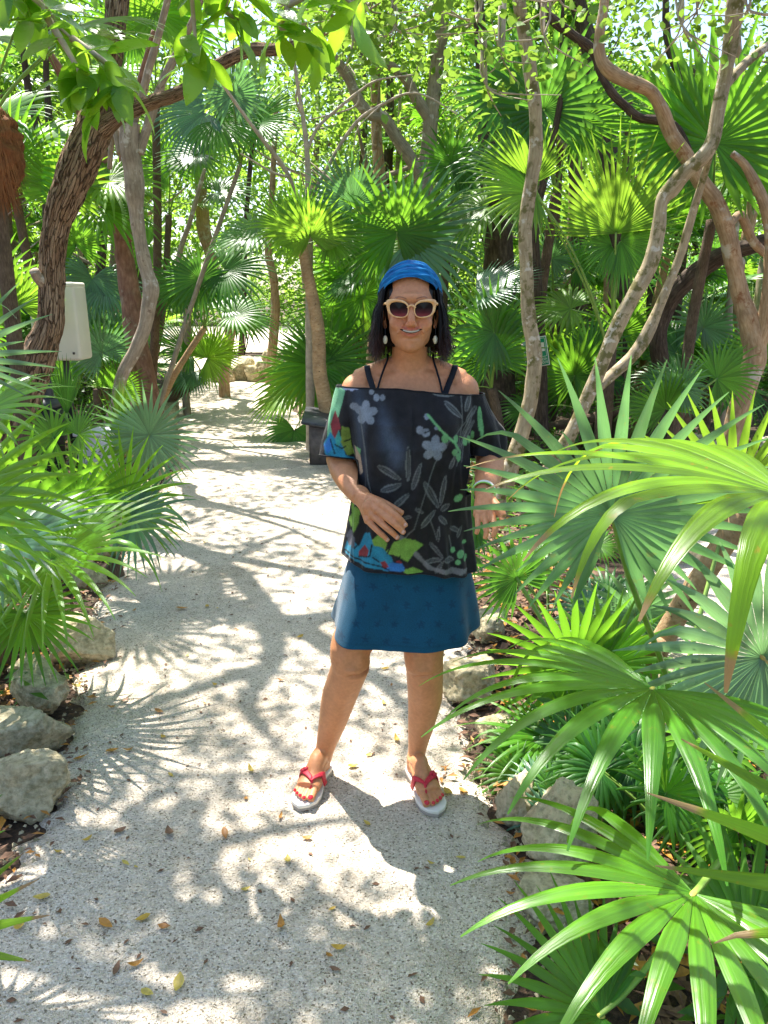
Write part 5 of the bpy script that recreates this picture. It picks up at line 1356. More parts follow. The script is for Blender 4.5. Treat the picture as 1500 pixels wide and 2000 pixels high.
# white box lid low beside the twisted stem
g = P(188, 848, 7.0)
rt = thing('white_box', (g.x, g.y, 0), 'low white box with a flat lid left of the twisted grey stem', 'box')
V, F = bevel_box(.26, .3, g.z, .015, 2)
mk('box_body', V + A(g.x, g.y, g.z / 2), F, M['white_plastic'], rt, origin=rt.location)
V, F = bevel_box(.30, .34, .035, .012, 3)
mk('lid', V + A(g.x, g.y, g.z + .02), F, M['white_plastic'], rt, origin=rt.location)
V, F = bevel_box(.22, .25, .012, .005, 2)
mk('lid_panel', V + A(g.x, g.y, g.z + .042), F, M['white_plastic'], rt, origin=rt.location)

# grey metal box with a tilted lid left of the woman's arm
Y = 7.6
g = G(655, 905)
a = P(605, 905, Y); b = P(700, 905, Y)
rt = thing('metal_box', ((a.x + b.x) / 2, Y + .2, 0), 'grey metal box with a sloping dark lid beside the woman\'s right elbow', 'metal box')
zt = P(650, 818, Y).z
w = b.x - a.x
V = []; cx0, cy0 = (a.x + b.x) / 2, Y + .2
hz = zt - .06
pr = [(-w / 2, -.22, -.01), (w / 2, -.22, -.01), (w / 2, .22, -.01), (-w / 2, .22, -.01), (-w / 2, -.22, hz), (w / 2, -.22, hz - .08), (w / 2, .22, hz + .0), (-w / 2, .22, hz + .05)]
bm = bmesh.new(); vs = [bm.verts.new((cx0 + p[0], cy0 + p[1], p[2])) for p in pr]
for f in [(0, 3, 2, 1), (0, 1, 5, 4), (1, 2, 6, 5), (2, 3, 7, 6), (3, 0, 4, 7), (4, 5, 6, 7)]: bm.faces.new([vs[i] for i in f])
bmesh.ops.bevel(bm, geom=list(bm.edges), offset=.012, segments=2, affect='EDGES')
V = [tuple(v.co) for v in bm.verts]; F = [tuple(v.index for v in f.verts) for f in bm.faces]; bm.free()
mk('box_body', V, F, M['grey_metal'], rt, origin=rt.location)
pr = [(-w / 2 - .07, -.27, hz + .005), (w / 2 + .03, -.27, hz - .085), (w / 2 + .03, .28, hz + .01), (-w / 2 - .07, .28, hz + .085)]
bm = bmesh.new()
lo = [bm.verts.new((cx0 + p[0], cy0 + p[1], p[2] + .012)) for p in pr]; hi = [bm.verts.new((cx0 + p[0], cy0 + p[1], p[2] + .034)) for p in pr]
bm.faces.new(lo[::-1]); bm.faces.new(hi)
for i in range(4): bm.faces.new([lo[i], lo[(i + 1) % 4], hi[(i + 1) % 4], hi[i]])
bmesh.ops.bevel(bm, geom=list(bm.edges), offset=.006, segments=2, affect='EDGES')
V = [tuple(v.co) for v in bm.verts]; F = [tuple(v.index for v in f.verts) for f in bm.faces]; bm.free()
mk('lid', V, F, M['dark_metal'], rt, origin=rt.location)

# the green sign on the thin dark trunk
Y = 7.45
c = P(1047, 688, Y); s = ppm(688, Y)
w, h_ = 46 / s, 57 / s
rt = thing('green_sign', (c.x, c.y, c.z), 'small green and white sign with an arrow on the thin dark trunk', 'sign')
rt.rotation_euler = (0, math.radians(-11), math.radians(-12))
def plate(name, x0, x1, z0, z1, y, t, mat, bev=.002):
    V, F = bevel_box(x1 - x0, t, z1 - z0, bev, 1)
    return mk(name, V + A((x0 + x1) / 2, y, (z0 + z1) / 2), F, mat, rt)
plate('board', -w / 2, w / 2, -h_ / 2, h_ / 2, 0, .012, M['sign_white'], .004)
plate('green_field', -w / 2 + .008, w / 2 - .008, -h_ / 2 + .008, h_ / 2 - .008, -.0075, .003, M['sign_green'], .001)
fx0, fx1, fz0, fz1 = -w / 2 + .016, w / 2 - .016, -h_ / 2 + .085, h_ / 2 - .016
for (x0, x1, z0, z1) in [(fx0, fx1, fz1 - .004, fz1), (fx0, fx1, fz0, fz0 + .004), (fx0, fx0 + .004, fz0 + .0045, fz1 - .0045), (fx1 - .004, fx1, fz0 + .0045, fz1 - .0045)]:
    plate('border_line', x0, x1, z0, z1, -.0105, .003, M['sign_white'], .0008)
# the arrow: square tail to the right, point to the left
zc = (fz0 + fz1) / 2 + .01
V = np.array([(fx0 + .008, 0, zc - .02), (fx0 + .06, 0, zc + .055), (fx0 + .06, 0, zc + .035), (fx1 - .012, 0, zc + .035), (fx1 - .012, 0, zc - .045), (fx0 + .06, 0, zc - .045), (fx0 + .06, 0, zc - .07)])
n = len(V); VV = np.r_[V + A(0, -.012, 0), V + A(0, -.0092, 0)]
mk('arrow', VV, [tuple(range(n))[::-1]] + [(i, (i + 1) % n, n + (i + 1) % n, n + i) for i in range(n)], M['sign_white'], rt, smooth=False)
for txt, zz in (('RUTA DE EVACUACION', -h_ / 2 + .052), ('EVACUATION ROUTE', -h_ / 2 + .022)):
    cu = bpy.data.curves.new('lettering', 'FONT'); cu.body = txt; cu.size = .026; cu.align_x = 'CENTER'; cu.extrude = .001; cu.space_character = .82
    cu.materials.append(M['sign_white'])
    tmp_o = bpy.data.objects.new('tmp', cu); C.objects.link(tmp_o)
    me = bpy.data.meshes.new_from_object(tmp_o.evaluated_get(bpy.context.evaluated_depsgraph_get()))
    bpy.data.objects.remove(tmp_o); bpy.data.curves.remove(cu)
    o = bpy.data.objects.new('lettering', me); C.objects.link(o); o.parent = rt
    o.rotation_euler = (math.radians(90), 0, 0); o.location = (0, -.0105, zz)
    o.scale = (.78 if len(txt) > 16 else .88, 1.2, 1)
# ================================================================ the woman
def evaluated(o):
    dg = bpy.context.evaluated_depsgraph_get()
    me = bpy.data.meshes.new_from_object(o.evaluated_get(dg))
    return me
def voxel(gg, size):
    "one continuous skin over everything collected in gg; returns V, F(array n,4)"
    o = mk('tmp', gg.verts(), gg.F, smooth=False)
    m = o.modifiers.new('r', 'REMESH'); m.mode = 'VOXEL'; m.voxel_size = size; m.adaptivity = 0
    me = evaluated(o)
    V = np.empty(len(me.vertices) * 3); me.vertices.foreach_get('co', V); V = V.reshape(-1, 3)
    F = np.array([tuple(p.vertices) for p in me.polygons if len(p.vertices) == 4], np.int64)
    bpy.data.objects.remove(o); bpy.data.meshes.remove(me)
    return V, F
def edges_of(F):
    k = F.shape[1]
    E_ = np.concatenate([np.c_[F[:, i], F[:, (i + 1) % k]] for i in range(k)])
    E_.sort(axis=1)
    return np.unique(E_, axis=0)
def relax(V, F, it, w=None, lam=.5, mu=-.52):
    E_ = edges_of(F); n = len(V)
    deg = np.bincount(E_.ravel(), minlength=n).astype(float); deg[deg == 0] = 1
    w = np.ones(n) if w is None else w
    V = V.copy()
    for k in range(it * 2):
        l = lam if k % 2 == 0 else mu
        if mu == 0 and k % 2: continue
        S_ = np.zeros_like(V)
        for a in range(3):
            S_[:, a] = np.bincount(E_[:, 0], V[E_[:, 1], a], n) + np.bincount(E_[:, 1], V[E_[:, 0], a], n)
        V += (l * w)[:, None] * (S_ / deg[:, None] - V)
    return V
def normals(V, F):
    a = V[F[:, 2]] - V[F[:, 0]]; b = V[F[:, 3 if F.shape[1] == 4 else 1]] - V[F[:, 1 if F.shape[1] == 4 else 0]]
    fn = np.cross(a, b); n = np.zeros_like(V)
    for k in range(F.shape[1]):
        for c in range(3): n[:, c] += np.bincount(F[:, k], fn[:, c], len(V))
    return n / (np.linalg.norm(n, axis=1)[:, None] + 1e-12)
def drop_faces(V, F, bad):
    F = F[~bad]; used = np.zeros(len(V), bool); used[F.ravel()] = True
    idx = np.cumsum(used) - 1
    return V[used], idx[F]
def pp(px, py, Y): return tuple(P(px, py, Y))
def sm(a, b, x):
    t = np.clip((x - a) / (b - a), 0, 1); return t * t * (3 - 2 * t)

HC = A(.074, 2.300, 1.566)          # centre of the head at eye height
woman = thing('person', (.03, 2.33, 0), 'smiling woman in blue headband, sunglasses, dark floral top and blue skirt standing on the path', 'person')
WO = woman.location

# ---------------------------------------------------------------- body
b = Geo()
def el(c, r, R=None): V, F = ellipsoid(c, r, 24, 18, R); b.add(V, F)
def tb(pts, rad, sides=16, flat=1.0, up=None, n=None): V, F, _ = tube(pts, rad, sides, n or len(pts) * 5, flat=flat, up=up); b.add(V, F)
h = lambda x, y, z: HC + A(x, y, z)
# head
el(h(0, .012, .035), (.071, .092, .082))
el(h(0, -.030, .000), (.0655, .062, .088))
el(h(0, -.032, -.048), (.0605, .056, .064))
el(h(0, -.042, -.088), (.041, .042, .032))
el(h(0, -.062, -.101), (.022, .022, .017))
for s_ in (-1, 1):
    el(h(s_ * .032, -.060, -.036), (.029, .030, .027))          # cheek
    el(h(s_ * .033, -.022, -.072), (.023, .034, .030))          # jaw
    el(h(s_ * .0725, .012, -.020), (.009, .017, .031))          # ear
    el(h(s_ * .0700, .004, -.046), (.007, .009, .010))
    el(h(s_ * .0085, -.100, -.041), (.0088, .0105, .0080))      # nostril wing
tb([h(0, -.082, .018), h(0, -.094, .000), h(0, -.106, -.020), h(0, -.110, -.034)], [.0085, .0085, .0105, .0118])
el(h(0, -.107, -.036), (.0115, .0125, .0105))
el(h(0, -.088, .030), (.045, .012, .014))                       # brow
# mouth mound
el(h(0, -.084, -.060), (.026, .014, .017))
# neck and shoulders
tb([h(0, .012, -.060), h(0, .022, -.100), (.075, 2.337, 1.43), (.075, 2.348, 1.385), (.075, 2.352, 1.34)], [.052, .051, .053, .062, .085], 24)
V, F = loft([(.077, 2.345, .70, .165, .115), (.077, 2.345, .80, .172, .125), (.077, 2.345, .90, .162, .12), (.077, 2.340, 1.02, .142, .112), (.077, 2.335, 1.12, .145, .115), (.077, 2.33, 1.20, .152, .125), (.078, 2.335, 1.27, .165, .112), (.078, 2.345, 1.325, .172, .082), (.078, 2.35, 1.362, .135, .066), (.077, 2.352, 1.388, .085, .058), (.076, 2.352, 1.402, .05, .045)], 48, 2.3); b.add(V, F)
for s_ in (-1, 1):
    tb([(.077 + s_ * .03, 2.355, 1.402), (.077 + s_ * .09, 2.352, 1.382), (.077 + s_ * .145, 2.348, 1.352)], [.036, .036, .044], 18)     # trapezius
    el((.077 + s_ * .152, 2.345, 1.328), (.053, .055, .055))
    tb([(.077 + s_ * .018, 2.309, 1.362), (.077 + s_ * .07, 2.309, 1.371), (.077 + s_ * .13, 2.322, 1.368)], [.008, .008, .009], 10)      # collar bone
# her right arm (camera left): down and across in front
tb([(-.072, 2.347, 1.325), (-.100, 2.355, 1.24), pp(662, 892, 2.37)], [.050, .047, .043], 20)
el(pp(664, 896, 2.37), (.043, .044, .045))
tb([pp(664, 894, 2.37), pp(674, 922, 2.31), pp(690, 950, 2.24), pp(706, 972, 2.18)], [.043, .043, .036, .0285], 20)
# her left arm
tb([(.227, 2.347, 1.325), (.262, 2.36, 1.24), pp(956, 888, 2.40)], [.050, .047, .042], 20)
el(pp(957, 893, 2.40), (.043, .044, .044))
tb([pp(957, 892, 2.40), pp(956, 918, 2.30), pp(950, 944, 2.18), pp(944, 963, 2.09)], [.043, .042, .034, .0265], 20)
def finger(pts, rads): tb(pts, rads, 12, n=14)
# right hand: back of the hand to the camera, fingers together pointing down and right
kn = [pp(746, 986, 2.105), pp(740, 998, 2.10), pp(731, 1009, 2.108), pp(721, 1019, 2.118)]
for k, p_ in enumerate(kn): tb([pp(704, 970 + 2 * k, 2.175), (A(*pp(704, 972, 2.175)) + A(*p_)) / 2 + A(0, .004, .004), p_], [.020, .016, .0135], 14)
el((A(*kn[1]) + A(*kn[2])) / 2 * .6 + A(*pp(708, 975, 2.16)) * .4, (.026, .016, .026))
finger([kn[0], pp(770, 1004, 2.072), pp(782, 1015, 2.068), pp(793, 1027, 2.076)], [.0112, .0095, .0088, .0074])
finger([kn[1], pp(764, 1018, 2.064), pp(777, 1029, 2.060), pp(789, 1041, 2.068)], [.0112, .0097, .0090, .0076])
finger([kn[2], pp(753, 1029, 2.074), pp(766, 1040, 2.070), pp(777, 1051, 2.078)], [.0108, .0093, .0086, .0073])
finger([kn[3], pp(738, 1037, 2.090), pp(749, 1047, 2.088), pp(758, 1056, 2.094)], [.0100, .0084, .0077, .0066])
finger([pp(716, 972, 2.15), pp(746, 982, 2.135), pp(768, 993, 2.125), pp(787, 1003, 2.12)], [.016, .0125, .0105, .0082])
# left hand: palm up, fingers curling towards the camera
w0 = pp(944, 966, 2.08)
lk = [pp(972, 993, 2.00), pp(959, 1001, 1.995), pp(946, 1006, 1.995), pp(933, 1007, 2.00)]
for p_ in lk: tb([w0, (A(*w0) + A(*p_)) / 2, p_], [.021, .018, .013], 14)
finger([lk[0], pp(980, 1010, 1.965), pp(983, 1022, 1.950), pp(979, 1032, 1.948)], [.0100, .0080, .0074, .0066])
finger([lk[1], pp(965, 1021, 1.960), pp(967, 1036, 1.944), pp(963, 1048, 1.942)], [.0100, .0081, .0076, .0068])
finger([lk[2], pp(949, 1026, 1.962), pp(950, 1040, 1.948), pp(947, 1052, 1.946)], [.0098, .0079, .0073, .0066])
finger([lk[3], pp(933, 1023, 1.970), pp(933, 1034, 1.958), pp(930, 1043, 1.955)], [.0090, .0073, .0068, .0060])
finger([pp(956, 976, 2.05), pp(968, 986, 2.005), pp(978, 997, 1.975), pp(984, 1009, 1.960)], [.0155, .0125, .0108, .0086])
# legs
tb([(.00, 2.345, .82), (-.045, 2.325, .65), pp(686, 1262, 2.285), pp(686, 1300, 2.285)], [.092, .082, .066, .0615], 24)
el(pp(687, 1288, 2.262), (.047, .038, .050))
tb([pp(686, 1296, 2.29), pp(672, 1335, 2.325), pp(662, 1362, 2.352), pp(649, 1412, 2.376), pp(635, 1462, 2.392), pp(629, 1492, 2.398), pp(627, 1508, 2.398)], [.0615, .0585, .0575, .0465, .0325, .0290, .0315], 24)
el(pp(668, 1352, 2.375), (.047, .042, .075))
tb([(.155, 2.345, .82), (.15, 2.325, .65), pp(828, 1262, 2.285), pp(829, 1300, 2.285)], [.092, .082, .066, .0605], 24)
el(pp(828, 1290, 2.262), (.045, .038, .050))
tb([pp(829, 1296, 2.29), pp(830, 1335, 2.325), pp(830, 1362, 2.352), pp(823, 1412, 2.372), pp(815, 1462, 2.382), pp(812, 1492, 2.386), pp(812, 1506, 2.384)], [.0605, .0585, .0570, .0455, .0315, .0290, .0315], 24)
el(pp(833, 1352, 2.375), (.047, .042, .075))
# feet: each on its own sandal, toes towards the camera
FOOT = [dict(heel=A(-.203, 2.435), toe=A(-.268, 2.198), med=1), dict(heel=A(.096, 2.418), toe=A(.168, 2.170), med=-1)]
SOLE_H = .030
for ft in FOOT:
    fwd = unit(ft['toe'] - ft['heel']); ft['f'] = fwd
    right = A(-fwd[1], fwd[0])                        # picture-right when facing the camera is +x
    if right[0] < 0: right = -right
    ft['m'] = right * ft['med']                        # towards the other foot
    L_ = np.linalg.norm(ft['toe'] - ft['heel']); ft['L'] = L_
    def fp(s, l, z, ft=ft): 
        q = ft['heel'] + ft['f'] * s * ft['L'] + ft['m'] * l
        return (q[0], q[1], z + SOLE_H)
    ft['fp'] = fp
    ank = pp(627, 1500, 2.398) if ft['med'] == 1 else pp(812, 1500, 2.385)
    tb([ank, fp(.20, 0, .055), fp(.15, 0, .03)], [.031, .033, .030], 18)
    tb([fp(.10, 0, .026), fp(.3, 0, .040), fp(.5, .002, .034), fp(.66, .003, .024), fp(.76, .003, .017)], [.027, .033, .036, .041, .040], 20, flat=.62, up=(0, 0, 1))
    tb([ank, fp(.34, .002, .062), fp(.55, .006, .036), fp(.7, .008, .024)], [.030, .029, .024, .018], 16)
    for k, (l0, l1, s1, r_) in enumerate([(.026, .030, .955, .0125), (.008, .0085, .965, .0092), (-.006, -.0075, .935, .0087), (-.018, -.0215, .895, .0083), (-.029, -.034, .845, .0078)]):
        tb([fp(.70, l0, .018), fp((.70 + s1) / 2, (l0 + l1) / 2, .0145), fp(s1, l1, .0095)], [r_ * 1.05, r_, r_ * .95], 12, n=12)
V, F = voxel(b, .0027)
loc = V - HC
face = sm(-.17, -.12, loc[:, 2])
small = np.zeros(len(V))
for hp_ in (pp(755, 1010, 2.09), pp(955, 1015, 1.97)):
    small = np.maximum(small, 1 - sm(.10, .14, np.linalg.norm(V - A(*hp_), axis=1)))
small = np.maximum(small, 1 - sm(.07, .11, V[:, 2]))
V = relax(V, F, 6, w=1 - .75 * small)
w2 = (1 - small) * (1 - face) 
V = relax(V, F, 14, w=w2, lam=.6, mu=0)
loc = V - HC
nose = np.exp(-(loc[:, 0] / .020) ** 2 - ((loc[:, 2] + .030) / .026) ** 2) * (loc[:, 1] < -.07)
ear = sm(.066, .070, np.abs(loc[:, 0]))
V = relax(V, F, 9, w=face * (1 - np.clip(nose * 1.3, 0, .96)) * (1 - .9 * ear), lam=.6, mu=0)
# skin hidden well inside the clothes is left out
hid = (V[:, 2] > .62) & (V[:, 2] < 1.29) & (np.abs(V[:, 0] - .077) < .155) & (V[:, 1] > 2.19)
V, F = drop_faces(V, F, hid[F].all(axis=1))
# finer grid on the face
loc = V - HC
ff = (loc[:, 1] < -.02) & (loc[:, 2] > -.13) & (loc[:, 2] < .07)
fsel = ff[F].all(axis=1)
me = bpy.data.meshes.new('tmp'); me.from_pydata(V.tolist(), [], F.tolist())
bm = bmesh.new(); bm.from_mesh(me); bm.faces.ensure_lookup_table()
es = {e for i in np.nonzero(fsel)[0] for e in bm.faces[i].edges}
bmesh.ops.subdivide_edges(bm, edges=list(es), cuts=1, use_grid_fill=True, smooth=0)
bmesh.ops.triangulate(bm, faces=bm.faces)
V = np.array([v.co for v in bm.verts]); F = np.array([[v.index for v in f.verts] for f in bm.faces]); bm.free(); bpy.data.meshes.remove(me)
loc = V - HC
V = relax(V, F, 3, w=((loc[:, 1] < -.02) & (loc[:, 2] > -.13) & (loc[:, 2] < .07)).astype(float))
nrm = normals(V, F)
loc = V - HC
fx, fy, fz = loc.T
front = sm(.0, -.04, fy)
G2 = lambda x0, z0, sx, sz: np.exp(-((fx - x0) / sx) ** 2 - ((fz - z0) / sz) ** 2) * front
d_ = np.zeros(len(V))
for s_ in (-1, 1):
    d_ -= .006 * G2(s_ * .033, .004, .020, .013)                # eye socket
    # smile fold from the nose wing to the corner of the mouth
    for q in np.linspace(0, 1, 9):
        x0 = s_ * (.0205 + .0145 * q); z0 = -.040 - .022 * q
        d_ -= .0012 * G2(x0, z0, .0042, .0052)
    d_ += .0060 * G2(s_ * .037, -.037, .016, .013)              # raised cheek
    d_ -= .0018 * G2(s_ * .0335, -.061, .004, .004)             # mouth corner
for kc in (pp(687, 1288, 2.235), pp(828, 1290, 2.235)):
    K = V - A(*kc); fr2 = (V[:, 1] < kc[1] + .05) & (V[:, 2] < .62)
    g2 = lambda x0, z0, sx, sz: np.exp(-((K[:, 0] - x0) / sx) ** 2 - ((K[:, 2] - z0) / sz) ** 2) * fr2
    d_ += .0050 * g2(0, .004, .020, .022) - .0032 * g2(-.030, -.004, .010, .022) - .0032 * g2(.030, -.004, .010, .022) - .0034 * g2(0, -.034, .026, .007) + .0028 * g2(0, -.052, .014, .014) - .0022 * g2(0, .036, .028, .008)
zc = -.0605 + .0075 * (fx / .028) ** 2                          # line of the smiling mouth
hw = .030
inm = np.clip(1 - (fx / hw) ** 2, 0, 1)
up_l = np.exp(-((fz - (zc + .0085)) / .0042) ** 2) * inm ** .5 * front
lo_l = np.exp(-((fz - (zc - .0085)) / .0052) ** 2) * inm ** .5 * front
d_ += .0018 * up_l + .0030 * lo_l
d_ -= .0022 * G2(0, -.0835, .022, .005)                         # under the lip
V = V + nrm * d_[:, None]
op = (np.abs(fz - zc) < .0036 * inm ** .5) & (front > .3) & (np.abs(fx) < hw)
edge_y = {}
V[:, 1] += np.where(op, .0085, 0)
# tints: lips, brows, tan, nails' surroundings
base = np.tile(A(.58, .255, .115), (len(V), 1))
def tint(c, w): 
    global base
    base = base * (1 - w[:, None]) + A(*c) * w[:, None]
nf = np.array([mnoise.noise(Vector(p * 22)) for p in V[::1]]) if len(V) < 700000 else np.zeros(len(V))
base *= (1 + .09 * nf)[:, None] * (1 + .5 * np.array([mnoise.noise(Vector(p * 70)) for p in V])[:, None] * A(.06, .10, .10))
tint((.50, .10, .085), np.clip(.75 * (up_l + lo_l), 0, .75))
tint((.62, .20, .12), .4 * np.clip(G2(.036, -.036, .02, .016) + G2(-.036, -.036, .02, .016) + G2(0, -.034, .012, .010), 0, 1))
tint((.045, .012, .012), op.astype(float) * .92)
for s_ in (-1, 1):
    q = (fx * s_ - .012) / .034
    zb = .0265 + .0085 * np.sin(np.clip(q, 0, 1) * 2.2) - .004 * np.clip(q, 0, 1)
    tint((.10, .045, .03), .8 * np.exp(-((fz - zb) / .0019) ** 2) * sm(-.05, .1, q) * sm(1.05, .8, q) * front)
# hands and feet a little redder
tint((.50, .24, .15), .4 * small[:1].repeat(len(V)) if False else .0 * fx)
def skin_mat():
    m, nt, out = new_mat('tanned_skin')
    at = N(nt, 'ShaderNodeAttribute', attribute_name='col')
    n = noise_tex(nt, 90, 3)
    col = mixc(nt, 1.0, at.outputs['Color'], ramp(nt, [(0.3, (.90, .86, .84)), (0.7, (1.07, 1.08, 1.08))], n.outputs[0]).outputs[0], 'MULTIPLY')
    p = N(nt, 'ShaderNodeBsdfPrincipled', Roughness=0.46)
    p.inputs['Specular IOR Level'].default_value = .42
    p.inputs['Subsurface Weight'].default_value = .12
    p.inputs['Subsurface Radius'].default_value = (1.0, .35, .2)
    p.inputs['Subsurface Scale'].default_value = .006
    nt.links.new(col, p.inputs['Base Color'])
    b0 = N(nt, 'ShaderNodeBump', Strength=.35, Distance=.004); nt.links.new(noise_tex(nt, 60, 5, rough=.65).outputs[0], b0.inputs['Height'])
    b1 = N(nt, 'ShaderNodeBump', Strength=.25, Distance=.002); nt.links.new(noise_tex(nt, 520, 3).outputs[0], b1.inputs['Height']); nt.links.new(b0.outputs[0], b1.inputs['Normal'])
    nt.links.new(b1.outputs[0], p.inputs['Normal'])
    rr_ = noise_tex(nt, 35, 4); mr_ = N(nt, 'ShaderNodeMapRange'); mr_.inputs['To Min'].default_value = .36; mr_.inputs['To Max'].default_value = .60
    nt.links.new(rr_.outputs[0], mr_.inputs[0]); nt.links.new(mr_.outputs[0], p.inputs['Roughness'])
    nt.links.new(p.outputs[0], out.inputs[0])
    return m
M['skin'] = skin_mat()
mk('body', V, F, M['skin'], woman, origin=WO, cols=base)
BV = V
def face_y(x, z):
    "front of the face at (x, z), measured from the head's centre"
    l = BV - HC
    s_ = (np.abs(l[:, 0] - x) < .004) & (np.abs(l[:, 2] - z) < .004) & (l[:, 1] < 0)
    return l[s_, 1].min() if s_.any() else -.085
# teeth
g_ = Geo()
yy = face_y(0, -.051)
V = []; F = []
for k in range(15):
    x = -.0225 + .045 * k / 14; zt = -.0605 + .0075 * (x / .028) ** 2
    hh = .0022 * max(0, 1 - (x / .0245) ** 2) ** .5
    y_ = yy + .0042 + 7.5 * x * x
    V += [HC + A(x, y_, zt + hh + .0012), HC + A(x, y_ - .0008, zt), HC + A(x, y_ + .001, zt - hh * .55)]
    if k: b_ = 3 * k; F += [(b_ - 3, b_ - 2, b_ + 1, b_), (b_ - 2, b_ - 1, b_ + 2, b_ + 1)]
M['teeth'] = simple('teeth', (.50, .46, .39), .3, .5)
mk('teeth', V, F, M['teeth'], woman, origin=WO)
# nails
M['nail_red'] = simple('nail_red', (.62, .015, .03), .2, .6)
M['nail_pale'] = simple('nail_pale', (.62, .36, .28), .25, .5)
for ft in FOOT:
    for (l1, s1, r_) in [(.030, .952, .0105), (.0085, .965, .0072), (-.0075, .935, .0068), (-.0215, .895, .0064), (-.034, .845, .006)]:
        c = ft['fp'](s1, l1, .0165 if r_ < .01 else .0200)
        ang = math.atan2(ft['f'][1], ft['f'][0])
        V, F = ellipsoid((0, 0, 0), (r_ * .95, r_ * .82, .0035), 14, 8)
        R = np.array([[math.cos(ang), -math.sin(ang), 0], [math.sin(ang), math.cos(ang), 0], [0, 0, 1]])
        V[:, 2] -= .45 * np.maximum(V[:, 0], 0)
        mk('toenail', V @ R.T + A(*c), F, M['nail_red'], woman, origin=WO)
for p_ in (pp(791, 1025, 2.0655), pp(787, 1039, 2.0575), pp(775, 1049, 2.0685), pp(756, 1054, 2.0865)):
    V, F = ellipsoid(p_, (.0052, .0022, .0058), 12, 8)
    mk('fingernail', V, F, M['nail_pale'], woman, origin=WO)

# ---------------------------------------------------------------- hair, dark bob
def hair_mat():
    m, nt, out = new_mat('dark_brown_hair')
    at = N(nt, 'ShaderNodeAttribute', attribute_name='t')
    ar = N(nt, 'ShaderNodeAttribute', attribute_name='rnd')
    c = ramp(nt, [(0.0, (.0045, .003, .0027)), (.75, (.007, .004, .003)), (1, (.045, .015, .009))], at.outputs['Fac']).outputs[0]
    v = N(nt, 'ShaderNodeMapRange'); v.inputs['To Min'].default_value = .6; v.inputs['To Max'].default_value = 1.6
    nt.links.new(ar.outputs['Fac'], v.inputs[0])
    c = mixc(nt, 1.0, c, v.outputs[0], 'MULTIPLY')
    p = N(nt, 'ShaderNodeBsdfPrincipled', Roughness=.42); p.inputs['Specular IOR Level'].default_value = .28
    nt.links.new(c, p.inputs['Base Color']); nt.links.new(p.outputs[0], out.inputs[0])
    return m
M['hair'] = hair_mat()
r = random.Random(77)
V = []; F = []; T = []; Rn = []
def strand(pts, w):
    n = len(pts); b_ = len(V); rv = r.random()
    for k, p_ in enumerate(pts):
        p_ = A(*p_); tn = unit(A(*pts[min(k + 1, n - 1)]) - A(*pts[max(k - 1, 0)]))
        out_ = unit(p_ - HC - A(0, .01, p_[2] - HC[2])); sd = unit(np.cross(tn, out_)); tw_ = rv * 2.4 - 1.2; sd, out_ = sd * math.cos(tw_) + out_ * math.sin(tw_), out_ * math.cos(tw_) - sd * math.sin(tw_)
        ww = w * (1 - .65 * (k / (n - 1)) ** 3)
        V.extend([p_ - sd * ww, p_ + out_ * ww * .8, p_ + sd * ww]); T.extend([k / (n - 1)] * 3); Rn.extend([rv] * 3)
        if k: 
            q = b_ + 3 * k; F.extend([(q - 3, q - 2, q + 1, q), (q - 2, q - 1, q + 2, q + 1)])
for k in range(4600):
    az = math.radians(r.uniform(64, 296))                       # 0 is the face
    if r.random() < .35: az = math.radians(r.choice([r.uniform(64, 110), r.uniform(250, 296)]))
    sx, cy_ = math.sin(az), -math.cos(az)
    lay = r.random() ** .7
    side = abs(sx) ** 2
    zend = -.112 + r.gauss(0, .017) - .012 * (1 - lay) + (.045 * r.random() ** 2 * lay) - .012 * max(0, cy_) + (.02 * r.random() if r.random() < .1 else 0)
    pts = []
    el0 = math.radians(r.uniform(55, 88))
    flick = r.gauss(.004, .010) + (.012 if sx > 0 else 0) * r.random(); flick2 = r.gauss(0, .012)
    wob = r.gauss(0, .008); wob2 = r.gauss(0, .010)
    for q in range(13):
        f = q / 12
        if f < .4:
            e = el0 * (1 - f / .4)
            rr = 1.0 + .10 * lay
            x = .083 * rr * math.cos(e) * sx; y = .012 + .104 * rr * math.cos(e) * cy_; z = .020 + .092 * (1 + .06 * lay) * math.sin(e)
        else:
            g = (f - .4) / .6
            fl = (.004 + .011 * lay) * math.sin(min(1, g * 1.15) * math.pi * .62) * (.5 + .7 * side)
            x = (.083 * (1 + .10 * lay) + fl) * sx + wob * g * cy_; y = .012 + (.104 * (1 + .1 * lay) + fl * .3) * cy_ + wob2 * g
            z = .020 + (zend - .020) * g
            tipf = max(0, g - .6) / .4; x += sx * tipf ** 2 * flick; y += tipf ** 2 * flick2
        # kept off the face
        pts.append(HC + A(x, y, z))
    strand(pts, r.uniform(.0006, .0014))
for k in range(240):
    az = math.radians(r.choice([r.uniform(66, 150), r.uniform(210, 294)])); sx, cy_ = math.sin(az), -math.cos(az); z0 = r.uniform(-.08, .05); dr = r.uniform(.004, .016); ln = r.uniform(.04, .10); b1, b2, b3 = r.gauss(0, .012), r.gauss(0, .012), r.gauss(.006, .012)
    strand([HC + A((.090 + dr * q / 6) * sx + b1 * (q / 6) ** 2 + b3 * sx * (q / 6) ** 2, .012 + .108 * cy_ + b2 * (q / 6) ** 2, z0 - ln * q / 6) for q in range(7)], .0007)
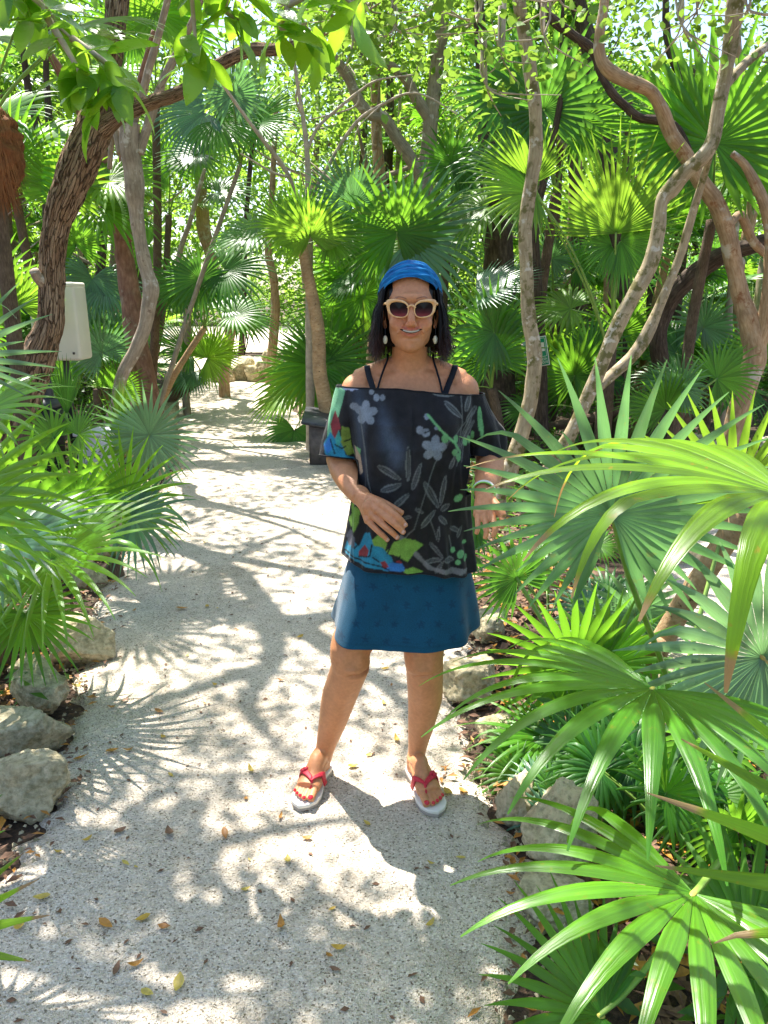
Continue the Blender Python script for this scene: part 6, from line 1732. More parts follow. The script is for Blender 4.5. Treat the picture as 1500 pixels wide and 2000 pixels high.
# a few stray ends and the parting hair between band and glasses
for k in range(160):
    s_ = r.choice((-1, 1)); a0 = r.uniform(0, .016)
    pts = [HC + A(s_ * (.0615 + .012 * q / 6 + r.gauss(0, .0008)), -.070 + a0 + .010 * q, .050 - .0125 * q - a0) for q in range(7)]
    strand(pts, .0011)
hv = mk('hair', V, F, M['hair'], woman, origin=WO, floats={'t': T, 'rnd': Rn})
V1, F1 = ellipsoid(HC + A(0, .022, .024), (.082, .098, .094), 36, 24)
V2, F2 = loft([(HC[0], HC[1] + .045, HC[2] - .105, .080, .058), (HC[0], HC[1] + .042, HC[2] - .05, .083, .064), (HC[0], HC[1] + .035, HC[2] + .03, .084, .076)], 40, 2.2)
g_ = Geo().add(V1, F1).add(V2, F2)
o = mk('hair_base', g_.verts(), g_.F, M['hair'], hv, origin=WO)

# ---------------------------------------------------------------- headband
def band_mat():
    m, nt, out = new_mat('blue_headband')
    tc = nt.nodes.new('ShaderNodeTexCoord')
    w = noise_tex(nt, 1.0, 4, vec=tc.outputs['UV'], stretch=(2.2, 13, 1), rough=.6)
    c = ramp(nt, [(.30, (.001, .055, .19)), (.5, (.003, .155, .41)), (.72, (.02, .32, .62))], w.outputs[0]).outputs[0]
    p = N(nt, 'ShaderNodeBsdfPrincipled', Roughness=.6); p.inputs['Specular IOR Level'].default_value = .2
    nt.links.new(c, p.inputs['Base Color']); nt.links.new(bump(nt, w.outputs[0], .8, .008), p.inputs['Normal'])
    nt.links.new(p.outputs[0], out.inputs[0])
    return m
M['band'] = band_mat()
ax = unit(A(0, .50, .866)); e1 = unit(A(0, -.866, .50)); e2 = A(1, 0, 0)
V = []; F = []; UV = []
nu, nv = 140, 30
for i in range(nu):
    ph = 2 * math.pi * i / nu + math.pi
    fr_ = (1 + math.cos(ph)) / 2                                  # 1 at the forehead, 0 at the nape
    l0 = math.radians(-2 + 7.5 * fr_); l1 = math.radians(10 + 40 * fr_ ** .8)
    for j in range(nv + 1):
        v_ = j / nv; la = l0 + (l1 - l0) * v_
        dr_ = math.cos(la) * (math.cos(ph) * e1 + math.sin(ph) * e2) + math.sin(la) * ax
        wr = .0026 * math.sin(v_ * 26 + 2.2 * math.sin(ph * 2.5) + 1.2 * math.sin(ph * 5 + 1)) + .0015 * mnoise.noise(Vector((ph * 3, v_ * 9, 2)))
        ed = -.004 * (max(0, 1 - v_ * 9) ** 2 + max(0, 1 - (1 - v_) * 9) ** 2)
        off = .0055 + wr + ed + .004 * math.sin(math.pi * v_)
        el_ = A(.0815, .107, .107) + off
        k = 1 / math.sqrt(((dr_ / el_) ** 2).sum())
        V.append(HC + A(0, .008, .020) + dr_ * k); UV.append((ph, v_))
for i in range(nu):
    for j in range(nv):
        a = i * (nv + 1) + j; b_ = ((i + 1) % nu) * (nv + 1) + j
        F.append((a, b_, b_ + 1, a + 1))
mk('headband', V, F, M['band'], woman, origin=WO, uvs=UV)

# ---------------------------------------------------------------- sunglasses
def frame_mat():
    m, nt, out = new_mat('peach_frame')
    n = noise_tex(nt, 40, 3)
    c = ramp(nt, [(.35, (.72, .34, .12)), (.6, (.82, .50, .22))], n.outputs[0]).outputs[0]
    p = N(nt, 'ShaderNodeBsdfPrincipled', Roughness=.22); p.inputs['Specular IOR Level'].default_value = .6
    nt.links.new(c, p.inputs['Base Color']); nt.links.new(p.outputs[0], out.inputs[0])
    return m
def lens_mat():
    m, nt, out = new_mat('tinted_lens')
    tc = nt.nodes.new('ShaderNodeTexCoord'); sp_ = nt.nodes.new('ShaderNodeSeparateXYZ'); nt.links.new(tc.outputs['UV'], sp_.inputs[0])
    c = ramp(nt, [(0.0, (.26, .05, .055)), (.3, (.07, .015, .02)), (.6, (.008, .005, .006))], sp_.outputs[1]).outputs[0]
    p = N(nt, 'ShaderNodeBsdfPrincipled', Roughness=.10); p.inputs['Specular IOR Level'].default_value = .14
    nt.links.new(c, p.inputs['Base Color']); nt.links.new(p.outputs[0], out.inputs[0])
    return m
M['frame'] = frame_mat(); M['lens'] = lens_mat()
gl = bpy.data.objects.new('sunglasses', None); C.objects.link(gl); gl.parent = woman; gl.location = tuple(HC - A(*WO))
YG = min(face_y(.0, .004) - .001, -.098)
def gy(x): return YG + 3.6 * x * x
def sup(th, a, b_, p_): c, s_ = math.cos(th), math.sin(th); return a * math.copysign(abs(c) ** (2 / p_), c), b_ * math.copysign(abs(s_) ** (2 / p_), s_)
nr = 56
gg = Geo()
for s_ in (-1, 1):
    ins = []; ous = []
    for k in range(nr):
        th = 2 * math.pi * k / nr
        x, z = sup(th, .0242, .0188, 2.5)
        z += .10 * x; z -= .05 * abs(x) * (1 if z < 0 else 0); x *= 1 + .10 * (z / .019) if x > 0 else 1 + .06 * (z / .019)
        ins.append((x, z))
        wx = .0034 + (.0042 + .004 * max(0, math.sin(th))) * max(0, math.cos(th)); wz = .0036 + .003 * max(0, math.sin(th)) + .0028 * max(0, math.cos(th)) * max(0, math.sin(th)) * 2
        ox, oz = x + wx * math.cos(th), z + wz * math.sin(th)
        corner = math.exp(-((th - .62) / .38) ** 2)
        ox += .0035 * corner; oz += .0045 * corner
        ous.append((ox, oz))
    cxl = s_ * .0338
    V = []; F = []
    for (x, z), (ox, oz) in zip(ins, ous):
        xi, xo = cxl + s_ * x, cxl + s_ * ox
        V += [(xi, gy(xi) - .0012, z), (xo, gy(xo) - .0012, oz), (xo, gy(xo) + .0032, oz), (xi, gy(xi) + .0032, z), ((xi + xo) / 2, gy((xi + xo) / 2) - .0024, (z + oz) / 2)]
    for k in range(nr):
        a, c2 = 5 * k, 5 * ((k + 1) % nr)
        q = [(a, a + 4, c2 + 4, c2), (a + 4, a + 1, c2 + 1, c2 + 4), (a + 1, a + 2, c2 + 2, c2 + 1), (a + 2, a + 3, c2 + 3, c2 + 2), (a + 3, a, c2, c2 + 3)]
        F += q if s_ > 0 else [t[::-1] for t in q]
    gg.add(V, F)
    LV = [(cxl, gy(cxl) + .0001, 0)] + [(cxl + s_ * x * 1.02, gy(cxl + s_ * x) + .0012, z * 1.02) for x, z in ins]
    LF = [(0, 1 + k, 1 + (k + 1) % nr) if s_ > 0 else (0, 1 + (k + 1) % nr, 1 + k) for k in range(nr)]
    zz = np.array(LV)[:, 2]
    mk('lens', LV, LF, M['lens'], gl, smooth=False, uvs=np.c_[np.zeros(len(zz)), (zz + .02) / .04])
V, F, _ = tube([(-.0105, gy(0) - .0005, .004), (-.004, gy(0) - .002, .0095), (.004, gy(0) - .002, .0095), (.0105, gy(0) - .0005, .004)], [.0030, .0028, .0028, .0030], 10, 14)
gg.add(V, F)
mk('frame', gg.verts(), gg.F, M['frame'], gl)
for s_ in (-1, 1):
    V, F, _ = tube([(s_ * .062, gy(.064) + .003, .015), (s_ * .0695, gy(.066) + .009, .015), (s_ * .074, -.03, .012), (s_ * .076, .012, .006)], [.0035, .0035, .003, .002], 8, 16)
    mk('temple', V, F, M['frame'], gl)
# earrings
M['pearl'] = simple('cream_bead', (.70, .68, .50), .3, .5)
M['wire'] = simple('dark_wire', (.02, .03, .04), .4)
for s_, mt in ((-1, 'pearl'), (1, 'pearl')):
    e = bpy.data.objects.new('earring', None); C.objects.link(e); e.parent = woman; e.location = tuple(HC + A(s_ * .0705, -.028, -.048) - A(*WO))
    V, F = ellipsoid((0, 0, -.036), (.0066, .0058, .0118), 18, 14); mk('bead', V, F, M['pearl'], e)
    V, F, _ = tube([(0, .012, .002), (0, .004, .001), (0, 0, -.008), (0, 0, -.026)], [.001, .001, .001, .0012], 6, 12); mk('hook', V, F, M['wire'], e)

# ---------------------------------------------------------------- the dark floral top
t_ = Geo()
V, F = loft([(.079, 2.338, .762, .200, .158), (.078, 2.338, .80, .199, .157), (.077, 2.338, .90, .182, .150), (.078, 2.336, 1.0, .172, .145), (.080, 2.334, 1.10, .170, .146), (.080, 2.330, 1.18, .172, .150), (.080, 2.330, 1.25, .182, .138), (.080, 2.336, 1.31, .197, .110), (.080, 2.340, 1.352, .203, .090)], 72, 2.25); t_.add(V, F)
sl = [[(-.078, 2.345, 1.325), (-.104, 2.350, 1.25), pp(668, 862, 2.355), pp(664, 897, 2.345)], [(.238, 2.345, 1.320), (.262, 2.352, 1.25), pp(949, 860, 2.375), pp(946, 897, 2.36)]]
for k, q in enumerate(sl):
    V, F, _ = tube(q, [.060, .062, .061, .064] if k == 0 else [.060, .060, .056, .055], 32, 30); t_.add(V, F)
V, F = voxel(t_, .0026)
V = relax(V, F, 20)
nrm = normals(V, F)
# folds of thin cloth
pn = np.array([mnoise.noise(Vector((p[0] * 17 + p[1] * 9, p[1] * 17 - p[0] * 5, p[2] * 3.6))) for p in V])
pn2 = np.array([mnoise.noise(Vector((p[0] * 42, p[1] * 42, p[2] * 9 + 4 * p[0]))) for p in V])
low = sm(1.32, 1.0, V[:, 2])
sleeve = sm(.150, .185, np.abs(V[:, 0] - .08)) * sm(1.06, 1.12, V[:, 2])
V = V + nrm * (pn * (.008 + .017 * low + .012 * sleeve) + pn2 * (.0030 + .0046 * low))[:, None]
# the cloth hangs from the bust: drag lines from the neckline
dl_ = sm(1.34, 1.28, V[:, 2]) * sm(1.05, 1.2, V[:, 2]) * (V[:, 1] < 2.33)
V[:, 1] += dl_ * .004 * np.sin((V[:, 0] - .08) * 95 + (V[:, 2] - 1.2) * 30 * np.sign(V[:, 0] - .08))
V = relax(V, F, 2)
nrm = normals(V, F)
fc = V[F].mean(axis=1); fn_ = nrm[F].mean(axis=1)
bad = (fc[:, 2] > 1.342 - .02 * np.clip((fc[:, 0] - .08) / .2, -.2, 1)) 
bad |= (fc[:, 2] < .824 - .070 * (fc[:, 0] + .12) + .006 * np.sin((fc[:, 0] - .02) * 22))
for q in sl:
    e_ = A(*q[-1]); a_ = unit(e_ - A(*q[-2]))
    dd = (fc - e_) @ a_
    rad = np.linalg.norm((fc - e_) - dd[:, None] * a_, axis=1)
    bad |= (dd > -.006) & (rad < .10) & (np.abs(fc[:, 0] - .079) > .15) & (fc[:, 2] > 1.03)
V, F = drop_faces(V, F, bad)
# ---- the print, laid out on the cloth in metres (x right, z up, seen from the front)
def cl(px, py, Y=2.195): p_ = P(px, py, Y); return A(p_.x, p_.z)
X = V[:, 0]; Z = V[:, 2]; isf = (V[:, 1] < 2.345)
S1 = 1 / ppm(900, 2.195)
base = np.tile(A(.0135, .0125, .0130), (len(V), 1))
fn2 = np.array([mnoise.noise(Vector(p * 60)) for p in V])
base *= (1 + .35 * fn2)[:, None]
def paint(mask, col, k=1.0):
    mask = mask & isf
    base[mask] = base[mask] * (1 - k) + A(*col) * k
def ell(px, py, rx, ry, rot=0.0):
    c = cl(px, py); a = math.radians(rot); dx = (X - c[0]) / S1; dz = (Z - c[1]) / S1
    u = dx * math.cos(a) + dz * math.sin(a); v = -dx * math.sin(a) + dz * math.cos(a)
    return (u / rx) ** 2 + (v / ry) ** 2
def lens_d(x0, y0, x1, y1, w):
    "leaf from (x0, y0) to (x1, y1): 0 on the vein, 1 on the outline"
    a = cl(x0, y0); b_ = cl(x1, y1); d = b_ - a; L = np.linalg.norm(d); d = d / L
    t = ((X - a[0]) * d[0] + (Z - a[1]) * d[1]) / L
    s_ = np.abs(-(X - a[0]) * d[1] + (Z - a[1]) * d[0]) / S1
    prof = w * np.sqrt(np.clip(np.sin(np.pi * np.clip(t, 0, 1)), 1e-6, 1)) * (1 - .25 * t)
    return np.where((t > 0) & (t < 1), s_ / np.maximum(prof, 1e-3), 9)
def line(pts, w):
    m = np.zeros(len(X), bool)
    for (x0, y0), (x1, y1) in zip(pts[:-1], pts[1:]):
        a = cl(x0, y0); b_ = cl(x1, y1); d = b_ - a; L2 = d @ d
        t = np.clip(((X - a[0]) * d[0] + (Z - a[1]) * d[1]) / L2, 0, 1)
        m |= np.hypot(X - a[0] - t * d[0], Z - a[1] - t * d[1]) / S1 < w
    return m
def poly(pts):
    q = np.array([cl(*p_) for p_ in pts]); m = np.zeros(len(X), bool); n = len(q)
    for i in range(n):
        (x0, z0), (x1, z1) = q[i], q[(i + 1) % n]
        if abs(z1 - z0) < 1e-9: continue
        c = ((z0 > Z) != (z1 > Z)) & (X < (x1 - x0) * (Z - z0) / (z1 - z0) + x0); m ^= c
    return m
GREY = (.20, .225, .25); PALE = (.17, .18, .17); GRN = (.16, .40, .16); LIME = (.17, .33, .05); TEAL = (.02, .20, .30); BLUE = (.03, .16, .42); RED = (.22, .03, .035); BLK = (.008, .009, .011)
def leaf_out(x0, y0, x1, y1, w, col=PALE):
    d = lens_d(x0, y0, x1, y1, w)
    paint(d < 1, col, .85); paint(d < .52, BLK, .8); paint(d < .12, col, .5)
def flower(px, py, r_, rot, col=GREY):
    m = ell(px, py, r_ * .5, r_ * .5) < 1
    for k in range(5):
        a = math.radians(rot + 72 * k)
        m |= ell(px + r_ * .62 * math.cos(a), py - r_ * .62 * math.sin(a), r_ * .46, r_ * .36, rot + 72 * k) < 1
    paint(m, col)
# bluish sheen of sunlit cloth painted into the colour on the breast side
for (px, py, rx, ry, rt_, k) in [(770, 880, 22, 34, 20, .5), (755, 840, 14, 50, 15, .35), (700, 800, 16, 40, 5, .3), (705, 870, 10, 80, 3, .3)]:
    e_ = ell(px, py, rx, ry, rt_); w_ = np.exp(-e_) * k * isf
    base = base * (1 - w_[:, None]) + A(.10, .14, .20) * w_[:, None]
flower(714, 811, 22, 90); flower(848, 876, 24, 80)
for q in [(725, 771, 5, 5), (735, 781, 6, 7), (747, 781, 5, 6), (690, 800, 9, 7), (820, 840, 7, 8), (832, 845, 8, 8), (834, 815, 5, 6), (853, 837, 4, 4)]: paint(ell(*q) < 1, GREY)
paint(line([(828, 845), (840, 842)], 1.2), BLK)
for q in [(846, 770, 893, 775, 8), (870, 787, 906, 822, 7), (914, 810, 925, 775, 7), (915, 830, 940, 802, 7), (797, 940, 797, 870, 6), (737, 910, 783, 936, 8), (743, 960, 784, 944, 8), (805, 956, 822, 902, 6.5), (766, 990, 800, 962, 7),
          (828, 940, 858, 996, 8), (861, 990, 872, 930, 6), (822, 1030, 851, 999, 7), (862, 1000, 880, 990, 7), (858, 1010, 874, 1028, 6), (855, 1060, 858, 1030, 4), (880, 1035, 902, 1048, 5.5), (828, 1098, 864, 1092, 6), (838, 1060, 866, 1090, 5), (868, 1092, 888, 1100, 7), (850, 1120, 866, 1094, 4), (895, 1060, 905, 1036, 4), (810, 990, 828, 1002, 4), (784, 1010, 804, 1006, 4), (900, 880, 935, 830, 5), (905, 860, 930, 815, 4), (880, 920, 890, 895, 5), (888, 900, 896, 870, 4)]:
    leaf_out(*q)
for q in [[(905, 778), (907, 830), (898, 880)], [(875, 870), (850, 905), (838, 940), (822, 990), (808, 1030)], [(808, 1030), (790, 1048)], [(878, 1050), (885, 1085)], [(840, 1015), (852, 1050)], [(870, 870), (895, 850), (930, 815)], [(700, 800), (712, 880), (718, 940), (730, 985)], [(894, 915), (905, 880), (918, 845)], [(905, 910), (912, 860), (926, 830)]]:
    paint(line(q, 1.3), PALE, .55)
paint(line([(836, 812), (862, 842), (890, 868), (902, 890), (898, 905)], 2.2), GRN)
for q in [(870, 858, 7, 9, 0), (892, 860, 5, 8, 0), (890, 886, 6, 7, 0), (898, 898, 5, 9, 20), (913, 872, 5, 8, 10), (922, 868, 4, 9, 20), (930, 862, 4, 9, 0), (946, 830, 5, 26, 4), (950, 850, 4, 20, 4), (898, 980, 10, 7, 30), (902, 1090, 8, 8, 0), (896, 1104, 6, 5, 0), (886, 1080, 5, 6, 0), (910, 1070, 5, 4, 0), (912, 1100, 4, 6, 0)]: paint(ell(*q) < 1, GRN, .9)
paint(poly([(783, 1040), (800, 1055), (826, 1090), (845, 1108), (880, 1112), (912, 1118), (918, 1124), (900, 1128), (868, 1120), (836, 1112), (812, 1086), (790, 1060), (776, 1048)]), (.19, .19, .19), .8)
# the bright bunch at the lower left
def leafy(pts, col): paint(poly(pts), col)
leafy([(725, 1060), (745, 1040), (756, 1060), (750, 1080), (770, 1055), (790, 1048), (812, 1052), (827, 1064), (810, 1074), (796, 1094), (775, 1082), (758, 1080), (738, 1088), (724, 1084)], LIME)
leafy([(682, 1010), (694, 1000), (702, 1008), (700, 1030), (690, 1052), (682, 1054), (676, 1040), (684, 1028)], LIME)
leafy([(668, 1100), (675, 1082), (690, 1070), (700, 1078), (712, 1050), (722, 1046), (730, 1070), (748, 1070), (764, 1086), (770, 1100), (758, 1116), (700, 1110), (670, 1106)], TEAL)
leafy([(700, 1088), (712, 1072), (720, 1080), (716, 1094), (700, 1096)], RED); leafy([(748, 1108), (766, 1096), (786, 1098), (792, 1112), (770, 1114), (752, 1114)], BLUE); leafy([(772, 1094), (780, 1090), (786, 1098)], RED)
leafy([(742, 1100), (752, 1096), (760, 1106), (750, 1112)], RED); leafy([(790, 1108), (806, 1104), (828, 1116), (800, 1119), (788, 1114)], LIME)
leafy([(672, 1074), (680, 1060), (692, 1062), (690, 1082), (678, 1092)], (.10, .10, .12))
for q in [[(700, 1098), (722, 1090), (726, 1068)], [(740, 1100), (728, 1092)], [(690, 1084), (702, 1070)], [(756, 1080), (764, 1062)], [(770, 1096), (782, 1082)], [(668, 1102), (720, 1104), (760, 1112)]]: paint(line(q, 1.4), BLK)
# the bright sleeve on the camera's left
paint(poly([(640, 770), (672, 766), (664, 800), (650, 850), (632, 880)]), (.16, .42, .22), .9)
leafy([(640, 842), (650, 812), (658, 830), (662, 846), (650, 868), (644, 860)], RED)
leafy([(664, 842), (680, 846), (684, 880), (692, 898), (676, 902), (662, 880)], (.16, .24, .04))
leafy([(626, 880), (640, 856), (652, 872), (662, 876), (672, 900), (690, 908), (688, 925), (650, 912), (630, 900)], TEAL)
leafy([(626, 884), (640, 864), (644, 890), (634, 900)], BLUE); leafy([(650, 868), (658, 850), (664, 870), (656, 888)], (.05, .30, .27))
leafy([(690, 880), (700, 884), (704, 905), (708, 930), (698, 940), (694, 910)], (.42, .30, .20)); leafy([(692, 880), (704, 884), (702, 896)], GRN)
for q in [[(650, 880), (664, 888), (672, 884)], [(640, 870), (650, 898)], [(668, 874), (686, 868)]]: paint(line(q, 1.3), BLK)
for q in [(672, 766, 7, 4), (684, 766, 6, 4), (694, 764, 5, 3.5)]: paint(ell(*q) < 1, (.34, .38, .52))
def cloth_mat(name, rough, wscale, bstr, sheen=.25):
    m, nt, out = new_mat(name)
    at = N(nt, 'ShaderNodeAttribute', attribute_name='col')
    n = noise_tex(nt, wscale, 3)
    col = mixc(nt, 1.0, at.outputs['Color'], ramp(nt, [(.3, (.8, .8, .8)), (.7, (1.15, 1.15, 1.15))], n.outputs[0]).outputs[0], 'MULTIPLY')
    p = N(nt, 'ShaderNodeBsdfPrincipled', Roughness=rough); p.inputs['Specular IOR Level'].default_value = .25
    p.inputs['Sheen Weight'].default_value = sheen; p.inputs['Sheen Roughness'].default_value = .4
    nt.links.new(col, p.inputs['Base Color']); nt.links.new(bump(nt, n.outputs[0], bstr, .003), p.inputs['Normal'])
    nt.links.new(p.outputs[0], out.inputs[0])
    return m
M['top'] = cloth_mat('dark_floral_cloth', .75, 260, .25, .12)
E_ = edges_of(F); dg_ = np.bincount(E_.ravel(), minlength=len(V)).astype(float)[:, None]
ac = np.stack([np.bincount(E_[:, 0], base[E_[:, 1], k], len(V)) + np.bincount(E_[:, 1], base[E_[:, 0], k], len(V)) for k in range(3)], 1) / np.maximum(dg_, 1)
base = (base * .55 + ac * .45) * (1 + .28 * np.array([mnoise.noise(Vector(p * 45)) for p in V]))[:, None]
top = mk('blouse', V, F, M['top'], woman, origin=WO, cols=base)
# rolled edge along the open borders of the cloth
bc = {}
for f in F:
    for k in range(4):
        e = (int(min(f[k], f[(k + 1) % 4])), int(max(f[k], f[(k + 1) % 4]))); bc[e] = bc.get(e, 0) + 1
nb = {}
for (a_, b_), n_ in bc.items():
    if n_ == 1: nb.setdefault(a_, []).append(b_); nb.setdefault(b_, []).append(a_)
seen_ = set(); loops = []
for st in nb:
    if st in seen_: continue
    lp = [st]; seen_.add(st)
    while True:
        nx_ = [q for q in nb[lp[-1]] if q not in seen_]
        if not nx_: break
        lp.append(nx_[0]); seen_.add(nx_[0])
    if len(lp) > 40: loops.append(lp)
for lp in loops:
    q = V[lp]
    for it in range(12): q = (np.roll(q, 1, 0) + q + np.roll(q, -1, 0)) / 3
    q = q[::3]
    VV, FF, _ = tube(np.r_[q, q[:1]], [.0024] * (len(q) + 1), 7, len(q) + 1)
    mk('rolled_edge', VV, FF, M['top'], top, origin=WO, cols=np.tile(A(.010, .011, .013), (len(VV), 1)))
# straps and the thin swimsuit strings
M['black_cloth'] = simple('black_cloth', (.010, .011, .015), .8, .2)
def on_body(x, z, lift=.004):
    s_ = (np.abs(BV[:, 0] - x) < .008) & (np.abs(BV[:, 2] - z) < .008)
    y = BV[s_, 1].min() if s_.any() else 2.3
    return A(x, y - lift, z)
def ribbon(name, path, w, mat, parent, cols=None, th=.0018):
    path = spline(path, 24)
    V = []; F = []
    for k, p_ in enumerate(path):
        tn = unit(path[min(k + 1, len(path) - 1)] - path[max(k - 1, 0)]); sd = unit(np.cross(tn, A(0, -1, .5)))
        nn_ = unit(np.cross(sd, tn))
        V += [p_ - sd * w, p_ + sd * w, p_ + sd * w + nn_ * th, p_ - sd * w + nn_ * th]
        if k:
            q = 4 * k
            for a, c2 in ((0, 1), (1, 2), (2, 3), (3, 0)): F.append((q - 4 + a, q - 4 + c2, q + c2, q + a))
    return mk(name, V, F, mat, parent, origin=WO, cols=cols)
def strap_path(pxs, Yb):
    out_ = []
    for (px, py) in pxs:
        p_ = P(px, py, 2.27); out_.append(on_body(p_.x, p_.z, .005))
    top_ = out_[0]; out_.insert(0, top_ + A(0, .055, -.008)); 
    return out_
o = ribbon('strap', strap_path([(716, 718), (720, 736), (728, 758), (732, 772)], 0), .0085, M['top'], top, cols=np.tile(A(.02, .07, .08), (96, 1)))
a = o.data.color_attributes['col']
for i, d in enumerate(a.data):
    if i < 34: d.color = (.10, .30, .30, 1) if i % 8 < 5 else (.16, .34, .10, 1)
    else: d.color = (.012, .014, .02, 1)
ribbon('strap', strap_path([(892, 718), (884, 738), (874, 758), (868, 772)], 0), .0085, M['black_cloth'], top)
for (q) in ([(757, 704), (750, 722), (742, 744), (735, 770)], [(848, 704), (853, 722), (859, 744), (864, 770)]):
    pts = [on_body(P(px, py, 2.28).x, P(px, py, 2.28).z, .003) for px, py in q]
    pts.insert(0, pts[0] + A(0, .03, .012))
    V, F, UV = tube(pts, [.0030] * len(pts), 8, 24, flat=.6)
    mk('swimsuit_string', V, F, M['black_cloth'], woman, origin=WO)
# wristband
wc = A(*pp(945, 961, 2.10)); wd = unit(A(*pp(944, 966, 2.08)) - A(*pp(950, 944, 2.18)))
u1 = unit(np.cross(wd, A(0, 0, 1))); u2 = np.cross(wd, u1)
V = []; F = []
for i in range(40):
    th = 2 * math.pi * i / 40; d = math.cos(th) * u1 + math.sin(th) * u2
    for j, (a, rr) in enumerate([(-.008, .0315), (-.007, .0330), (.007, .0325), (.008, .0310)]): V.append(wc + wd * a + d * rr)
    for j in range(3):
        p_ = 4 * i + j; q = 4 * ((i + 1) % 40) + j; F.append((p_, q, q + 1, p_ + 1))
M['wristband'] = simple('wristband_white', (.72, .76, .66), .5)
M['wristband_green'] = simple('wristband_green', (.25, .55, .06), .5)
wb = mk('wristband', V, F, M['wristband'], woman, origin=WO)
V = []; F = []
for i in range(40):
    th = 2 * math.pi * i / 40; d = math.cos(th) * u1 + math.sin(th) * u2
    for j, (a, rr) in enumerate([(.0082, .0312), (.0085, .0330), (.0125, .0322), (.0130, .0305)]): V.append(wc + wd * a + d * rr)
    for j in range(3):
        p_ = 4 * i + j; q = 4 * ((i + 1) % 40) + j; F.append((p_, q, q + 1, p_ + 1))
mk('band_edge', V, F, M['wristband_green'], wb, origin=WO)

# ---------------------------------------------------------------- skirt
nu, nv = 330, 96
V = []; F = []; hemz = []
for j in range(nv + 1):
    f = j / nv
    for i in range(nu):
        th = 2 * math.pi * i / nu; ct, st = math.cos(th), math.sin(th)
        z0 = .86; z1 = .580 + .010 * (ct * ct) - .006 * (st < 0) * abs(st) + .005 * ct
        z = z0 + (z1 - z0) * f
        hx = .165 + (.234 - .165) * f ** .72; hy = .120 + (.186 - .120) * f
        fold = f ** 1.2 * (.011 * math.sin(5 * th + .8) + .0045 * math.sin(9 * th + 2) + .010 * mnoise.noise(Vector((ct * 2.1, st * 2.1, f * 1.1))))
        p_ = 2.25 + .45 * f
        x = (hx + fold) * math.copysign(abs(ct) ** (2 / p_), ct); y = (hy + fold) * math.copysign(abs(st) ** (2 / p_), st)
        w_ = .004 * mnoise.noise(Vector((x * 11, y * 11, z * 7))) + .0016 * mnoise.noise(Vector((x * 34, y * 34, z * 16)))
        V.append((.064 + .013 * (1 - f) + x * (1 + w_), 2.345 + y, z + w_))
for j in range(nv):
    for i in range(nu):
        a = j * nu + i; b_ = j * nu + (i + 1) % nu
        F.append((a, a + nu, b_ + nu, b_))
V = np.array(V)
# rolled hem
X = V[:, 0]; Z = V[:, 2]; isf = np.ones(len(V), bool)
base = np.tile(A(.004, .068, .125), (len(V), 1))
fz_ = np.array([mnoise.noise(Vector(p * 26)) for p in V]); base *= (1 + .16 * fz_)[:, None]
S1 = 1 / ppm(1180, 2.2)
r = random.Random(4)
for gy_ in range(7):
    for gx_ in range(16):
        cx_ = 600 + gx_ * 42 + (21 if gy_ % 2 else 0) + r.uniform(-5, 5) - 140; cy_ = 1120 + gy_ * 31 + r.uniform(-4, 4)
        c = cl(cx_, cy_, 2.2); dx = (X - c[0]) / S1; dz = (Z - c[1]) / S1
        an = np.arctan2(dz, dx) + r.uniform(-.5, .5); rr = np.hypot(dx, dz)
        k5 = np.abs(((an / (2 * np.pi / 5)) % 1) - .5) * 2
        m = rr < 3.4 + 6.6 * k5 ** 1.6
        base[m] = base[m] * .5 + A(.003, .024, .06) * .5
hem = sm(.93, .955, np.repeat(np.linspace(0, 1, nv + 1), nu))
base *= (1 - .12 * (np.abs(np.repeat(np.linspace(0, 1, nv + 1), nu) - .945) < .008))[:, None]
M['skirt'] = cloth_mat('blue_denim_skirt', .85, 330, .3, .2)
sk_ = mk('skirt', V, F, M['skirt'], woman, origin=WO, cols=base)
so = sk_.modifiers.new('thickness', 'SOLIDIFY'); so.thickness = .0028; so.offset = -1

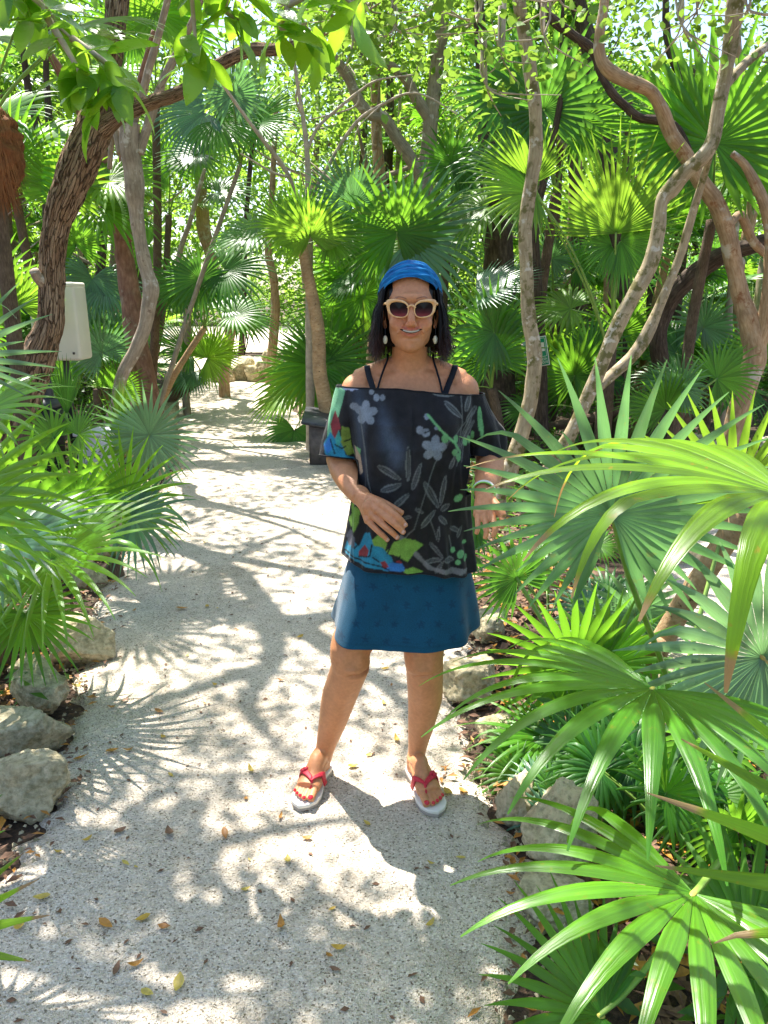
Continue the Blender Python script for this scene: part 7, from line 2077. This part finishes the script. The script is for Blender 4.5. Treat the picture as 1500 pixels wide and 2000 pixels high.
# ---------------------------------------------------------------- sandals
M['sole'] = simple('sandal_sole_cream', (.78, .73, .66), .6, var=.06, vscale=40)
M['sole_side'] = simple('sandal_sole_taupe', (.36, .31, .27), .6, var=.1, vscale=40)
M['strap_red'] = simple('sandal_strap_red', (.56, .022, .045), .55, var=.25, vscale=120)
for ft in FOOT:
    s_root = bpy.data.objects.new('sandal', None); C.objects.link(s_root); s_root.parent = woman
    org = A(*ft['heel'], 0); s_root.location = tuple(org - A(*WO))
    # outline from heel to toe
    oc = []
    for k in range(64):
        th = 2 * math.pi * k / 64
        s_ = .5 - .5 * math.cos(th); side = math.sin(th)
        s2 = -.045 + s_ * 1.10
        wd_ = np.interp(s2, [-.045, .0, .12, .35, .55, .75, .9, 1.0, 1.055], [.0, .020, .032, .032, .038, .047, .043, .027, .0])
        inner = .006 * math.exp(-((s2 - .4) / .2) ** 2)
        l = (wd_ - (inner if side > 0 else 0)) * (1 if side > 0 else -1) if abs(side) > 1e-6 else 0
        q = ft['heel'] + ft['f'] * s2 * ft['L'] + ft['m'] * (l + .002 * math.sin(s2 * 3))
        oc.append(q)
    oc = np.array(oc); cen = oc.mean(axis=0)
    def slab(name, z0, z1, grow, mat):
        V = []; F = []; n = len(oc)
        prof = [(z0, grow - .002), (z0 + .003, grow), (z1 - .003, grow), (z1 - .0008, grow - .0012), (z1, grow - .004)]
        for z, gr in prof:
            d = oc - cen; ln = np.linalg.norm(d, axis=1)[:, None]
            V += [(p_[0], p_[1], z) for p_ in oc + d / ln * gr]
        for j in range(len(prof) - 1):
            for i in range(n): F.append((j * n + i, j * n + (i + 1) % n, (j + 1) * n + (i + 1) % n, (j + 1) * n + i))
        V.append((cen[0], cen[1], z0)); V.append((cen[0], cen[1], z1))
        for i in range(n): F.append((len(V) - 2, (i + 1) % n, i)); F.append((len(V) - 1, (len(prof) - 1) * n + i, (len(prof) - 1) * n + (i + 1) % n))
        return mk(name, V, F, mat, s_root, origin=org)
    slab('outsole', .004, .016, .001, M['sole_side'])
    slab('footbed', .0163, .0300, .0025, M['sole'])
    fp = ft['fp']
    post = A(*fp(.80, .0185, .030))
    def body_top(s_, l):
        q = ft['heel'] + ft['f'] * s_ * ft['L'] + ft['m'] * l
        m = (np.hypot(BV[:, 0] - q[0], BV[:, 1] - q[1]) < .006) & (BV[:, 2] < .12)
        return BV[m, 2].max() if m.any() else .032
    for sd in (1, -1):
        rows = []
        for f in np.linspace(0, 1, 12):
            s_ = .745 - .20 * f ** .9; l = .016 + (sd * .047 - .016) * f
            row = []
            for wv in (-1, -.5, 0, .5, 1):
                s3 = s_ + wv * (.034 + .026 * f); z = max(body_top(s3, l), .031) + .0032
                if f > .85: z = min(z, .052) if f < .95 else .034
                q = ft['heel'] + ft['f'] * s3 * ft['L'] + ft['m'] * l
                row.append((q[0], q[1], z + .0012 * (wv in (-.5, .5))))
            rows.append(row)
        V = [p_ for row in rows for p_ in row]
        F = [(i * 5 + j, i * 5 + j + 1, (i + 1) * 5 + j + 1, (i + 1) * 5 + j) for i in range(11) for j in range(4)]
        o = mk('strap', V, F, M['strap_red'], s_root, origin=org)
        md = o.modifiers.new('thickness', 'SOLIDIFY'); md.thickness = .0035; md.offset = 0
    V, F, _ = tube([fp(.74, .016, body_top(.74, .016) - SOLE_H + .003), fp(.80, .0185, .018), fp(.815, .0185, .0)], [.0055, .0042, .004], 10, 12)
    mk('toe_post', V, F, M['strap_red'], s_root, origin=org)
    for q in range(4):
        l_ = -.030 + .004 * q; s_ = .60 + .03 * (q % 2) - .01 * q
        c = A(*fp(s_, l_, body_top(s_, l_) - SOLE_H + .007))
        V, F = ellipsoid(c, (.0075, .0065, .0055), 12, 8)
        V += np.array([[mnoise.noise(Vector(p_ * 180)) * .0025] * 3 for p_ in V])
        mk('rosette', V, F, M['strap_red'], s_root, origin=org)
# ================================================================ leaves fallen on the path, each its own
def flat_leaf(L, W, curl, seed):
    r = random.Random(seed); V = []; F = []
    for k in range(6):
        t = k / 5; w = W * math.sin(math.pi * min(.97, max(.03, t ** .85))) * (1 + r.uniform(-.1, .1))
        z = .004 + curl * (2 * t - 1) ** 2 * L
        V += [((t - .5) * L, -w, z + w * .35), ((t - .5) * L, 0, z), ((t - .5) * L, w, z + w * .3)]
        if k: b = 3 * k; F += [(b - 3, b - 2, b + 1, b), (b - 2, b - 1, b + 2, b + 1)]
    return V, F
fallen = {}
def drop(x, y, mat, sc, q, label, group):
    key = (mat, q)
    if key not in fallen:
        V, F = flat_leaf(.055, .011 + .003 * (q % 3), [.08, .2, .12, .3][q % 4], q)
        o = mk('fallen_leaf', V, F, M[mat]); fallen[key] = o
    else:
        o = fallen[key].copy(); C.objects.link(o)
    o.location = (x, y, path_z(x, y) + .003); o.rotation_euler = (random.uniform(-.15, .15), random.uniform(-.15, .15), random.uniform(0, 6.28)); o.scale = (sc,) * 3
    tag(o, label, 'leaf', group)
YL, OL, BL = 'litter_yellow', 'litter_orange', 'litter_brown'
seen = [(208, 1810, OL, 1.1), (322, 1818, OL, .7), (280, 1800, YL, .8), (550, 1815, OL, 1.0), (440, 1635, OL, 1.0), (330, 1632, BL, 1.0), (235, 1628, BL, .8), (170, 1646, YL, .7), (246, 1692, YL, .7), (562, 1686, YL, .7), (600, 1642, OL, .6), (664, 1857, YL, .8), (655, 1898, BL, .6),
        (350, 1930, YL, 1.0), (288, 1945, YL, .7), (265, 1890, OL, .8), (228, 1896, BL, .8), (37, 1815, YL, 1.0), (82, 1760, YL, .9), (490, 1510, YL, .9), (334, 1517, YL, .6), (586, 1248, YL, .8), (690, 1500, YL, .8), (775, 1446, YL, .9), (752, 1310, YL, .8), (876, 1552, YL, .9), (905, 1550, OL, .8), (868, 1502, OL, .7), (868, 1518, BL, .5), (750, 1375, 'litter_yellow', .6),
        (355, 1194, OL, 1.2), (262, 1197, OL, .6), (463, 1233, OL, .6), (420, 1340, YL, .6), (310, 1392, OL, .8), (218, 1385, OL, .7), (150, 1345, YL, 1.0), (245, 1373, BL, .7), (220, 1470, OL, .9), (252, 1468, OL, .8), (157, 1484, OL, 1.0), (104, 1482, OL, .8), (405, 1188, YL, .7), (278, 1072, YL, 1.0), (236, 1208, BL, .7), (400, 1063, YL, .6), (345, 1045, YL, .6), (840, 1812, YL, .7), (900, 1680, YL, .6), (1000, 1690, OL, .7), (590, 1555, BL, .6), (548, 1600, 'litter_orange', .6), (575, 878, OL, 1.1), (320, 1442, YL, .6)]
for i, (px, py, mt, sc) in enumerate(seen):
    g = G(px, py)
    nm = {YL: 'small yellow fallen leaf lying on the pale sand path', OL: 'orange-yellow fallen leaf lying on the pale sand path', BL: 'brown dried fallen leaf lying on the pale sand path'}[mt]
    drop(g.x, g.y, mt, sc * .92, i % 4, nm, {YL: 'yellow leaves fallen on the path', OL: 'orange leaves fallen on the path', BL: 'brown leaves fallen on the path'}[mt])
k = 0
while k < 90:
    y = random.uniform(1.4, 9) if k < 70 else random.uniform(3, 14); x = random.uniform(-3.2, .6)
    if not in_path(x, y, -.05): continue
    mt = random.choice([YL, YL, YL, OL, BL])
    nm = {YL: 'small yellow fallen leaf lying on the pale sand path', OL: 'orange-yellow fallen leaf lying on the pale sand path', BL: 'brown dried fallen leaf lying on the pale sand path'}[mt]
    drop(x, y, mt, random.uniform(.25, .65), random.randrange(4), nm, {YL: 'yellow leaves fallen on the path', OL: 'orange leaves fallen on the path', BL: 'brown leaves fallen on the path'}[mt])
    k += 1
